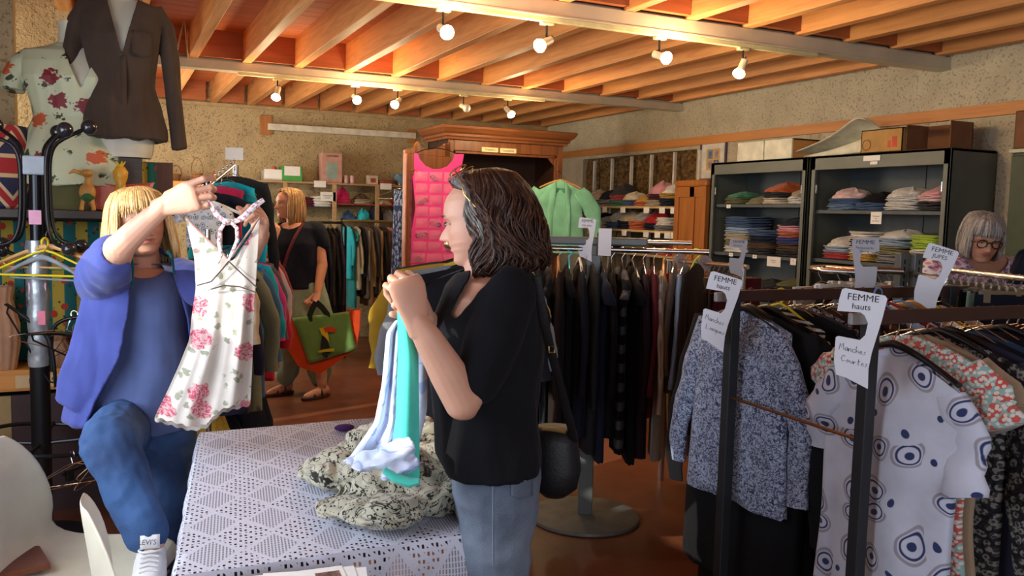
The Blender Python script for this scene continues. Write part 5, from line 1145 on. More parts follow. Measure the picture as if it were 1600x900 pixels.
for i, (dx_, dz, k, rz_, tl, lab) in enumerate(((.14, .9, 'wire', .5, .3, 'metal hanger dangling beside the duct tape'), (.17, .88, 'plastic', 1.2, .5, 'black hanger dangling by the middle ball hook'), (.15, .93, 'wire', -.4, -.4, 'twisted metal hanger near the middle ball hook'), (.1, .84, 'plastic', .3, 1.1, 'dark hanger hooked low against the duct tape'))):
    add_hanger(k, cs+hx(0)*dx_+Vector((0, 0, dz+.1)), hcam+rz_, lab, 'hangers tangled on the middle hook', BLACKP if k == 'plastic' else None, tl)
for i in range(10):
    a = 5.6+i*.16; k = ('wire', 'wire', 'clip')[i % 3]
    add_hanger(k, cs+hx(a)*.3+Vector((0, 0, .468)), math.atan2(hx(a)[1], hx(a)[0])+math.pi/2+.2*math.sin(i*3), '%s hanger of the row hooked on the lower ring, %s from the front' % ('clip' if k == 'clip' else 'metal', ORD[i]), 'hangers on the lower ring of the coat stand', BLACKP if k == 'clip' else None, .15*math.sin(i*2))
# ---------------------------------------------------------------- ledge with mannequins at the left
DKW = wood('dark_ledge', '2c2420', '42362c', 0, .8, .5, knots=False)
e = empty('display_cupboard', (-1.1, 4.62, 0), 0, 'dark open cupboard carrying the mannequins at the left', 'cupboard')
cw = 1.32
MB().box((0, 0, 1.42), (cw, .44, 1.46)).build('top_board', DKW, e, smooth=False, bevel=.003)
MB().box((0, .02, .66), (cw, .44, .69)).build('shelf', OR, e, smooth=False); MB().box((0, -.0, .60), (cw, .02, .70)).build('shelf_edge', OR, e, smooth=False)
MB().box((0, .40, 0), (cw, .44, 1.42)).build('back_panel', mat('cupboard_back', '3c3a34', .7), e, smooth=False)
for x in (.0, cw-.04): MB().box((x, 0, 0), (x+.04, .42, 1.42)).build('side_panel', DKW, e, smooth=False)
MB().box((.04, .0, 0), (cw-.04, .02, .58)).build('kick_panel', mat('maroon_panel', '3a2628', .6), e, smooth=False)
MB().box((.5, -.004, .0), (.66, .0, .58)).build('door_stile', mat('tan_stile', '9a8254', .6), e, smooth=False)
a = MB().box((.68, -.003, .615), (.9, -.001, .675)).build('notice', mat('notice_beige', 'c9ac80', .7), e, smooth=False); text('lettering', 'NE PAS', .035, INK, a, (.79, -.004, .635), (math.pi/2, 0, 0), .0002)
rows = [[(x, .30+.014*math.sin(x*34), z) for x in (.4+.88*k/60 for k in range(61))] for z in (.7, 1.0, 1.4)]
m, t, b = newmat('striped_flower_curtain'); co = t.coord(); xx = t.node('ShaderNodeSeparateXYZ', None, Vector=co).outputs[0]
c = t.mix(t.step(t.math('SINE', t.math('MULTIPLY', xx, 6.2832/.11)), 0, .05), lin('b9a03e'), lin('1f6a6a'))
v = t.vor(co, 15); c = t.mix(t.inv(t.step(v.outputs['Distance'], .28, .05)), c, lin('b83a2c')); v = t.vor(co, 32); c = t.mix(t.inv(t.step(v.outputs['Distance'], .2, .05)), c, lin('2c3a20'))
t.l.new(c, b.inputs['Base Color']); b.inputs['Roughness'].default_value = .9; CURT = m
MB().grid(rows).build('curtain', CURT, e, solid=.004)
# striped cloth hanging over a brown board next to the mannequins
o = MB().box((0, 0, 1.0), (.22, .03, 1.725)).build('brown_board', wood('brown_board', '4e2c1a', '6a4028', 2, .7, .5, knots=False), smooth=False, loc=(.09, 5.06+.02, 0)); tag(o, 'dark brown upright board behind the blonde woman', 'board'); o.scale = (1, 1, 1)
rows = [[(.0+.155*k/20, -.006-.006*math.sin(k*.9), z) for k in range(21)] for z in (1.08, 1.4, 1.72)]
o2 = MB().grid(rows).build('striped_cloth', CURT, solid=.005, loc=(.07, 5.06, 0)); tag(o2, 'yellow and teal striped flowered cloth hung on the brown board', 'cloth')
# union jack drum
m, t, b = newmat('union_jack_cloth'); co = t.coord()
s3 = t.node('ShaderNodeSeparateXYZ', None, Vector=co); ang_ = t.math('MULTIPLY', t.math('ARCTAN2', s3.outputs[0], t.math('MULTIPLY', s3.outputs[1], -1.0)), .19)
fx = t.math('SUBTRACT', t.math('MULTIPLY', t.math('FRACT', t.math('ADD', t.math('DIVIDE', ang_, .34), .62)), .34), .17); fz = t.math('SUBTRACT', s3.outputs[2], .2)
def band(v_, w_): return t.inv(t.step(t.math('ABSOLUTE', v_), w_, .002))
dg1 = t.math('SUBTRACT', fz, t.math('MULTIPLY', fx, 1.1)); dg2 = t.math('ADD', fz, t.math('MULTIPLY', fx, 1.1))
c = t.mix(t.math('MAXIMUM', band(dg1, .045), band(dg2, .045)), lin('20264e'), lin('c8b490')); c = t.mix(t.math('MAXIMUM', band(dg1, .022), band(dg2, .022)), c, lin('a02430'))
c = t.mix(t.math('MAXIMUM', band(fx, .055), band(fz, .055)), c, lin('c8b490')); c = t.mix(t.math('MAXIMUM', band(fx, .036), band(fz, .036)), c, lin('a02430'))
t.l.new(c, b.inputs['Base Color']); b.inputs['Roughness'].default_value = .8
o = MB().loft([[(rr*math.cos(a), rr*math.sin(a), zz) for a in (2*math.pi*q/48 for q in range(48))] for rr, zz in ((.17, 0), (.18, .01), (.18, .375), (.172, .39), (.03, .395))]).build('flag_pouf', m, ang=35, loc=(-.53, 4.82, 1.461)); tag(o, 'drum-shaped pouf covered in red, white and blue flag fabric', 'pouf')
# mannequins
MQ = mat('mannequin_cream', 'cfc9b4', .35, var=.02); MQD = cloth('5e5a38')
def rings_at(spec, n=40, pw=.85):
    out = []
    for (cx, cy, z, a, b_) in spec: out.append([(cx+a*math.copysign(abs(math.cos(q))**pw, math.cos(q)), cy+b_*math.copysign(abs(math.sin(q))**pw, math.sin(q)), z) for q in (2*math.pi*k/n for k in range(n))])
    return out
TORSO = [(0, 0, .0, .15, .10), (0, 0, .1, .165, .115), (0, 0, .2, .15, .105), (0, 0, .3, .125, .09), (0, -.005, .42, .15, .105), (0, -.01, .5, .165, .115), (0, 0, .58, .18, .095), (0, .01, .64, .175, .075), (0, .01, .67, .09, .06), (0, .01, .70, .055, .055), (0, 0, .76, .05, .05), (0, -.01, .80, .052, .052)]
def mannequin(loc, rz, lab, s=1.0, skirt=None):
    e = empty('mannequin', loc, rz, lab, 'mannequin', 'mannequins on the dark cupboard'); e.scale = s if hasattr(s, '__len__') else (s,)*3
    MB().loft(rings_at(TORSO)).build('torso', MQ, e)
    MB().ball((0, -.115, .49), .03, 12, 8).build('stand_knob', MQ, e) if False else None
    MB().loft(rings_at([(0, 0, -.02, .14, .1), (0, 0, .0, .15, .10)])).build('base', MQ, e)
    if skirt: MB().loft(rings_at([(0, 0, -.17, .17, .13), (0, 0, -.1, .172, .13), (0, 0, .02, .175, .13), (0, 0, .12, .172, .122)])).build('skirt', skirt, e)
    return e
yw = -math.radians(10)
m1 = mannequin((-.165, 4.84, 1.636), yw, 'mannequin torso wearing the pale flowered blouse', (1.12, 1.1, .92), MQD)
MB().cyl((0, 0, -.19), (0, 0, -.17), .15, 24).build('foot', MQD, m1)
fb = cloth('c6cfae', 'plain')
m, t, b = newmat('pale_green_floral'); co = t.coord(); base = lin('c6ccaa')
s_ = t.node('ShaderNodeSeparateXYZ', None, Vector=co); c_ = t.node('ShaderNodeCombineXYZ'); t.l.new(s_.outputs[0], c_.inputs[0]); t.l.new(s_.outputs[2], c_.inputs[1]); co = c_.outputs[0]
v = t.vor(co, 6.5, rnd=.9, dim='2D'); dn = t.math('ADD', v.outputs['Distance'], t.math('MULTIPLY', t.math('SUBTRACT', t.noise(co, 48, 2), .5), .55)); rn = t.node('ShaderNodeSeparateXYZ', None, Vector=v.outputs['Color'])
fl = t.math('MULTIPLY', t.inv(t.step(dn, .24, .04)), t.step(rn.outputs[0], .25, .02))
fc = t.mix(t.step(rn.outputs[1], .5, .02), lin('7c2026'), lin('c8623c')); v2 = t.vor(co, 11, dim='2D'); d2 = t.math('ADD', v2.outputs['Distance'], t.math('MULTIPLY', t.math('SUBTRACT', t.noise(co, 70, 1), .5), .7))
lf = t.math('MULTIPLY', t.inv(t.step(d2, .17, .04)), t.step(t.noise(co, 6, 1), .5, .04)); c = t.mix(lf, base, lin('3a4630')); c = t.mix(fl, c, fc)
t.l.new(c, b.inputs['Base Color']); b.inputs['Roughness'].default_value = .6; FLB = m
def worn_top(name, m_, mq, label, cat, grow=.02, z0=-.02, z1=.665, flare=.05, slv=None, vneck=None, extra=None):
    mb = MB(); sp = []
    for (cx, cy, z, a, b_) in TORSO:
        if z < z1: k = max(0, (.35-z)/.35); sp.append((cx, cy, z, a+grow+flare*k, b_+grow+flare*k*.8))
    sp = [(0, 0, z0, .15+grow+flare*1.15, .10+grow+flare*1.0)]+[q for q in sp if q[2] > z0+.02]+[(0, .01, .668, .10, .07), (0, .01, .69, .062, .06)]
    mb.loft(rings_at(sp))
    for sd in (-1, 1):
        if slv: mb.tube([(sd*p[0], p[1], p[2]) for p in slv[0]], slv[1], 16, flat=.8)
    r_ = random.Random(3)
    def disp(co_, n_):
        k = 1-sstep(.45, .66, co_.z); return k*(.010*mn.noise((co_.x*14, co_.y*14, co_.z*3))+.006*mn.noise((co_.x*30, co_.y*30, co_.z*6)))
    o = mb.blob(name, m_, None, .0045, 4, .5, disp)
    if vneck: cut(o, vneck)
    o.location = mq.location; o.rotation_euler = mq.rotation_euler; o.scale = mq.scale
    return tag(o, label, cat)
def cut(o, pred, solid=.003):
    bm = bmesh.new(); bm.from_mesh(o.data); bmesh.ops.delete(bm, geom=[v_ for v_ in bm.verts if pred(v_.co)], context='VERTS')
    for _ in range(6):
        nb = {v_: sum((e_.other_vert(v_).co for e_ in v_.link_edges if e_.is_boundary), Vector())/max(1, sum(e_.is_boundary for e_ in v_.link_edges)) for v_ in bm.verts if v_.is_boundary}
        for v_, c_ in nb.items(): v_.co = v_.co*.4+c_*.6
    bm.to_mesh(o.data); bm.free()
    if solid: s_ = o.modifiers.new('s', 'SOLIDIFY'); s_.thickness = solid; s_.offset = 1
SL1 = ([(.15, .01, .62), (.2, 0, .57), (.225, -.01, .5), (.235, -.02, .43)], [.06, .065, .062, .06])
worn_top('flowered_blouse', FLB, m1, 'pale green blouse with dark red and orange flowers on the left mannequin', 'blouse', .022, -.06, .665, .05, SL1, lambda c_: c_.y < .0 and c_.z > .45 and abs(c_.x-.06) < (c_.z-.45)*.35 and c_.z < .75 or c_.z > .685)
m2 = mannequin((.06, 4.78, 1.75), -math.radians(4), 'taller mannequin torso wearing the brown shirt', (.93, 1.05, 1.12))
BRN = cloth('4a3c33', 'plain')
SL2 = ([(.16, .01, .63), (.21, .01, .56), (.235, .0, .44), (.25, -.01, .3), (.27, -.01, .16), (.285, -.01, .03)], [.06, .062, .056, .052, .048, .046])
o = worn_top('brown_shirt', BRN, m2, 'brown button-up shirt with a chest pocket on the taller mannequin', 'shirt', .026, .06, .665, .04, SL2, lambda c_: c_.y < .0 and c_.z > .42 and abs(c_.x-.01) < (c_.z-.42)*.3 or c_.z > .69)
MB().grid([[(.055+.1*u/6, -.142+.03*(u/6)**2+.0, .42+.1*v_/5-.01*(abs(u-3) < 2)*(v_ == 0)) for u in range(7)] for v_ in range(6)]).build('pocket', BRN, o, solid=.004)
for sd in (-1, 1): MB().grid([[(sd*(.02+.055*s+.028*u/3), -.125+.115*s+.02*(u/3), .45+.21*s+.02*(u/3)) for u in range(4)] for s in (k/10 for k in range(11))]).build('collar', BRN, o, solid=.005)
MB().grid([[(.0+.03*u/2, -.148+.02*abs(s-.5), .08+.34*s) for u in range(3)] for s in (k/8 for k in range(9))]).build('button_placket', BRN, o, solid=.003)
o = MB().box((-.1, -.08, 0), (.1, .08, .265)).build('display_block', DKW, smooth=False, bevel=.004, loc=(.045, 4.78, 1.461)); tag(o, 'dark block lifting the taller mannequin', 'display block')
# orange tray and little animal figures
e = empty('orange_tray', (.03, 4.665, 1.461), math.radians(-5), 'orange plastic tray standing on edge on the dark cupboard', 'tray')
MB().loft([[(x*s_, y_, .075+z*s_) for x, z in ((-.17, .07), (-.1, .062), (0, .05), (.1, .062), (.17, .07), (.12, -.06), (.05, -.075), (-.05, -.075), (-.12, -.06))] for s_, y_ in ((1, -.0), (1, -.015), (.88, -.012), (.86, -.002))]).build('body', mat('tray_orange', 'd0562c', .4), e, smooth=False)
def figurine(loc, lab, mcol, h):
    e = empty('animal_figurine', loc, 0, lab, 'figurine', 'small carved figurines'); s = h
    b = MB(); b.ball((0, 0, .45*s), (.2*s, .16*s, .24*s), 12, 8); b.tube([(0, 0, .6*s), (.02*s, 0, .8*s), (.0, -.03*s, .9*s)], [.1*s, .08*s, .09*s], 10); b.ball((0, -.05*s, .93*s), (.15*s, .18*s, .1*s), 12, 8)
    for sd in (-1, 1): b.tube([(sd*.08*s, 0, .3*s), (sd*.13*s, -.05*s, .12*s), (sd*.14*s, -.1*s, 0)], [.07*s, .05*s, .06*s], 8)
    b.tube([(-.12*s, 0, .92*s), (-.3*s, 0, .98*s), (-.42*s, 0, .9*s)], [.06*s, .05*s, .02*s], 8)
    b.blob('body', mat(mcol+'_fig', mcol, .5), e, .0035, 2); MB().ball((0, 0, .36*s), (.17*s, .17*s, .17*s), 12, 8).build('green_skirt', cloth('3f6a3a'), e)
figurine((-.1, 4.6, 1.461), 'carved wooden figurine with a green skirt, left of the yellow one', 'c89248', .19)
e = empty('duck_ornament', (.045, 4.635, 1.461), 0, 'yellow crested gourd-shaped ornament on the dark cupboard', 'ornament')
MB().loft([[(rr*math.cos(a), rr*math.sin(a), zz) for a in (2*math.pi*q/18 for q in range(18))] for rr, zz in ((.02, 0), (.045, .02), (.05, .06), (.03, .1), (.022, .13), (.032, .16), (.035, .19), (.02, .215), (.005, .22))]).build('body', mat('gourd_yellow', 'd89c2c', .4), e)
c_ = MB()
for k in range(5): c_.tube([(0, 0, .21), (.022*math.cos(k*1.26), .022*math.sin(k*1.26), .24)], [.008, .003], 6)
c_.build('crest', mat('gourd_crest', 'e8c838', .4), e)
# ribbed pots on the shelf inside the cupboard
def pot(x, y, z, r, h, c, lab):
    o = MB().loft([[(rr*(1+.03*math.cos(14*a))*math.cos(a), rr*(1+.03*math.cos(14*a))*math.sin(a), zz) for a in (2*math.pi*q/84 for q in range(84))] for rr, zz in ((r*.8, 0), (r, h*.3), (r, h*.55), (r*.7, h*.85), (r*.8, h), (r*.72, h), (r*.6, h*.8))]).build('ribbed_vase', mat('vase_'+c, c, .5), loc=(x, y, z)); tag(o, lab, 'vase', 'ribbed vases inside the cupboard')
pot(-.5, 4.72, .691, .095, .4, 'b08a70', 'tall ribbed beige vase inside the dark cupboard'); pot(-.05, 4.75, .691, .12, .2, 'a8765c', 'wide low terracotta vase right of the duct-taped pole')
pot(-.27, 4.78, .691, .09, .15, '9a7a60', 'small brownish vase behind the coat stand pole')
# loose cable end hanging from the ceiling
o = MB().tube([tuple(P(x, y, 6.2)) for x, y in ((294, 92), (291, 60), (288, 25), (283, 50), (277, 78))], .006, 6).build('cable_tail', mat('cable_cream', 'd8c8a0', .5)); tag(o, 'cream cable end looping down from the ceiling joist', 'cable')
# ---------------------------------------------------------------- people
def skin(name, col):
    m, t, b = newmat(name); a = t.n.new('ShaderNodeVertexColor'); a.layer_name = 'Col'
    n = t.noise(t.coord(), 30, 3); c = t.mix(t.math('MULTIPLY', n, .25), a.outputs[0], lin(col))
    t.l.new(c, b.inputs['Base Color']); b.inputs['Roughness'].default_value = .5; b.inputs['Subsurface Weight'].default_value = .12; b.inputs['Subsurface Scale'].default_value = .01
    b.inputs['Subsurface Radius'].default_value = (1, .35, .2); bump(t, b, t.noise(t.coord(), 220, 3), .15, .001); return m
V3 = Vector
def PV(x, y, D): return Vector(P(x, y, D))
HRv, HFv, ZV = Vector(HR), Vector(HF), Vector((0, 0, 1))
def limb(mb, pts, rad, seg=16, sub=5, flat=None):
    """tapered limb through joints with a ball at every joint"""
    pts = [Vector(p) for p in pts]; q = []; r = []
    for i in range(len(pts)-1):
        for k in range(sub):
            f = k/sub; q.append(pts[i].lerp(pts[i+1], f)); r.append(rad[i]*(1-f)+rad[i+1]*f)
    q.append(pts[-1]); r.append(rad[-1])
    mb.tube([tuple(p) for p in q], r, seg, True)
    for p, rr in zip(pts, rad): mb.ball(tuple(p), rr*.98, 16, 10)
def ringsloft(mb, spec, n=32, pw=.9):
    """spec: (centre, half-vector across, half-vector deep)"""
    mb.loft([[tuple(c+u*math.copysign(abs(math.cos(a))**pw, math.cos(a))+w*math.copysign(abs(math.sin(a))**pw, math.sin(a))) for a in (2*math.pi*k/n for k in range(n))] for c, u, w in spec])
def headframe(o, fwd, up, H):
    up = Vector(up).normalized(); fwd = Vector(fwd); fwd = (fwd-up*fwd.dot(up)).normalized(); x = fwd.cross(up)
    M = Matrix.Identity(4)
    for i in range(3): M[i][0] = x[i]*H; M[i][1] = fwd[i]*H; M[i][2] = up[i]*H; M[i][3] = o[i]
    return M
HZ = [(0, .30, .02, .12), (.03, .39, -.02, .17), (.07, .435, -.06, .2), (.12, .42, -.12, .235), (.165, .41, -.17, .262), (.2, .435, -.22, .28), (.235, .425, -.27, .295), (.27, .447, -.31, .31), (.32, .425, -.35, .325), (.4, .43, -.4, .342),
      (.47, .425, -.43, .35), (.52, .428, -.45, .353), (.58, .46, -.47, .355), (.65, .462, -.475, .352), (.74, .44, -.46, .338), (.82, .39, -.42, .31), (.89, .31, -.34, .262), (.95, .19, -.22, .175), (.985, .08, -.1, .09), (1.0, .0, -.02, .02)]
def head(mb, M, age=0):
    zz = [q[0] for q in HZ]; rings = []; nz, na = 66, 72
    for i in range(nz):
        z = i/(nz-1); f, bk, w = (float(np.interp(z, zz, [q[k] for q in HZ])) for k in (1, 2, 3)); ring = []
        cy_ = (f+bk)/2*.25; 
        for j in range(na):
            a = 2*math.pi*j/na; s, c = math.sin(a), math.cos(a)       # c -> forward
            if c >= 0: y = cy_+(f-cy_)*abs(c)**.85; x = w*math.copysign(abs(s)**.95, s)
            else: y = cy_-(cy_-bk)*abs(c)**.9; x = w*math.copysign(abs(s)**.9, s)
            if c > 0:
                ax = abs(x)
                nose = sstep(.60, .38, z)*sstep(.285, .335, z) if True else 0
                nl = max(0, (.62-z)/.27); y += nose*(.03+.115*min(1, nl))*math.exp(-(ax/(.035+.035*min(1, nl)))**2)
                y += .02*math.exp(-((ax-.055)/.028)**2-((z-.335)/.03)**2)
                y -= .045*math.exp(-((ax-.15)/.075)**2-((z-.505)/.045)**2)
                y += .022*math.exp(-((ax-.15)/.05)**2-((z-.5)/.024)**2)
                y += .02*math.exp(-((ax-.13)/.1)**2-((z-.575)/.025)**2)
                y += .022*math.exp(-(ax/.1)**2-((z-.262)/.017)**2)+.026*math.exp(-(ax/.085)**2-((z-.212)/.018)**2)
                y -= .016*math.exp(-(ax/.1)**2-((z-.237)/.008)**2)
                y += .018*math.exp(-((ax-.2)/.07)**2-((z-.38)/.07)**2)
                y -= age*.012*math.exp(-((ax-.13-.1*(.33-z))/.018)**2-((z-.28)/.06)**2)
            ring.append((x, y, z))
        rings.append(ring)
    mb.loft(rings, True, M)
    for sd in (-1, 1):     # ears
        mb.ball((sd*.36, -.02, .44), (.03, .06, .1), 12, 8, M)
def face_col(M, base, lip, extra=None):
    Mi = M.inverted(); b = lin(base); l = lin(lip)
    def f(co):
        p = Mi @ co; c = list(b[:3])
        if p.y > .15 and -.02 < p.z < 1.02 and abs(p.x) < .4:
            ax = abs(p.x); k = math.exp(-(ax/.1)**4-((p.z-.238)/.036)**4)
            ch = .35*math.exp(-((ax-.2)/.1)**2-((p.z-.34)/.09)**2)+.3*math.exp(-(ax/.05)**2-((p.z-.35)/.04)**2)
            ey = .4*math.exp(-((ax-.15)/.07)**2-((p.z-.5)/.03)**2)
            for i in range(3): c[i] = c[i]*(1-k)+l[i]*k
            c[1] *= 1-.3*ch; c[2] *= 1-.3*ch
            for i in range(3): c[i] *= 1-.35*ey
        return (*c, 1)
    return f
def eyes(M, parent, iris='3a2a20', brow='5a4634', lid=0.0, browr=.011):
    for sd in (-1, 1):
        e = MB(); e.ball((sd*.15, .395, .503), (.05, .04, .021*(1-lid)), 14, 8, M); o = e.build('eye', mat('eye_white', 'dcd6ce', .2, var=0), parent)
        e = MB(); e.ball((sd*.15, .424, .503), (.019, .014, .019*(1-lid)), 12, 8, M); e.build('iris', mat('iris_'+iris, iris, .2, var=0), o)
        e = MB(); e.tube([(sd*(.15+u*.058), .436-.03*u*u, .512+.015*(1-u*u)-.006) for u in (-1, -.6, -.2, .2, .6, 1)], [.003, .005, .006, .006, .006, .003], 6, M=M); e.build('eyelashes', mat('lash', '2a1f1a', .7, var=0), parent)
        e = MB(); e.tube([(sd*(.15+u*.075), .468-.04*(.5+u*.5)**2*1.2, .582+.02*(1-u*u)) for u in (-1, -.6, -.2, .2, .6, 1)], [browr*.5, browr, browr, browr*.9, browr*.7, .002], 6, M=M); e.build('eyebrow', mat('brow_'+brow, brow, .8, var=.2), parent)
def hand(mb, W_, f, n, thumb_side, curls=(.9, 1.3, .7), thumb=(.6, .7, .4), s=1.0, spread=.05, tcurl=.5, lens=1.0, var=(0, 0, 0, 0)):
    f = Vector(f).normalized(); n = Vector(n); n = (n-f*n.dot(f)).normalized(); t_ = f.cross(n)*thumb_side; W_ = Vector(W_)
    rg = []
    for d, a, b_, o in ((-.03, .025, .019, 0), (0, .027, .0185, 0), (.025, .033, .018, .001), (.05, .040, .0165, .002), (.075, .0435, .015, .002), (.092, .042, .0125, 0), (.1, .036, .008, 0)):
        rg.append((W_+(f*d+t_*o)*s, t_*a*s, n*b_*s))
    ringsloft(mb, rg, 24, .85)
    L = ((.044, .027, .022), (.049, .031, .023), (.045, .029, .023), (.035, .022, .019))
    for i in range(4):
        base = W_+(f*(.088-.0035*abs(i-1.2)**1.6)+t_*(.0315-.0205*i)-n*.002)*s
        d = (f+t_*spread*(1.5-i)).normalized(); ang = 0; pts = [base-f*.01*s, base]; r = [.0098*s, .0098*s]; p = base
        for k in range(3):
            ang += curls[k]+var[i]*(1 if k < 2 else .3)
            dd = (d*math.cos(ang)+n*math.sin(ang)).normalized(); q = p+dd*L[i][k]*s*lens
            pts += [p.lerp(q, .5), q]; rr = (.0088, .0082, .0072)[k]*s*(.88 if i == 3 else 1); r += [rr, rr*1.04 if k < 2 else rr*.8]; p = q
        mb.tube([tuple(x) for x in pts], r, 10); mb.ball(tuple(p), r[-1]*1.0, 10, 8)
        for kk in (3, 5): mb.ball(tuple(pts[kk]), r[kk]*1.08, 10, 8)
    b0 = W_+(f*.018+t_*.022+n*.004)*s; d = (f*thumb[0]+t_*thumb[1]+n*thumb[2]).normalized(); d2 = (d*math.cos(tcurl)+(f*.5-t_*.5+n*.6).normalized()*math.sin(tcurl)).normalized()
    p1 = b0+d*.045*s; p2 = p1+(d*.6+d2*.4).normalized()*.034*s; p3 = p2+d2*.027*s
    limb(mb, [b0, p1, p2, p3], [.0165*s, .0125*s, .0108*s, .0085*s], 10, 3)
def hair(parent, M, env, n, rad, col, phimin, wave=(.0, 8), seed=1, fringe=0, name='hair', hi=None, part=.12, zpart=1.03, tuck=0, jit=.03, inner=True, phr=None, tend=(.88, 1.05)):
    """locks of hair following the envelope env: list of (t, r, z) in head units"""
    r = random.Random(seed); mb = MB(); T = [q[0] for q in env]; R_ = [q[1] for q in env]; Z = [q[2] for q in env]; H = M.to_scale()[0]
    def pos(ph, t_, off, w1, w2):
        rr = float(np.interp(t_, T, R_))+off; z = float(np.interp(t_, T, Z))
        ph = ph+wave[0]*.8*math.sin(wave[1]*t_+w1)*sstep(.15, .6, t_); rr += wave[0]*.25*math.sin(wave[1]*t_*1.1+w2)*sstep(.2, .6, t_)
        return (rr*.80*math.sin(ph), rr*math.cos(ph)-.02, z)
    for i in range(n):
        lay = 0 if (i % 3) else 1
        ph0 = r.uniform(*phr) if phr else r.uniform(-math.pi, math.pi); te = r.uniform(*tend); sg = 1 if ph0 >= 0 else -1
        t0_ = r.uniform(.0, .12) if r.random() < .75 else r.uniform(.1, .5)
        fr = abs(ph0) < phimin and r.random() < fringe
        if fr: te = r.uniform(.38, .46)
        off = r.uniform(-.02, jit)-.025*lay; w1, w2 = r.uniform(-.8, .8)+math.floor(ph0*2)*.9, r.random()*6; pts = []; rd = []; m_ = 16
        rb = rad*r.uniform(.7, 1.25)
        for k in range(m_):
            s = k/(m_-1); t_ = t0_+(te-t0_)*s
            ph = ph0
            if not fr and abs(ph0) < phimin: ph = sg*(abs(ph0)+(phimin+r.uniform(0, .02)-abs(ph0)+.0)*sstep(.1, .36, t_))
            elif not fr: ph = ph0
            p = pos(ph, t_, off, w1, w2); pts.append(p); rd.append(rb*(.5+.5*sstep(0, .2, s))*(1-.75*sstep(.72, 1, s)))
        mb.tube([tuple(M @ Vector(p)) for p in pts], [x*H for x in rd], 7, True, flat=.55)
    o = mb.build(name, col, parent, ang=180)
    return o
def hair_mat(name, c1, c2, c3=None, rough=.42):
    m, t, b = newmat(name); at = t.coord((26, 26, 3)); n = t.noise(at, 3, 3); n2 = t.noise(t.coord((90, 90, 4)), 4, 2)
    f = t.math('ADD', t.math('MULTIPLY', n, .5), t.math('MULTIPLY', n2, .5))
    st = [(.35, lin(c1)), (.55, lin(c2))]+([(.68, lin(c3))] if c3 else [])
    t.l.new(t.ramp(f, st), b.inputs['Base Color']); b.inputs['Roughness'].default_value = rough; b.inputs['Specular IOR Level'].default_value = .4
    bump(t, b, n2, .6, .002); return m
def drape(a1=.012, f1=(9, 9, 2.5), a2=.005, f2=(22, 22, 6), off=0, w=None):
    def d(co, n):
        k = w(co) if w else 1
        x = mn.noise((co.x*f1[0]+off, co.y*f1[1], co.z*f1[2])); y = mn.noise((co.x*f2[0]+off, co.y*f2[1], co.z*f2[2]+3))
        return k*(a1*(x-.6*abs(x))+a2*y)
    return d
def inpoly(x, y, pl):
    c = False; j = len(pl)-1
    for i in range(len(pl)):
        if (pl[i][1] > y) != (pl[j][1] > y) and x < (pl[j][0]-pl[i][0])*(y-pl[i][1])/(pl[j][1]-pl[i][1])+pl[i][0]: c = not c
        j = i
    return c
def pix(p):
    d = np.array(p)-C0; z = float(d @ FW); return 800+FPX*float(d @ RT)/z, 450-FPX*float(d @ UP)/z, z
def tor(y, xl, xr, D, dep, dd=0):      # body ring between two outline points, dep = half extent away from the camera
    c = PV((xl+xr)/2, y, D+dd); return (c, HRv*((xr-xl)/2*D/FPX), HFv*dep)
def surf(o, x, y, off=.0015):
    # where the line of sight through (x, y) meets the garment o, in world space
    d = Vector(ray(x, y)).normalized(); Mi = (Matrix.Translation(-o.parent.location) if False else Matrix.Identity(4))
    ok, loc, n, _i = o.ray_cast(Vector(C0), d)
    return loc-d*off if ok else None
DENIM = None
def denim(name, c1, c2):
    m, t, b = newmat(name); co = t.coord(); tw = t.noise(t.coord((400, 400, 150)), 2, 2); n = t.noise(co, 5, 3)
    c = t.ramp(t.math('ADD', t.math('MULTIPLY', tw, .35), t.math('MULTIPLY', n, .65)), [(.38, lin(c1)), (.62, lin(c2))])
    t.l.new(c, b.inputs['Base Color']); b.inputs['Roughness'].default_value = .85; bump(t, b, tw, .3, .001); return m
# ======================= dark-haired woman in black =======================
bru = empty('person', (PV(775, 760, 2.15).x, PV(775, 760, 2.15).y, 0), 0, 'woman with wavy dark hair in a black top, holding up a turquoise garment', 'person')
bo = bru.location.copy(); bmw = Matrix.Translation(bo)
def attach(o, root): o.parent = root; o.matrix_parent_inverse = Matrix.Translation(root.location).inverted(); return o
D0 = 2.15
bfw = (-HRv*.97+HFv*.22).normalized(); bup = (ZV+bfw*.16)
HH = .222
bM = headframe(PV(768, 412, D0), bfw*.98-ZV*.05, bup, HH)
mb = MB(); head(mb, bM)
limb(mb, [PV(770, 442, D0+.02), PV(757, 415, D0), PV(757, 385, D0)], [.06, .052, .05])
ringsloft(mb, [tor(425, 735, 800, D0, .08), tor(436, 712, 826, D0, .15), tor(460, 700, 838, D0, .175), tor(500, 690, 836, D0, .165), tor(570, 688, 832, D0, .15), tor(640, 692, 828, D0, .14), tor(700, 712, 828, D0, .14), tor(760, 722, 828, D0, .15), tor(800, 730, 820, D0, .14)])
eln, wrn = PV(722, 628, 1.93), PV(651, 503, 1.87)
shn = PV(787, 466, 2.06)
limb(mb, [shn, PV(768, 540, 2.0), eln], [.046, .044, .042]); limb(mb, [eln, PV(700, 583, 1.91), PV(668, 528, 1.88), wrn], [.041, .0425, .032, .0245]); mb.ball(tuple(PV(727, 636, 1.935)), .03)
hand(mb, wrn, PV(636, 452, 1.86)-wrn, -HRv*.55+HFv*.7+ZV*.1, -1, (1.15, 1.45, .9), (.75, .25, .75), 1.0, tcurl=.5)
elf, wrf = PV(722, 600, 2.42), PV(668, 500, 2.05)
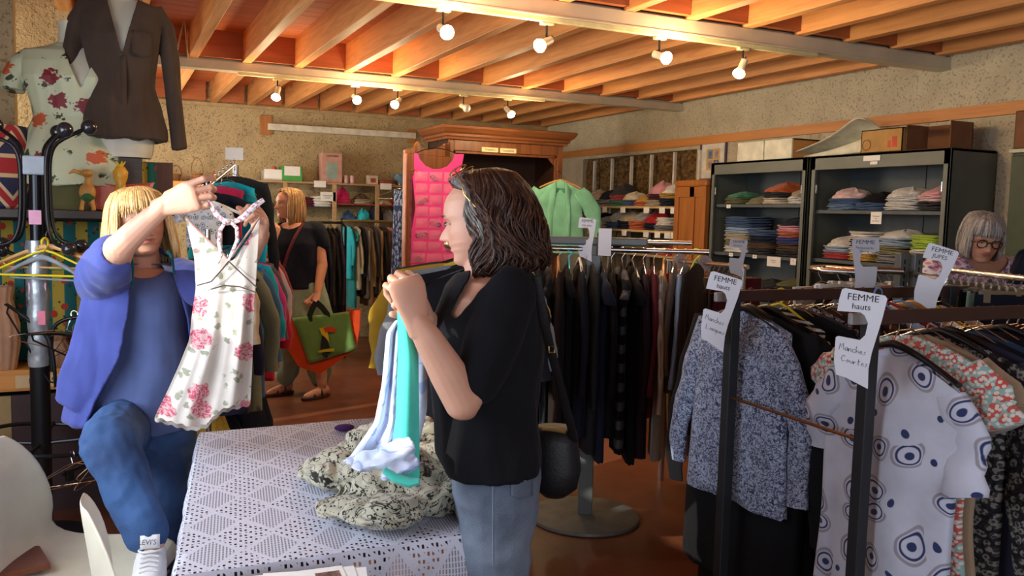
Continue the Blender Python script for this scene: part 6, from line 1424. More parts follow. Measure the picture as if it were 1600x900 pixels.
limb(mb, [PV(765, 462, 2.32), elf], [.05, .042]); limb(mb, [elf, PV(702, 560, 2.3), wrf], [.04, .038, .025])
hand(mb, wrf, PV(646, 448, 1.99)-wrf, -HRv*.7-HFv*.5+ZV*.1, 1, (1.0, 1.4, .9), (.75, .25, .75), 1.0)
for dd in (-.085, .085):     # legs
    hp = PV(776, 790, D0+dd); kn = Vector((hp.x, hp.y, .48)); an = Vector((hp.x+.0, hp.y, .08))
    limb(mb, [hp, kn, an], [.085, .056, .038]); limb(mb, [an+Vector((0, 0, -.03)), an-HRv*.08+Vector((0, 0, -.05)), an-HRv*.16+Vector((0, 0, -.06))], [.038, .034, .02])
bcf = face_col(bM, 'd9a68c', 'a8524a')
o = mb.blob('body', skin('skin_fair', 'c08468'), None, .0032, 2, .5, None, bcf); attach(o, bru); bbody = o
for nm in (): pass
ey0 = set(COL.objects); eyes(bM, bru, '3c2c22', '3a2a20', .35)
for q in set(COL.objects)-ey0:
    if q.parent == bru: q.matrix_parent_inverse = Matrix.Translation(bo).inverted()
BLK = cloth('131419'); mb = MB()
ringsloft(mb, [tor(418, 740, 806, D0, .085), tor(428, 716, 832, D0, .155), tor(448, 698, 846, D0, .19), tor(500, 679, 847, D0, .185), tor(545, 670, 850, D0, .175), tor(600, 673, 843, D0, .16), tor(650, 676, 840, D0, .16), tor(700, 680, 845, D0, .175), tor(722, 690, 844, D0, .185)])
limb(mb, [PV(790, 460, 2.03), PV(770, 530, 1.97), PV(744, 592, 1.95)], [.07, .064, .056])
limb(mb, [PV(765, 455, 2.33), PV(742, 540, 2.39)], [.06, .055])
o = mb.blob('top', BLK, None, .006, 4, .5, drape(.012, (10, 10, 4), .004, (25, 25, 10), 2, lambda c: .4+.6*sstep(1.3, 1.0, c.z)))
vp_ = [(735, 380), (800, 400), (790, 412), (762, 440), (714, 497), (704, 490), (738, 430)]
def vcut(c):
    x, y, D = pix(c); return (inpoly(x, y, vp_) and D < D0+.12) or (c-PV(765, 420, D0)).length < .085
cut(o, vcut, .004); attach(o, bru)
BJ = denim('washed_blue_denim', '4e5a6c', '788494'); mb = MB()
ringsloft(mb, [tor(700, 714, 836, D0, .15), tor(725, 709, 845, D0, .175), tor(760, 706, 846, D0, .185), tor(795, 712, 842, D0, .18), tor(820, 722, 835, D0, .165)])
for dd in (-.09, .09):
    hp = PV(776, 780, D0+dd); kn = Vector((hp.x, hp.y, .48)); an = Vector((hp.x, hp.y, .1))
    limb(mb, [hp, hp.lerp(kn, .5), kn, an], [.098, .085, .072, .06])
o = mb.blob('jeans', BJ, None, .006, 4, .5, drape(.008, (10, 10, 12), .004, (30, 30, 30))); attach(o, bru)
bpy.context.view_layer.update()
gr = [[surf(o, 798+34*u/6, 716+58*v_/8+(7*(1-abs(u-3)/3) if v_ == 8 else 0), .003) for u in range(7)] for v_ in range(9)]
if all(p is not None for r_ in gr for p in r_): attach(MB().grid([[tuple(p) for p in r_] for r_ in gr]).build('back_pocket', BJ, None, solid=.002), bru)
def stitch(o, pts, root, nm='stitching', c='c9b58a', r=.0012):
    q = [surf(o, x, y, .001) for x, y in pts]; q = [tuple(p) for p in q if p is not None]
    if len(q) > 2: attach(MB().tube(q, r, 5).build(nm, mat('thread_'+c, c, .8, var=0), None), root)
stitch(o, [(798, 722), (799, 750), (801, 772), (815, 781), (830, 774), (832, 745), (832, 722)], bru, c='8a97a8'); stitch(o, [(770, 724+k*10) for k in range(17)], bru, 'side_seam', '8a97a8')
# hair
HB = hair_mat('dark_brown_hair', '20130d', '442a1e', '6a4634')
env = [(0, .02, 1.06), (.08, .18, 1.05), (.2, .36, .97), (.32, .46, .83), (.45, .53, .64), (.6, .57, .42), (.75, .59, .2), (.88, .61, .03), (1.0, .58, -.1), (1.05, .5, -.14)]
attach(hair(bru, bM, env, 1300, .017, HB, 1.6, (.26, 10), 4), bru)
env2 = [(q[0], q[1]*.93, q[2]*.985-.0) for q in env]
attach(hair(bru, bM, env2, 420, .04, HB, 1.64, (.14, 9), 9, name='hair_underlayer'), bru)
GRH = hair_mat('grey_streak_hair', '4c4440', '7c7670', 'a8a49e')
attach(hair(bru, bM, [(q[0], q[1]*1.035+.01, q[2]+.005) for q in env], 90, .014, GRH, 1.5, (.2, 9), 21, name='grey_streak', phr=(-1.0, -.35), tend=(.62, .8)), bru)
# sunglasses / spectacles pushed up on the head
gl = empty('eyeglasses', tuple(bM @ Vector((0, .4, .95))), 0, 'thin gold-rimmed eyeglasses pushed up on the dark hair', 'eyeglasses')
GOLD = mat('gold_rim', 'c9a05a', .25, .9, var=0); go = gl.location
def gp(x, y, z): return tuple((bM @ Vector((x, y, z)))-go)
for sd in (-1, 1):
    rim = MB().tube([gp(sd*(.16+.12*math.cos(a)), .2+.09*math.sin(a), 1.075-.045*math.sin(a)) for a in (6.283*k/20 for k in range(21))], .0018, 6).build('rim', GOLD, gl)
    MB().tube([gp(sd*.28, .2, 1.06), gp(sd*.40, .12, .95), gp(sd*.46, .08, .78), gp(sd*.48, -.05, .6)], .0016, 6).build('temple', GOLD, gl)
MB().tube([gp(-.04, .2, 1.08), gp(0, .2, 1.09), gp(.04, .2, 1.08)], .0018, 6).build('bridge', GOLD, gl)
# handbag with strap
bg = empty('handbag', tuple(PV(870, 725, 2.35)), 0, 'black shoulder bag hanging behind the dark-haired woman', 'handbag'); bgo = bg.location
BAG = mat('bag_black', '101013', .55, var=.1, bmp=.4, bs=120)
ringsloft(q := MB(), [(PV(868, 668, 2.33)-bgo, HRv*.055, HFv*.05), (PV(868, 690, 2.33)-bgo, HRv*.062, HFv*.055), (PV(870, 730, 2.33)-bgo, HRv*.066, HFv*.06), (PV(868, 760, 2.33)-bgo, HRv*.058, HFv*.055), (PV(866, 774, 2.33)-bgo, HRv*.03, HFv*.03)])
q.build('body', BAG, bg, ang=80)
q = MB(); q.tube([tuple(PV(x, y, 2.28)-bgo) for x, y in ((846, 669), (862, 671), (884, 675))], .005, 6).build('zip_edge', mat('ochre_lining', '8a6a34', .6), bg)
q = MB(); q.tube([tuple(PV(x, y, D)-bgo) for x, y, D in ((838, 432, 2.02), (850, 500, 2.05), (860, 545, 2.1), (880, 620, 2.2), (893, 670, 2.26), (896, 692, 2.3))], .011, 8, flat=.25, upv=tuple(HFv)).build('strap', BAG, bg, ang=80)
q = MB(); q.tube([tuple(PV(862+6*math.cos(a), 546+7*math.sin(a), 2.085)-bgo) for a in (6.283*k/4+.785 for k in range(5))], .0022, 6).build('buckle', mat('buckle_brass', '8a7048', .3, .8), bg)
# turquoise garment held up, its end lying on the bag on the table
TQ = cloth('4fd6c4'); TW = cloth('d3dcf2', 'lines', 'a9bce8', sc=.6)
g = empty('turquoise_garment', tuple(PV(640, 560, 1.95)), 0, 'turquoise and white garment held up in both hands of the dark-haired woman', 'garment'); go2 = g.location
def sheetgrid(left, right, ys, D, nx=14, amp=.012, fr=3.0, ph=0, Dx=0, bul=.0):
    ly = [q[0] for q in left]; lx = [q[1] for q in left]; ry = [q[0] for q in right]; rx = [q[1] for q in right]; rows = []
    n = 34; y0, y1 = ys
    for i in range(n):
        y = y0+(y1-y0)*i/(n-1); a = float(np.interp(y, ly, lx)); b_ = float(np.interp(y, ry, rx)); dd = float(np.interp((y-y0)/(y1-y0), [0, 1], D)) if hasattr(D, '__len__') else D
        rows.append([tuple(PV(a+(b_-a)*k/nx, y, dd+amp*math.sin(fr*6.283*k/nx+ph+i*.06)+Dx*k/nx-bul*math.sin(math.pi*k/nx))-go2) for k in range(nx+1)])
    return rows
MB().grid(sheetgrid([(485, 621), (560, 622), (650, 619), (700, 612), (752, 606)], [(485, 640), (560, 653), (650, 655), (752, 656)], (482, 752), (1.9, 1.98), amp=.006, fr=1.2, bul=.02)).build('turquoise_panel', TQ, g, solid=.005, sub=1)
MB().grid(sheetgrid([(500, 618), (520, 604), (600, 597), (660, 585), (715, 545), (722, 532)], [(500, 632), (600, 630), (722, 640)], (500, 722), (1.93, 2.0), amp=.016, fr=2.4, ph=1)).build('white_lining', TW, g, solid=.004, sub=1)
MB().grid(sheetgrid([(525, 650), (600, 650), (700, 650)], [(525, 655), (560, 668), (640, 667), (700, 654)], (525, 700), (2.0, 2.02), amp=.006, fr=1)).build('white_back_panel', TW, g, solid=.004, sub=1)
MB().grid(sheetgrid([(436, 618), (450, 614), (462, 622)], [(436, 640), (450, 648), (462, 640)], (434, 464), 1.9, amp=.012, fr=1.3, bul=.03)).build('gathered_top', cloth('8cd6d8'), g, solid=.01, sub=1)
mb = MB(); mb.tube([tuple(PV(x, y, D)-go2) for x, y, D in ((640, 690, 1.95), (605, 712, 1.93), (570, 722, 1.92), (540, 718, 1.95))], [.05, .05, .045, .02], 14, flat=.35, upv=(0, 0, 1)); mb.tube([tuple(PV(x, y, D)-go2) for x, y, D in ((650, 720, 1.93), (612, 738, 1.9), (598, 745, 1.9))], [.04, .03, .012], 12, flat=.4, upv=(0, 0, 1))
mb.blob('white_folded_end', TW, g, .005, 4, .5, drape(.012, (20, 20, 20), .006, (50, 50, 50)))
q = MB().tube([tuple(PV(x, y, 1.885)-go2) for x, y in ((600, 735), (618, 746), (640, 754), (655, 752))], [.012, .02, .02, .012], 12, flat=.5, upv=(0, 0, 1)).build('turquoise_hem', TQ, g)
# ---------------------------------------------------------------- patterned cloth bag on the table
m_ = cloth('b0ac98', 'sketch', '26261f', sc=1.0); mb = MB(); z0_ = TZ
def tb(x, y, z=TZ): return Vector(on(2, z, x, y))
for x, y, z, r in ((545, 790, .775, (.10, .1, .035)), (600, 800, .785, (.11, .09, .045)), (665, 775, .785, (.11, .09, .05)), (545, 735, .80, (.12, .13, .055)), (615, 740, .82, (.15, .13, .075)), (675, 730, .82, (.1, .14, .07)), (515, 735, .77, (.09, .11, .03)), (600, 700, .83, (.13, .1, .075)), (650, 690, .83, (.09, .1, .07)), (640, 790, .76, (.1, .06, .03))): mb.ball(tuple(tb(x, y, z)), r, 24, 14)
mb.tube([tuple(tb(x, y, TZ+.03)) for x, y in ((510, 790), (545, 812), (590, 815), (650, 800), (705, 775))], [.02, .035, .04, .035, .015], 14, flat=.5, upv=(0, 0, 1))
mb.tube([tuple(tb(x, y, TZ+.02)) for x, y in ((690, 700), (715, 730), (722, 770), (735, 790))], [.03, .04, .03, .012], 14, flat=.4, upv=(0, 0, 1))
def dz(co, n):
    w_ = mn.noise((co.x*5, co.y*5, co.z*8))*.5
    a = abs(mn.noise((co.x*7+w_, co.y*10+w_, co.z*14))); b_ = abs(mn.noise((co.x*15+5+w_, co.y*11, co.z*24+w_))); c_ = mn.noise((co.x*3.5+8, co.y*3.5, co.z*6))
    return .05*min(a, .3)+.026*min(b_, .3)-.022+.02*c_
o = mb.blob('patterned_bag', m_, None, .0045, 2, .5, dz)
for v_ in o.data.vertices: v_.co.z = max(v_.co.z, TZ+.004)
tag(o, 'crumpled cream cloth bag with black line drawings on the table', 'cloth bag')
o = MB().ball((0, 0, 0), (.035, .025, .012), 14, 8).build('purple_cloth', cloth('4a2462'), loc=tuple(tb(538, 668, TZ+.015))); tag(o, 'small dark purple cloth scrap at the back edge of the table', 'cloth')
# ======================= blonde woman holding the dress =======================
D1 = 2.95
blo = empty('person', (PV(230, 650, D1).x, PV(230, 650, D1).y, 0), 0, 'blonde woman in a blue hooded jacket and jeans holding up a dress', 'person')
hfw = (-HFv*.74+HRv*.6-ZV*.12).normalized()
lM = headframe(PV(221, 400, 2.98), hfw, ZV-HRv*.08, .222)
mb = MB(); head(mb, lM, 1)
limb(mb, [PV(226, 436, 3.0), PV(225, 400, 3.0), PV(223, 382, 3.0)], [.058, .052, .05])
ringsloft(mb, [tor(418, 195, 262, 3.0, .06), tor(430, 170, 288, 3.0, .09), tor(470, 166, 292, 3.0, .11), tor(560, 178, 290, 3.0, .105), tor(640, 165, 300, 3.0, .12), tor(690, 170, 298, 3.0, .11)])
el1, wr1 = PV(186, 388, 2.62), PV(257, 322, 2.56)
limb(mb, [PV(168, 438, 2.95), el1], [.05, .045]); limb(mb, [el1, PV(206, 368, 2.6), PV(236, 340, 2.57), wr1], [.042, .039, .031, .025])
hand(mb, wr1, PV(311, 303, 2.54)-wr1, -ZV*.12+HFv, 1, (.5, 1.35, .8), (.95, .3, .35), 1.12, tcurl=.3, var=(-.35, 0, 0, 0))
el2, wr2 = PV(352, 462, 2.88), PV(409, 366, 2.74)
limb(mb, [PV(288, 440, 2.98), el2], [.048, .04]); limb(mb, [el2, PV(382, 412, 2.82), wr2], [.04, .036, .025])
hand(mb, wr2, PV(410, 318, 2.64)-wr2, -HFv*.6-HRv*.55, -1, (.9, 1.3, .7), (.8, .35, .5), .95)
# raised leg (foot on the chair) and standing leg
hl, kl, al = PV(200, 655, 2.93), PV(170, 692, 2.6), PV(236, 850, 2.5)
hr_, kr, ar = PV(262, 665, 2.98), PV(262, 780, 2.93), PV(240, 900, 2.98)
ar.z = .10
limb(mb, [hl, kl], [.085, .06]); limb(mb, [kl, kl.lerp(al, .35), al], [.055, .052, .034])
limb(mb, [hr_, kr, ar], [.085, .058, .036])
fl_ = al+(-HFv*.12+HRv*.05)-ZV*.06
limb(mb, [al, al-ZV*.05, fl_], [.036, .036, .03])
limb(mb, [ar, ar-HFv*.15-ZV*.05], [.036, .028])
o = mb.blob('body', skin('skin_warm', 'c98d70'), None, .003, 2, .5, None, face_col(lM, 'e0ab8e', 'b0584c')); attach(o, blo)
ey0 = set(COL.objects); eyes(lM, blo, '4a5a6a', 'a08055', .3)
for q in set(COL.objects)-ey0:
    if q.parent == blo: q.matrix_parent_inverse = Matrix.Translation(blo.location).inverted()
BHm = hair_mat('blonde_hair', 'a87c44', 'd8b478', 'f0dcae', .38)
env = [(0, .02, 1.08), (.08, .21, 1.06), (.2, .40, .98), (.32, .50, .84), (.45, .56, .66), (.6, .61, .42), (.75, .65, .18), (.88, .67, .0), (1.0, .66, -.12), (1.05, .62, -.16)]
attach(hair(blo, lM, env, 1100, .018, BHm, .95, (.05, 5), 2, .9), blo)
attach(hair(blo, lM, [(q[0], q[1]*.93, q[2]*.98) for q in env], 260, .05, BHm, 1.1, (.02, 5), 8, .0, name='hair_underlayer'), blo)
mb = MB()
ringsloft(mb, [tor(412, 196, 264, 3.0, .07), tor(424, 172, 288, 2.98, .10), tor(460, 166, 294, 2.98, .125), tor(520, 168, 294, 2.98, .125), tor(580, 158, 300, 2.98, .13), tor(640, 142, 304, 2.98, .145), tor(664, 138, 306, 2.98, .15)])
o = mb.blob('t_shirt', cloth('52608c'), None, .006, 4, .5, drape(.014, (8, 8, 3), .005, (22, 22, 8), 4, lambda c: .3+.7*sstep(1.3, 1.0, c.z)))
nk = PV(228, 408, 2.9)
cut(o, lambda c: (c-nk).length < .062, .003); attach(o, blo)
HJ = cloth('454f92'); mb = MB()
ringsloft(mb, [tor(404, 188, 272, 3.0, .08), tor(418, 160, 296, 2.98, .125), tor(450, 146, 306, 2.98, .16), tor(520, 140, 306, 2.98, .165), tor(580, 130, 308, 2.98, .17), tor(630, 118, 310, 2.98, .18), tor(650, 112, 311, 2.98, .185)])
limb(mb, [PV(160, 438, 2.93), PV(170, 418, 2.78), PV(180, 402, 2.68)], [.086, .078, .068]); limb(mb, [PV(290, 432, 2.96), PV(325, 452, 2.92)], [.07, .062])
mb.tube([tuple(PV(x, y, D)) for x, y, D in ((160, 450, 2.88), (150, 500, 2.86), (138, 560, 2.84), (122, 610, 2.83), (110, 634, 2.83))], [.05, .065, .072, .07, .05], 14, flat=.35, upv=tuple(HFv))
mb.tube([tuple(PV(x, y, D)) for x, y, D in ((200, 415, 3.1), (225, 402, 3.14), (255, 415, 3.1))], [.05, .06, .05], 12)
o = mb.blob('hooded_jacket', HJ, None, .006, 9, .5, drape(.02, (8, 8, 3.2), .007, (20, 20, 9), 9))
opn = [(196, 330), (205, 420), (203, 480), (188, 560), (150, 630), (122, 700), (340, 700), (302, 600), (292, 500), (268, 420), (262, 330)]
dmid = 2.99
cut(o, lambda c: ((lambda q: inpoly(q[0], q[1], opn) and q[2] < dmid)(pix(c))) or (c-PV(226, 395, 2.97)).length < .10 or (c-PV(190, 388, 2.6)).length < .062, .006); attach(o, blo)
ED = cloth('16555c')
for pts in (((204, 398), (207, 420), (206, 450)), ((262, 392), (268, 400), (273, 430))):
    q = MB().tube([tuple(PV(x, y, 2.80)) for x, y in pts], [.006, .006, .003], 8).build('zip_edge', ED); attach(q, blo)
BJ2 = denim('mid_blue_denim', '223a62', '3a6094'); mb = MB()
ringsloft(mb, [tor(640, 150, 302, 2.98, .12), tor(665, 146, 305, 2.98, .13), tor(690, 160, 305, 2.98, .12)])
limb(mb, [PV(200, 668, 2.93), PV(182, 676, 2.76), kl], [.105, .095, .084]); limb(mb, [kl, kl.lerp(al, .5), al+(kl-al)*.1], [.084, .074, .062])
limb(mb, [PV(262, 672, 2.98), PV(262, 730, 2.96), kr, ar+Vector((0, 0, .08))], [.098, .094, .076, .06])
o = mb.blob('jeans', BJ2, None, .0055, 4, .5, drape(.008, (12, 12, 14), .004, (32, 32, 30))); attach(o, blo)
def sneaker(an, fw, root, lab=True):
    fw = Vector(fw).normalized(); sd = fw.cross(ZV).normalized(); WS = mat('sneaker_white', 'e4e2e0', .5, var=.04); an = Vector(an)
    sole = an.z-.075
    mb = MB(); mb.ball(tuple(an-ZV*.02), (.042, .042, .045)); 
    pts = [an-fw*.05-ZV*.04, an+fw*.03-ZV*.035, an+fw*.1-ZV*.05, an+fw*.17-ZV*.055]
    mb.tube([tuple(p) for p in pts], [.036, .045, .046, .034], 16, flat=.85, upv=(0, 0, 1)); mb.ball(tuple(pts[-1]), (.034, .034, .024))
    o = mb.blob('sneaker', WS, None, .004, 3)
    for v_ in o.data.vertices: v_.co.z = max(v_.co.z, sole)
    attach(o, root)
    s_ = MB(); n = 28; s_.loft([[tuple(an+fw*(.06+.135*k_*math.cos(a))+sd*(.045*k_*math.sin(a))+Vector((0, 0, zz))) for a in (6.283*k/n for k in range(n))] for k_, zz in ((.97, -.09), (1.0, -.085), (1.0, -.068), (.95, -.064))]); q = s_.build('sole', mat('sole_white', 'd8d6d2', .5)); attach(q, root)
    l_ = MB()
    for k in range(5): c_ = an+fw*(.05+.02*k)+ZV*(.004-.006*k); l_.tube([tuple(c_-sd*.024), tuple(c_+ZV*.006), tuple(c_+sd*.024)], .0032, 6)
    l_.tube([tuple(an+fw*.045+ZV*.01+sd*(.03*math.sin(a))+fw*.02*math.cos(a)) for a in (6.283*k/16 for k in range(17))], .003, 6)
    q = l_.build('laces', WS); attach(q, root)
    tg = MB().grid([[tuple(an+fw*(.035+.015*v_/3)+ZV*(.05-.035*v_/3)+sd*(.026*(u-2)/2)) for u in range(5)] for v_ in range(4)]).build('tongue', WS, solid=.006); attach(tg, root)
    return tg
tg = sneaker(al-ZV*.01, -HFv*.85+HRv*.3, blo); sneaker(ar, -HFv, blo)
M_ = al+HRv*.0
q = text('lettering', "LEVI'S", .02, mat('tongue_ink', '3a3c4c', .7, var=0), None, (0, 0, 0), (math.radians(60), 0, math.atan2(HR[1], HR[0])+.15), .0003)
q.location = al-HFv*.055+HRv*.012+ZV*.02; attach(q, blo)
# the dress held up
dr = empty('floral_dress', tuple(PV(350, 500, 2.6)), 0, 'white sundress printed with pink roses held up by the blonde woman', 'dress'); go2 = dr.location
DF = cloth('d2cac0', 'bloom', 'bc4a62', '707a58', sc=1.0); DF2 = cloth('c4b8ac', 'bloom', 'c0526a', '7c8468', sc=1.02)
def dress_layer(top, Dm, amp, ph, botadd=0, nm='front', m_=DF):
    L_ = [(337, 289), (370, 296), (400, 303), (450, 306), (490, 300), (530, 296), (570, 280), (610, 262), (652, 241)]; R_ = [(337, 407), (380, 404), (430, 401), (470, 398), (520, 396), (580, 394), (640, 391)]
    bot = [(241, 652), (262, 658), (300, 668), (322, 664), (345, 640), (365, 634), (391, 628)]
    nx, ny = 40, 44; rows = []
    for i in range(ny+1):
        s = i/ny; row = []
        for k in range(nx+1):
            u = k/nx; yt = float(np.interp(u, [q[0] for q in top], [q[1] for q in top])); xb = 241+150*u; yb = float(np.interp(xb, [q[0] for q in bot], [q[1] for q in bot]))+botadd+2.0*math.sin(u*60)
            y = yt+(yb-yt)*s; xl = float(np.interp(y, [q[0] for q in L_], [q[1] for q in L_])); xr = float(np.interp(y, [q[0] for q in R_], [q[1] for q in R_]))
            am = amp*(.15+.85*sstep(.25, .8, s)); d = Dm+am*(math.sin(u*13+ph+s*1.5)+.5*math.sin(u*29+ph*2))-.03*math.sin(math.pi*u)*(1 if nm == 'front' else -1)*(.4+.6*s)
            row.append(tuple(PV(xl+(xr-xl)*u, y, d)-go2))
        rows.append(row)
    return MB().grid(rows).build(nm+'_panel', m_, dr, solid=.0015, sub=1)
dress_layer([(0, 338), (.1, 350), (.3, 380), (.56, 408), (.62, 406), (.85, 372), (1, 340)], 2.58, .016, 0)
dress_layer([(0, 350), (.25, 400), (.7, 420), (1, 352)], 2.66, .014, 2, 6, 'back', DF2)
TR = cloth('b08a80')
q = MB(); q.tube([tuple(PV(x, y, 2.565)-go2) for x, y in ((290, 338), (302, 352), (325, 375), (357, 404))], .0032, 6); q.tube([tuple(PV(x, y, 2.565)-go2) for x, y in ((406, 339), (385, 368), (362, 402))], .0032, 6); q.build('neckline_piping', TR, dr)
q = MB(); q.tube([tuple(PV(x, y, 2.545)-go2) for x, y in ((308, 446), (330, 440), (348, 420), (357, 408))], .0022, 6); q.tube([tuple(PV(x, y, 2.545)-go2) for x, y in ((357, 408), (375, 425), (401, 449))], .0022, 6); q.tube([tuple(PV(x, y, 2.545)-go2) for x, y in ((330, 452), (350, 446), (375, 448), (400, 457))], .0022, 6); q.build('bodice_seams', cloth('5a4a48'), dr)
ST = cloth('dcd6d2', 'ditsy', 'b87a88', 'e8e4e0', sc=1.5)
q = MB(); q.tube([tuple(PV(x, y, 2.56)-go2) for x, y in ((316, 309), (328, 318), (338, 335), (350, 345), (366, 347), (380, 340), (398, 322), (412, 312))], [.006, .008, .008, .007, .007, .009, .009, .007], 10, flat=.5, upv=tuple(HFv)); q.build('shoulder_strap', ST, dr)
q = MB(); q.tube([tuple(PV(x, y, 2.55)-go2) for x, y in ((352, 347), (344, 360), (342, 380), (346, 398), (341, 412))], [.005, .006, .006, .005, .003], 8, flat=.5, upv=tuple(HFv)); q.tube([tuple(PV(x, y, 2.55)-go2) for x, y in ((360, 347), (370, 356), (371, 375), (362, 396), (354, 414))], [.005, .006, .006, .005, .003], 8, flat=.5, upv=tuple(HFv)); q.ball(tuple(PV(355, 347, 2.55)-go2), (.014, .01, .01)); q.build('strap_bow', ST, dr)
# ======================= woman with the toucan bag =======================
D2 = 6.95
def person_stand(): pass
tou = empty('person', tuple(Vector((PV(472, 632, D2).x, PV(472, 632, D2).y, 0))), 0, 'woman with shoulder-length blonde hair in a navy T-shirt and green cropped trousers', 'person')
k2 = D2/FPX
tM = headframe(PV(452, 341, D2), -HRv*.72-HFv*.62-ZV*.12, ZV, .232)
mb = MB(); head(mb, tM, .6)
limb(mb, [PV(462, 356, D2+.02), PV(457, 335, D2)], [.062, .055])
ringsloft(mb, [tor(348, 444, 482, D2, .07), tor(356, 430, 498, D2, .1), tor(385, 426, 498, D2, .12), tor(430, 430, 498, D2, .12), tor(470, 428, 512, D2, .15)])
limb(mb, [PV(494, 362, D2), PV(503, 415, D2-.05), PV(497, 455, D2-.15)], [.056, .046, .03]); hand(mb, PV(497, 455, D2-.15), PV(492, 478, D2-.2)-PV(497, 455, D2-.15), -HRv*.5-HFv*.6, 1, (.6, 1.2, .9), (.8, .5, .4), 1.05)
limb(mb, [PV(434, 364, D2-.05), PV(414, 418, D2-.25), PV(428, 372, D2-.55)], [.05, .042, .028]); hand(mb, PV(428, 372, D2-.55), PV(431, 350, D2-.5)-PV(428, 372, D2-.55), -HRv*.3+HFv*.6, 1, (.4, .8, .6), (.7, .5, .4), 1.0)
la, ra_ = PV(446, 622, 6.95), PV(503, 622, 6.85)
la.z = ra_.z = .1
limb(mb, [PV(450, 480, D2), PV(447, 560, D2-.03), la], [.1, .06, .038]); limb(mb, [PV(488, 480, D2), PV(500, 560, D2-.05), ra_], [.1, .06, .038])
for a in (la, ra_):
    fd = (-HRv*.6-HFv*.75).normalized(); limb(mb, [a-ZV*.04-fd*.03, a+fd*.08-ZV*.06, a+fd*.15-ZV*.07], [.038, .036, .026])
o = mb.blob('body', skin('skin_tan', 'b5785c'), None, .006, 3, .5, None, face_col(tM, 'd09a80', 'a05548')); attach(o, tou)
ey0 = set(COL.objects); eyes(tM, tou, '3a3028', '8a6844', .3)
for q in set(COL.objects)-ey0:
    if q.parent == tou: q.matrix_parent_inverse = Matrix.Translation(tou.location).inverted()
DBH = hair_mat('dark_blonde_hair', '7c5c3a', 'b89466', 'dcc092', .4)
env = [(0, .02, 1.06), (.08, .2, 1.04), (.2, .38, .96), (.32, .46, .83), (.45, .51, .64), (.6, .54, .4), (.75, .54, .15), (.88, .52, -.05), (1.0, .48, -.22), (1.05, .42, -.26)]
attach(hair(tou, tM, env, 420, .035, DBH, 1.15, (.05, 5), 3), tou); attach(hair(tou, tM, [(q[0], q[1]*.93, q[2]*.98) for q in env], 200, .06, DBH, 1.3, (.02, 5), 8, name='hair_underlayer'), tou)
mb = MB()
ringsloft(mb, [tor(347, 444, 484, D2, .08), tor(355, 428, 500, D2, .12), tor(380, 420, 503, D2, .15), tor(410, 425, 503, D2, .15), tor(442, 428, 505, D2, .15), tor(449, 429, 506, D2, .155)])
limb(mb, [PV(493, 362, D2), PV(500, 383, D2)], [.085, .078]); limb(mb, [PV(436, 364, D2-.03), PV(427, 388, D2-.1)], [.075, .068])
o = mb.blob('t_shirt', cloth('1b2030'), None, .008, 3, .5, drape(.014, (9, 9, 5), .004))
cut(o, lambda c: (c-PV(455, 342, D2-.06)).length < .1, .004); attach(o, tou)
LG = cloth('86a08e'); mb = MB()
ringsloft(mb, [tor(440, 430, 507, D2, .14), tor(460, 424, 514, D2, .17), tor(490, 422, 521, D2, .18), tor(505, 424, 520, D2, .17)])
limb(mb, [PV(450, 500, D2), PV(449, 545, D2), PV(448, 583, D2), PV(450, 592, D2)], [.13, .115, .1, .075]); limb(mb, [PV(492, 500, D2), PV(499, 545, D2), PV(500, 578, D2), PV(500, 590, D2)], [.13, .11, .1, .075])
o = mb.blob('cropped_trousers', LG, None, .008, 3, .5, drape(.028, (9, 9, 3.5), .006)); attach(o, tou)
SB = mat('sandal_leather', '3a241a', .45)
for a in (la, ra_):
    fd = (-HRv*.6-HFv*.75).normalized(); sd = fd.cross(ZV)
    s_ = MB().loft([[tuple(a+fd*(.06+.14*math.cos(x_)*k_)+sd*(.048*math.sin(x_)*k_)+Vector((0, 0, zz))) for x_ in (6.283*k/24 for k in range(24))] for k_, zz in ((.96, -.1), (1, -.09), (1, -.078), (.95, -.075))]).build('sandal_sole', SB); attach(s_, tou)
    s_ = MB()
    for c_ in (.03, .1): s_.tube([tuple(a+fd*c_+sd*(.046*math.cos(x_))+ZV*(-.085+.06*math.sin(x_)*(1-.5*(c_ > .05)))) for x_ in (math.pi*k/10 for k in range(11))], .012, 8, flat=.4)
    attach(s_.build('sandal_straps', SB), tou)
q = MB().tube([tuple(PV(x, y, D)) for x, y, D in ((474, 348, 6.83), (462, 368, 6.76), (450, 395, 6.74), (441, 425, 6.76), (436, 448, 6.8))], .012, 8, flat=.3, upv=tuple(HFv)).build('crossbody_strap', cloth('6a3438')); attach(q, tou)
# tote bag
bt = empty('tote_bag', tuple(PV(500, 530, 6.6)), 0, 'orange and green tote bag with a toucan picture carried by the walking woman', 'tote bag'); b0_ = bt.location
TOR, TGR = cloth('c8461e'), cloth('6f9a58')
def quadrow(pts_l, pts_r, D, n=10, m=10, bul=.0):
    rows = []
    for i in range(m+1):
        s = i/m; l = np.array(pts_l[0])*(1-s)+np.array(pts_l[1])*s; r = np.array(pts_r[0])*(1-s)+np.array(pts_r[1])*s; rows.append([tuple(PV(*(l*(1-k/n)+r*k/n), D-bul*math.sin(math.pi*k/n)*math.sin(math.pi*(.1+.8*s))+.008*mn.noise((k*.7, i*.7, 0)))-b0_) for k in range(n+1)])
    return rows
O2 = [(436, 504), (505, 495), (562, 484), (561, 515), (555, 545), (500, 584), (466, 572), (450, 545)]
fr_ = [tuple(PV(x, y, 6.52)-b0_) for x, y in O2]; bk_ = [tuple(PV(x+2, y-2, 6.72)-b0_) for x, y in O2]
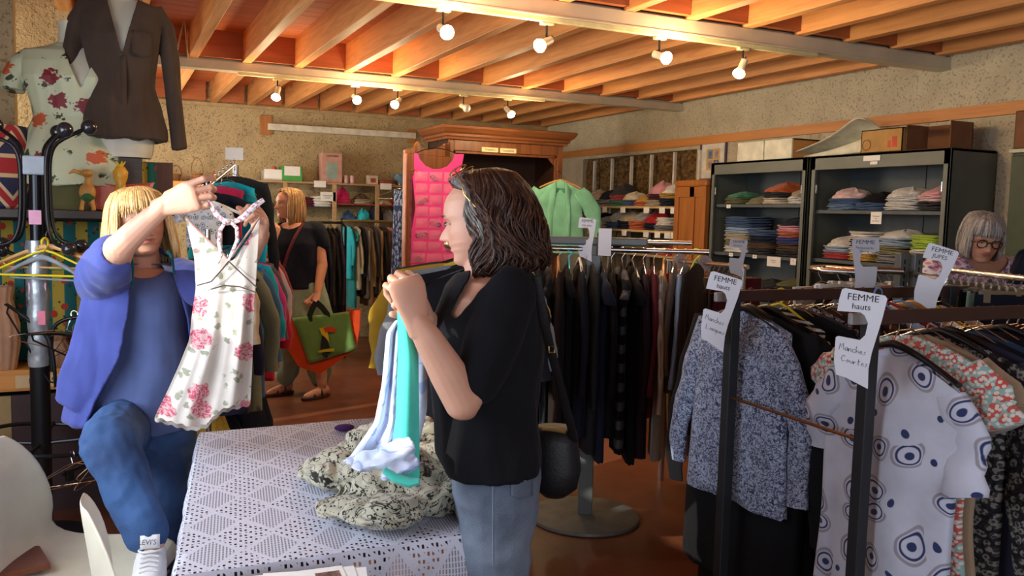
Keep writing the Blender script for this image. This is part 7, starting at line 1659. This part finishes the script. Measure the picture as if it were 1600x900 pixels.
mb = MB(); n_ = len(O2); mb.add(fr_+bk_, [tuple(range(n_))]+[tuple(range(2*n_-1, n_-1, -1))]+[(i, (i+1) % n_, n_+(i+1) % n_, n_+i) for i in range(n_) if i not in (0, 1)]); mb.build('body', TOR, bt, smooth=False, solid=.006)
MB().grid(quadrow(((457, 497), (483, 569)), ((545, 487), (557, 546)), 6.505, bul=.02)).build('green_panel', TGR, bt, solid=.002)
def flatshape(nm, pts, m_, D): MB().add([tuple(PV(x, y, D)-b0_) for x, y in pts]+[tuple(PV(x, y, D+.004)-b0_) for x, y in pts], [tuple(range(len(pts))), tuple(range(2*len(pts)-1, len(pts)-1, -1))]+[(i, (i+1) % len(pts), len(pts)+(i+1) % len(pts), len(pts)+i) for i in range(len(pts))]).build(nm, m_, bt, smooth=False)
flatshape('toucan_body', [(503, 525), (508, 524), (513, 536), (516, 548), (511, 560), (504, 556), (501, 542)], cloth('2c3036'), 6.47); flatshape('toucan_head', [(499, 513), (507, 511), (512, 520), (515, 536), (509, 528), (502, 522)], cloth('d8c030'), 6.468)
flatshape('toucan_beak', [(505, 512), (518, 510), (525, 514), (524, 519), (508, 519)], cloth('c84a28'), 6.466); flatshape('toucan_branch', [(497, 548), (510, 545), (523, 544), (522, 549), (508, 550), (498, 551)], cloth('c8b428'), 6.464)
HN = cloth('26302a')
for dz_, x0, x1 in ((6.5, 484, 489), (6.5, 512, 516)):
    q = MB().tube([tuple(PV(x, y, dz_)-b0_) for x, y in ((x0+2, 503), (x0, 492), ((x0+494)/2, 480), (494, 472))], .022, 8, flat=.25, upv=tuple(HFv)).build('handle', HN, bt)
# ======================= woman with glasses on the right =======================
D3 = 4.15
gla = empty('person', (PV(1535, 420, D3).x, PV(1535, 420, D3).y, 0), 0, 'grey-haired woman with tortoiseshell glasses and a white patterned blouse', 'person')
gM = headframe(PV(1526, 404, D3-.04), -HFv*.9-HRv*.12-ZV*.45, ZV-HFv*.3, .212)
mb = MB(); head(mb, gM, 1)
limb(mb, [PV(1537, 418, D3+.05), PV(1529, 390, D3+.02)], [.062, .055])
sr = lambda z, w_, d_, dd=0: (Vector((gla.location.x, gla.location.y, z+(.085 if z > .95 else 0)))+HFv*dd, HRv*w_, HFv*d_)
ringsloft(mb, [sr(1.29, .07, .07, .04), sr(1.25, .17, .09, .05), sr(1.1, .17, .12, .06), sr(.9, .14, .11, .08), sr(.8, .17, .13, .08), sr(.7, .15, .12, .08)])
for sd in (-1, 1):
    b_ = Vector((gla.location.x, gla.location.y, 0))+HRv*sd*.19+HFv*.05; limb(mb, [b_+ZV*1.27, b_+HRv*sd*.05+ZV*1.0-HFv*.05, b_-HRv*sd*.03+ZV*.95-HFv*.28], [.05, .04, .027]); hand(mb, b_-HRv*sd*.03+ZV*.95-HFv*.28, -HFv, -ZV, -sd, (.4, .6, .4), (.7, .6, .3))
    l_ = Vector((gla.location.x, gla.location.y, 0))+HRv*sd*.09+HFv*.08; limb(mb, [l_+ZV*.75, l_+ZV*.42, l_+ZV*.09], [.085, .058, .036]); limb(mb, [l_+ZV*.05, l_+ZV*.03-HFv*.15], [.035, .03])
o = mb.blob('body', skin('skin_rosy', 'c08064'), None, .0045, 3, .5, None, face_col(gM, 'd09a7e', 'a05a50')); attach(o, gla)
ey0 = set(COL.objects); eyes(gM, gla, '3a3028', '8a8078', .5)
for q in set(COL.objects)-ey0:
    if q.parent == gla: q.matrix_parent_inverse = Matrix.Translation(gla.location).inverted()
GH = hair_mat('grey_hair', '6f6864', 'a09a94', 'c4beb6', .45)
env = [(0, .02, 1.07), (.08, .2, 1.05), (.2, .39, .97), (.32, .48, .83), (.45, .53, .64), (.6, .54, .44), (.75, .53, .26), (.88, .5, .12), (1.0, .42, .04), (1.05, .36, .02)]
attach(hair(gla, gM, env, 420, .03, GH, .9, (.05, 5), 5, .95), gla); attach(hair(gla, gM, [(q[0], q[1]*.94, q[2]*.98) for q in env], 200, .055, GH, 1.1, (.02, 5), 8, name='hair_underlayer'), gla)
mb = MB(); ringsloft(mb, [sr(1.285, .085, .08, .04), sr(1.265, .15, .10, .05), sr(1.23, .2, .115, .05), sr(1.1, .2, .14, .06), sr(.9, .18, .14, .08), sr(.72, .2, .15, .08)])
for sd in (-1, 1):
    b_ = Vector((gla.location.x, gla.location.y, 0))+HRv*sd*.19+HFv*.05; limb(mb, [b_+ZV*1.27, b_+HRv*sd*.05+ZV*1.05-HFv*.03], [.08, .075])
o = mb.blob('blouse', cloth('d6d0dc', 'ditsy', '6a5a80', 'c89098', sc=.8), None, .007, 3, .5, drape(.014, (9, 9, 5), .004))
cut(o, lambda c: (c-(Vector((gla.location.x, gla.location.y, 1.39))-HFv*.06)).length < .115, .004); attach(o, gla)
mb = MB(); ringsloft(mb, [sr(.95, .15, .12, .08), sr(.8, .185, .145, .08), sr(.7, .17, .14, .08)])
for sd in (-1, 1): l_ = Vector((gla.location.x, gla.location.y, 0))+HRv*sd*.09+HFv*.08; limb(mb, [l_+ZV*.75, l_+ZV*.42, l_+ZV*.1], [.1, .08, .065])
attach(mb.blob('trousers', cloth('2a2c38'), None, .009, 3), gla)
sp = empty('spectacles', tuple(gM @ Vector((0, .5, .5))), 0, 'brown tortoiseshell glasses worn by the grey-haired woman', 'glasses'); so = sp.location
TS = mat('tortoiseshell', '3a2214', .25)
for sd in (-1, 1):
    MB().tube([tuple(gM @ Vector((sd*(.155+.105*math.cos(a)), .475, .49+.085*math.sin(a)))-so) for a in (6.283*k/20 for k in range(21))], .0032, 6).build('rim', TS, sp)
    MB().tube([tuple(gM @ Vector((sd*.26, .475, .52))-so), tuple(gM @ Vector((sd*.36, .3, .51))-so), tuple(gM @ Vector((sd*.37, .0, .48))-so)], .0025, 6).build('temple', TS, sp)
MB().tube([tuple(gM @ Vector((-.05, .475, .51))-so), tuple(gM @ Vector((0, .49, .53))-so), tuple(gM @ Vector((.05, .475, .51))-so)], .003, 6).build('bridge', TS, sp)
hd = PV(1603, 408, 3.75); put_folded(hd.x, hd.y, hd.z-.1, .14, .12, .16, .4, cloth('14182a'), 'dark navy garment held by the grey-haired woman', 'garment in hand', 'heap', 2, 'held_garment', 'garment')
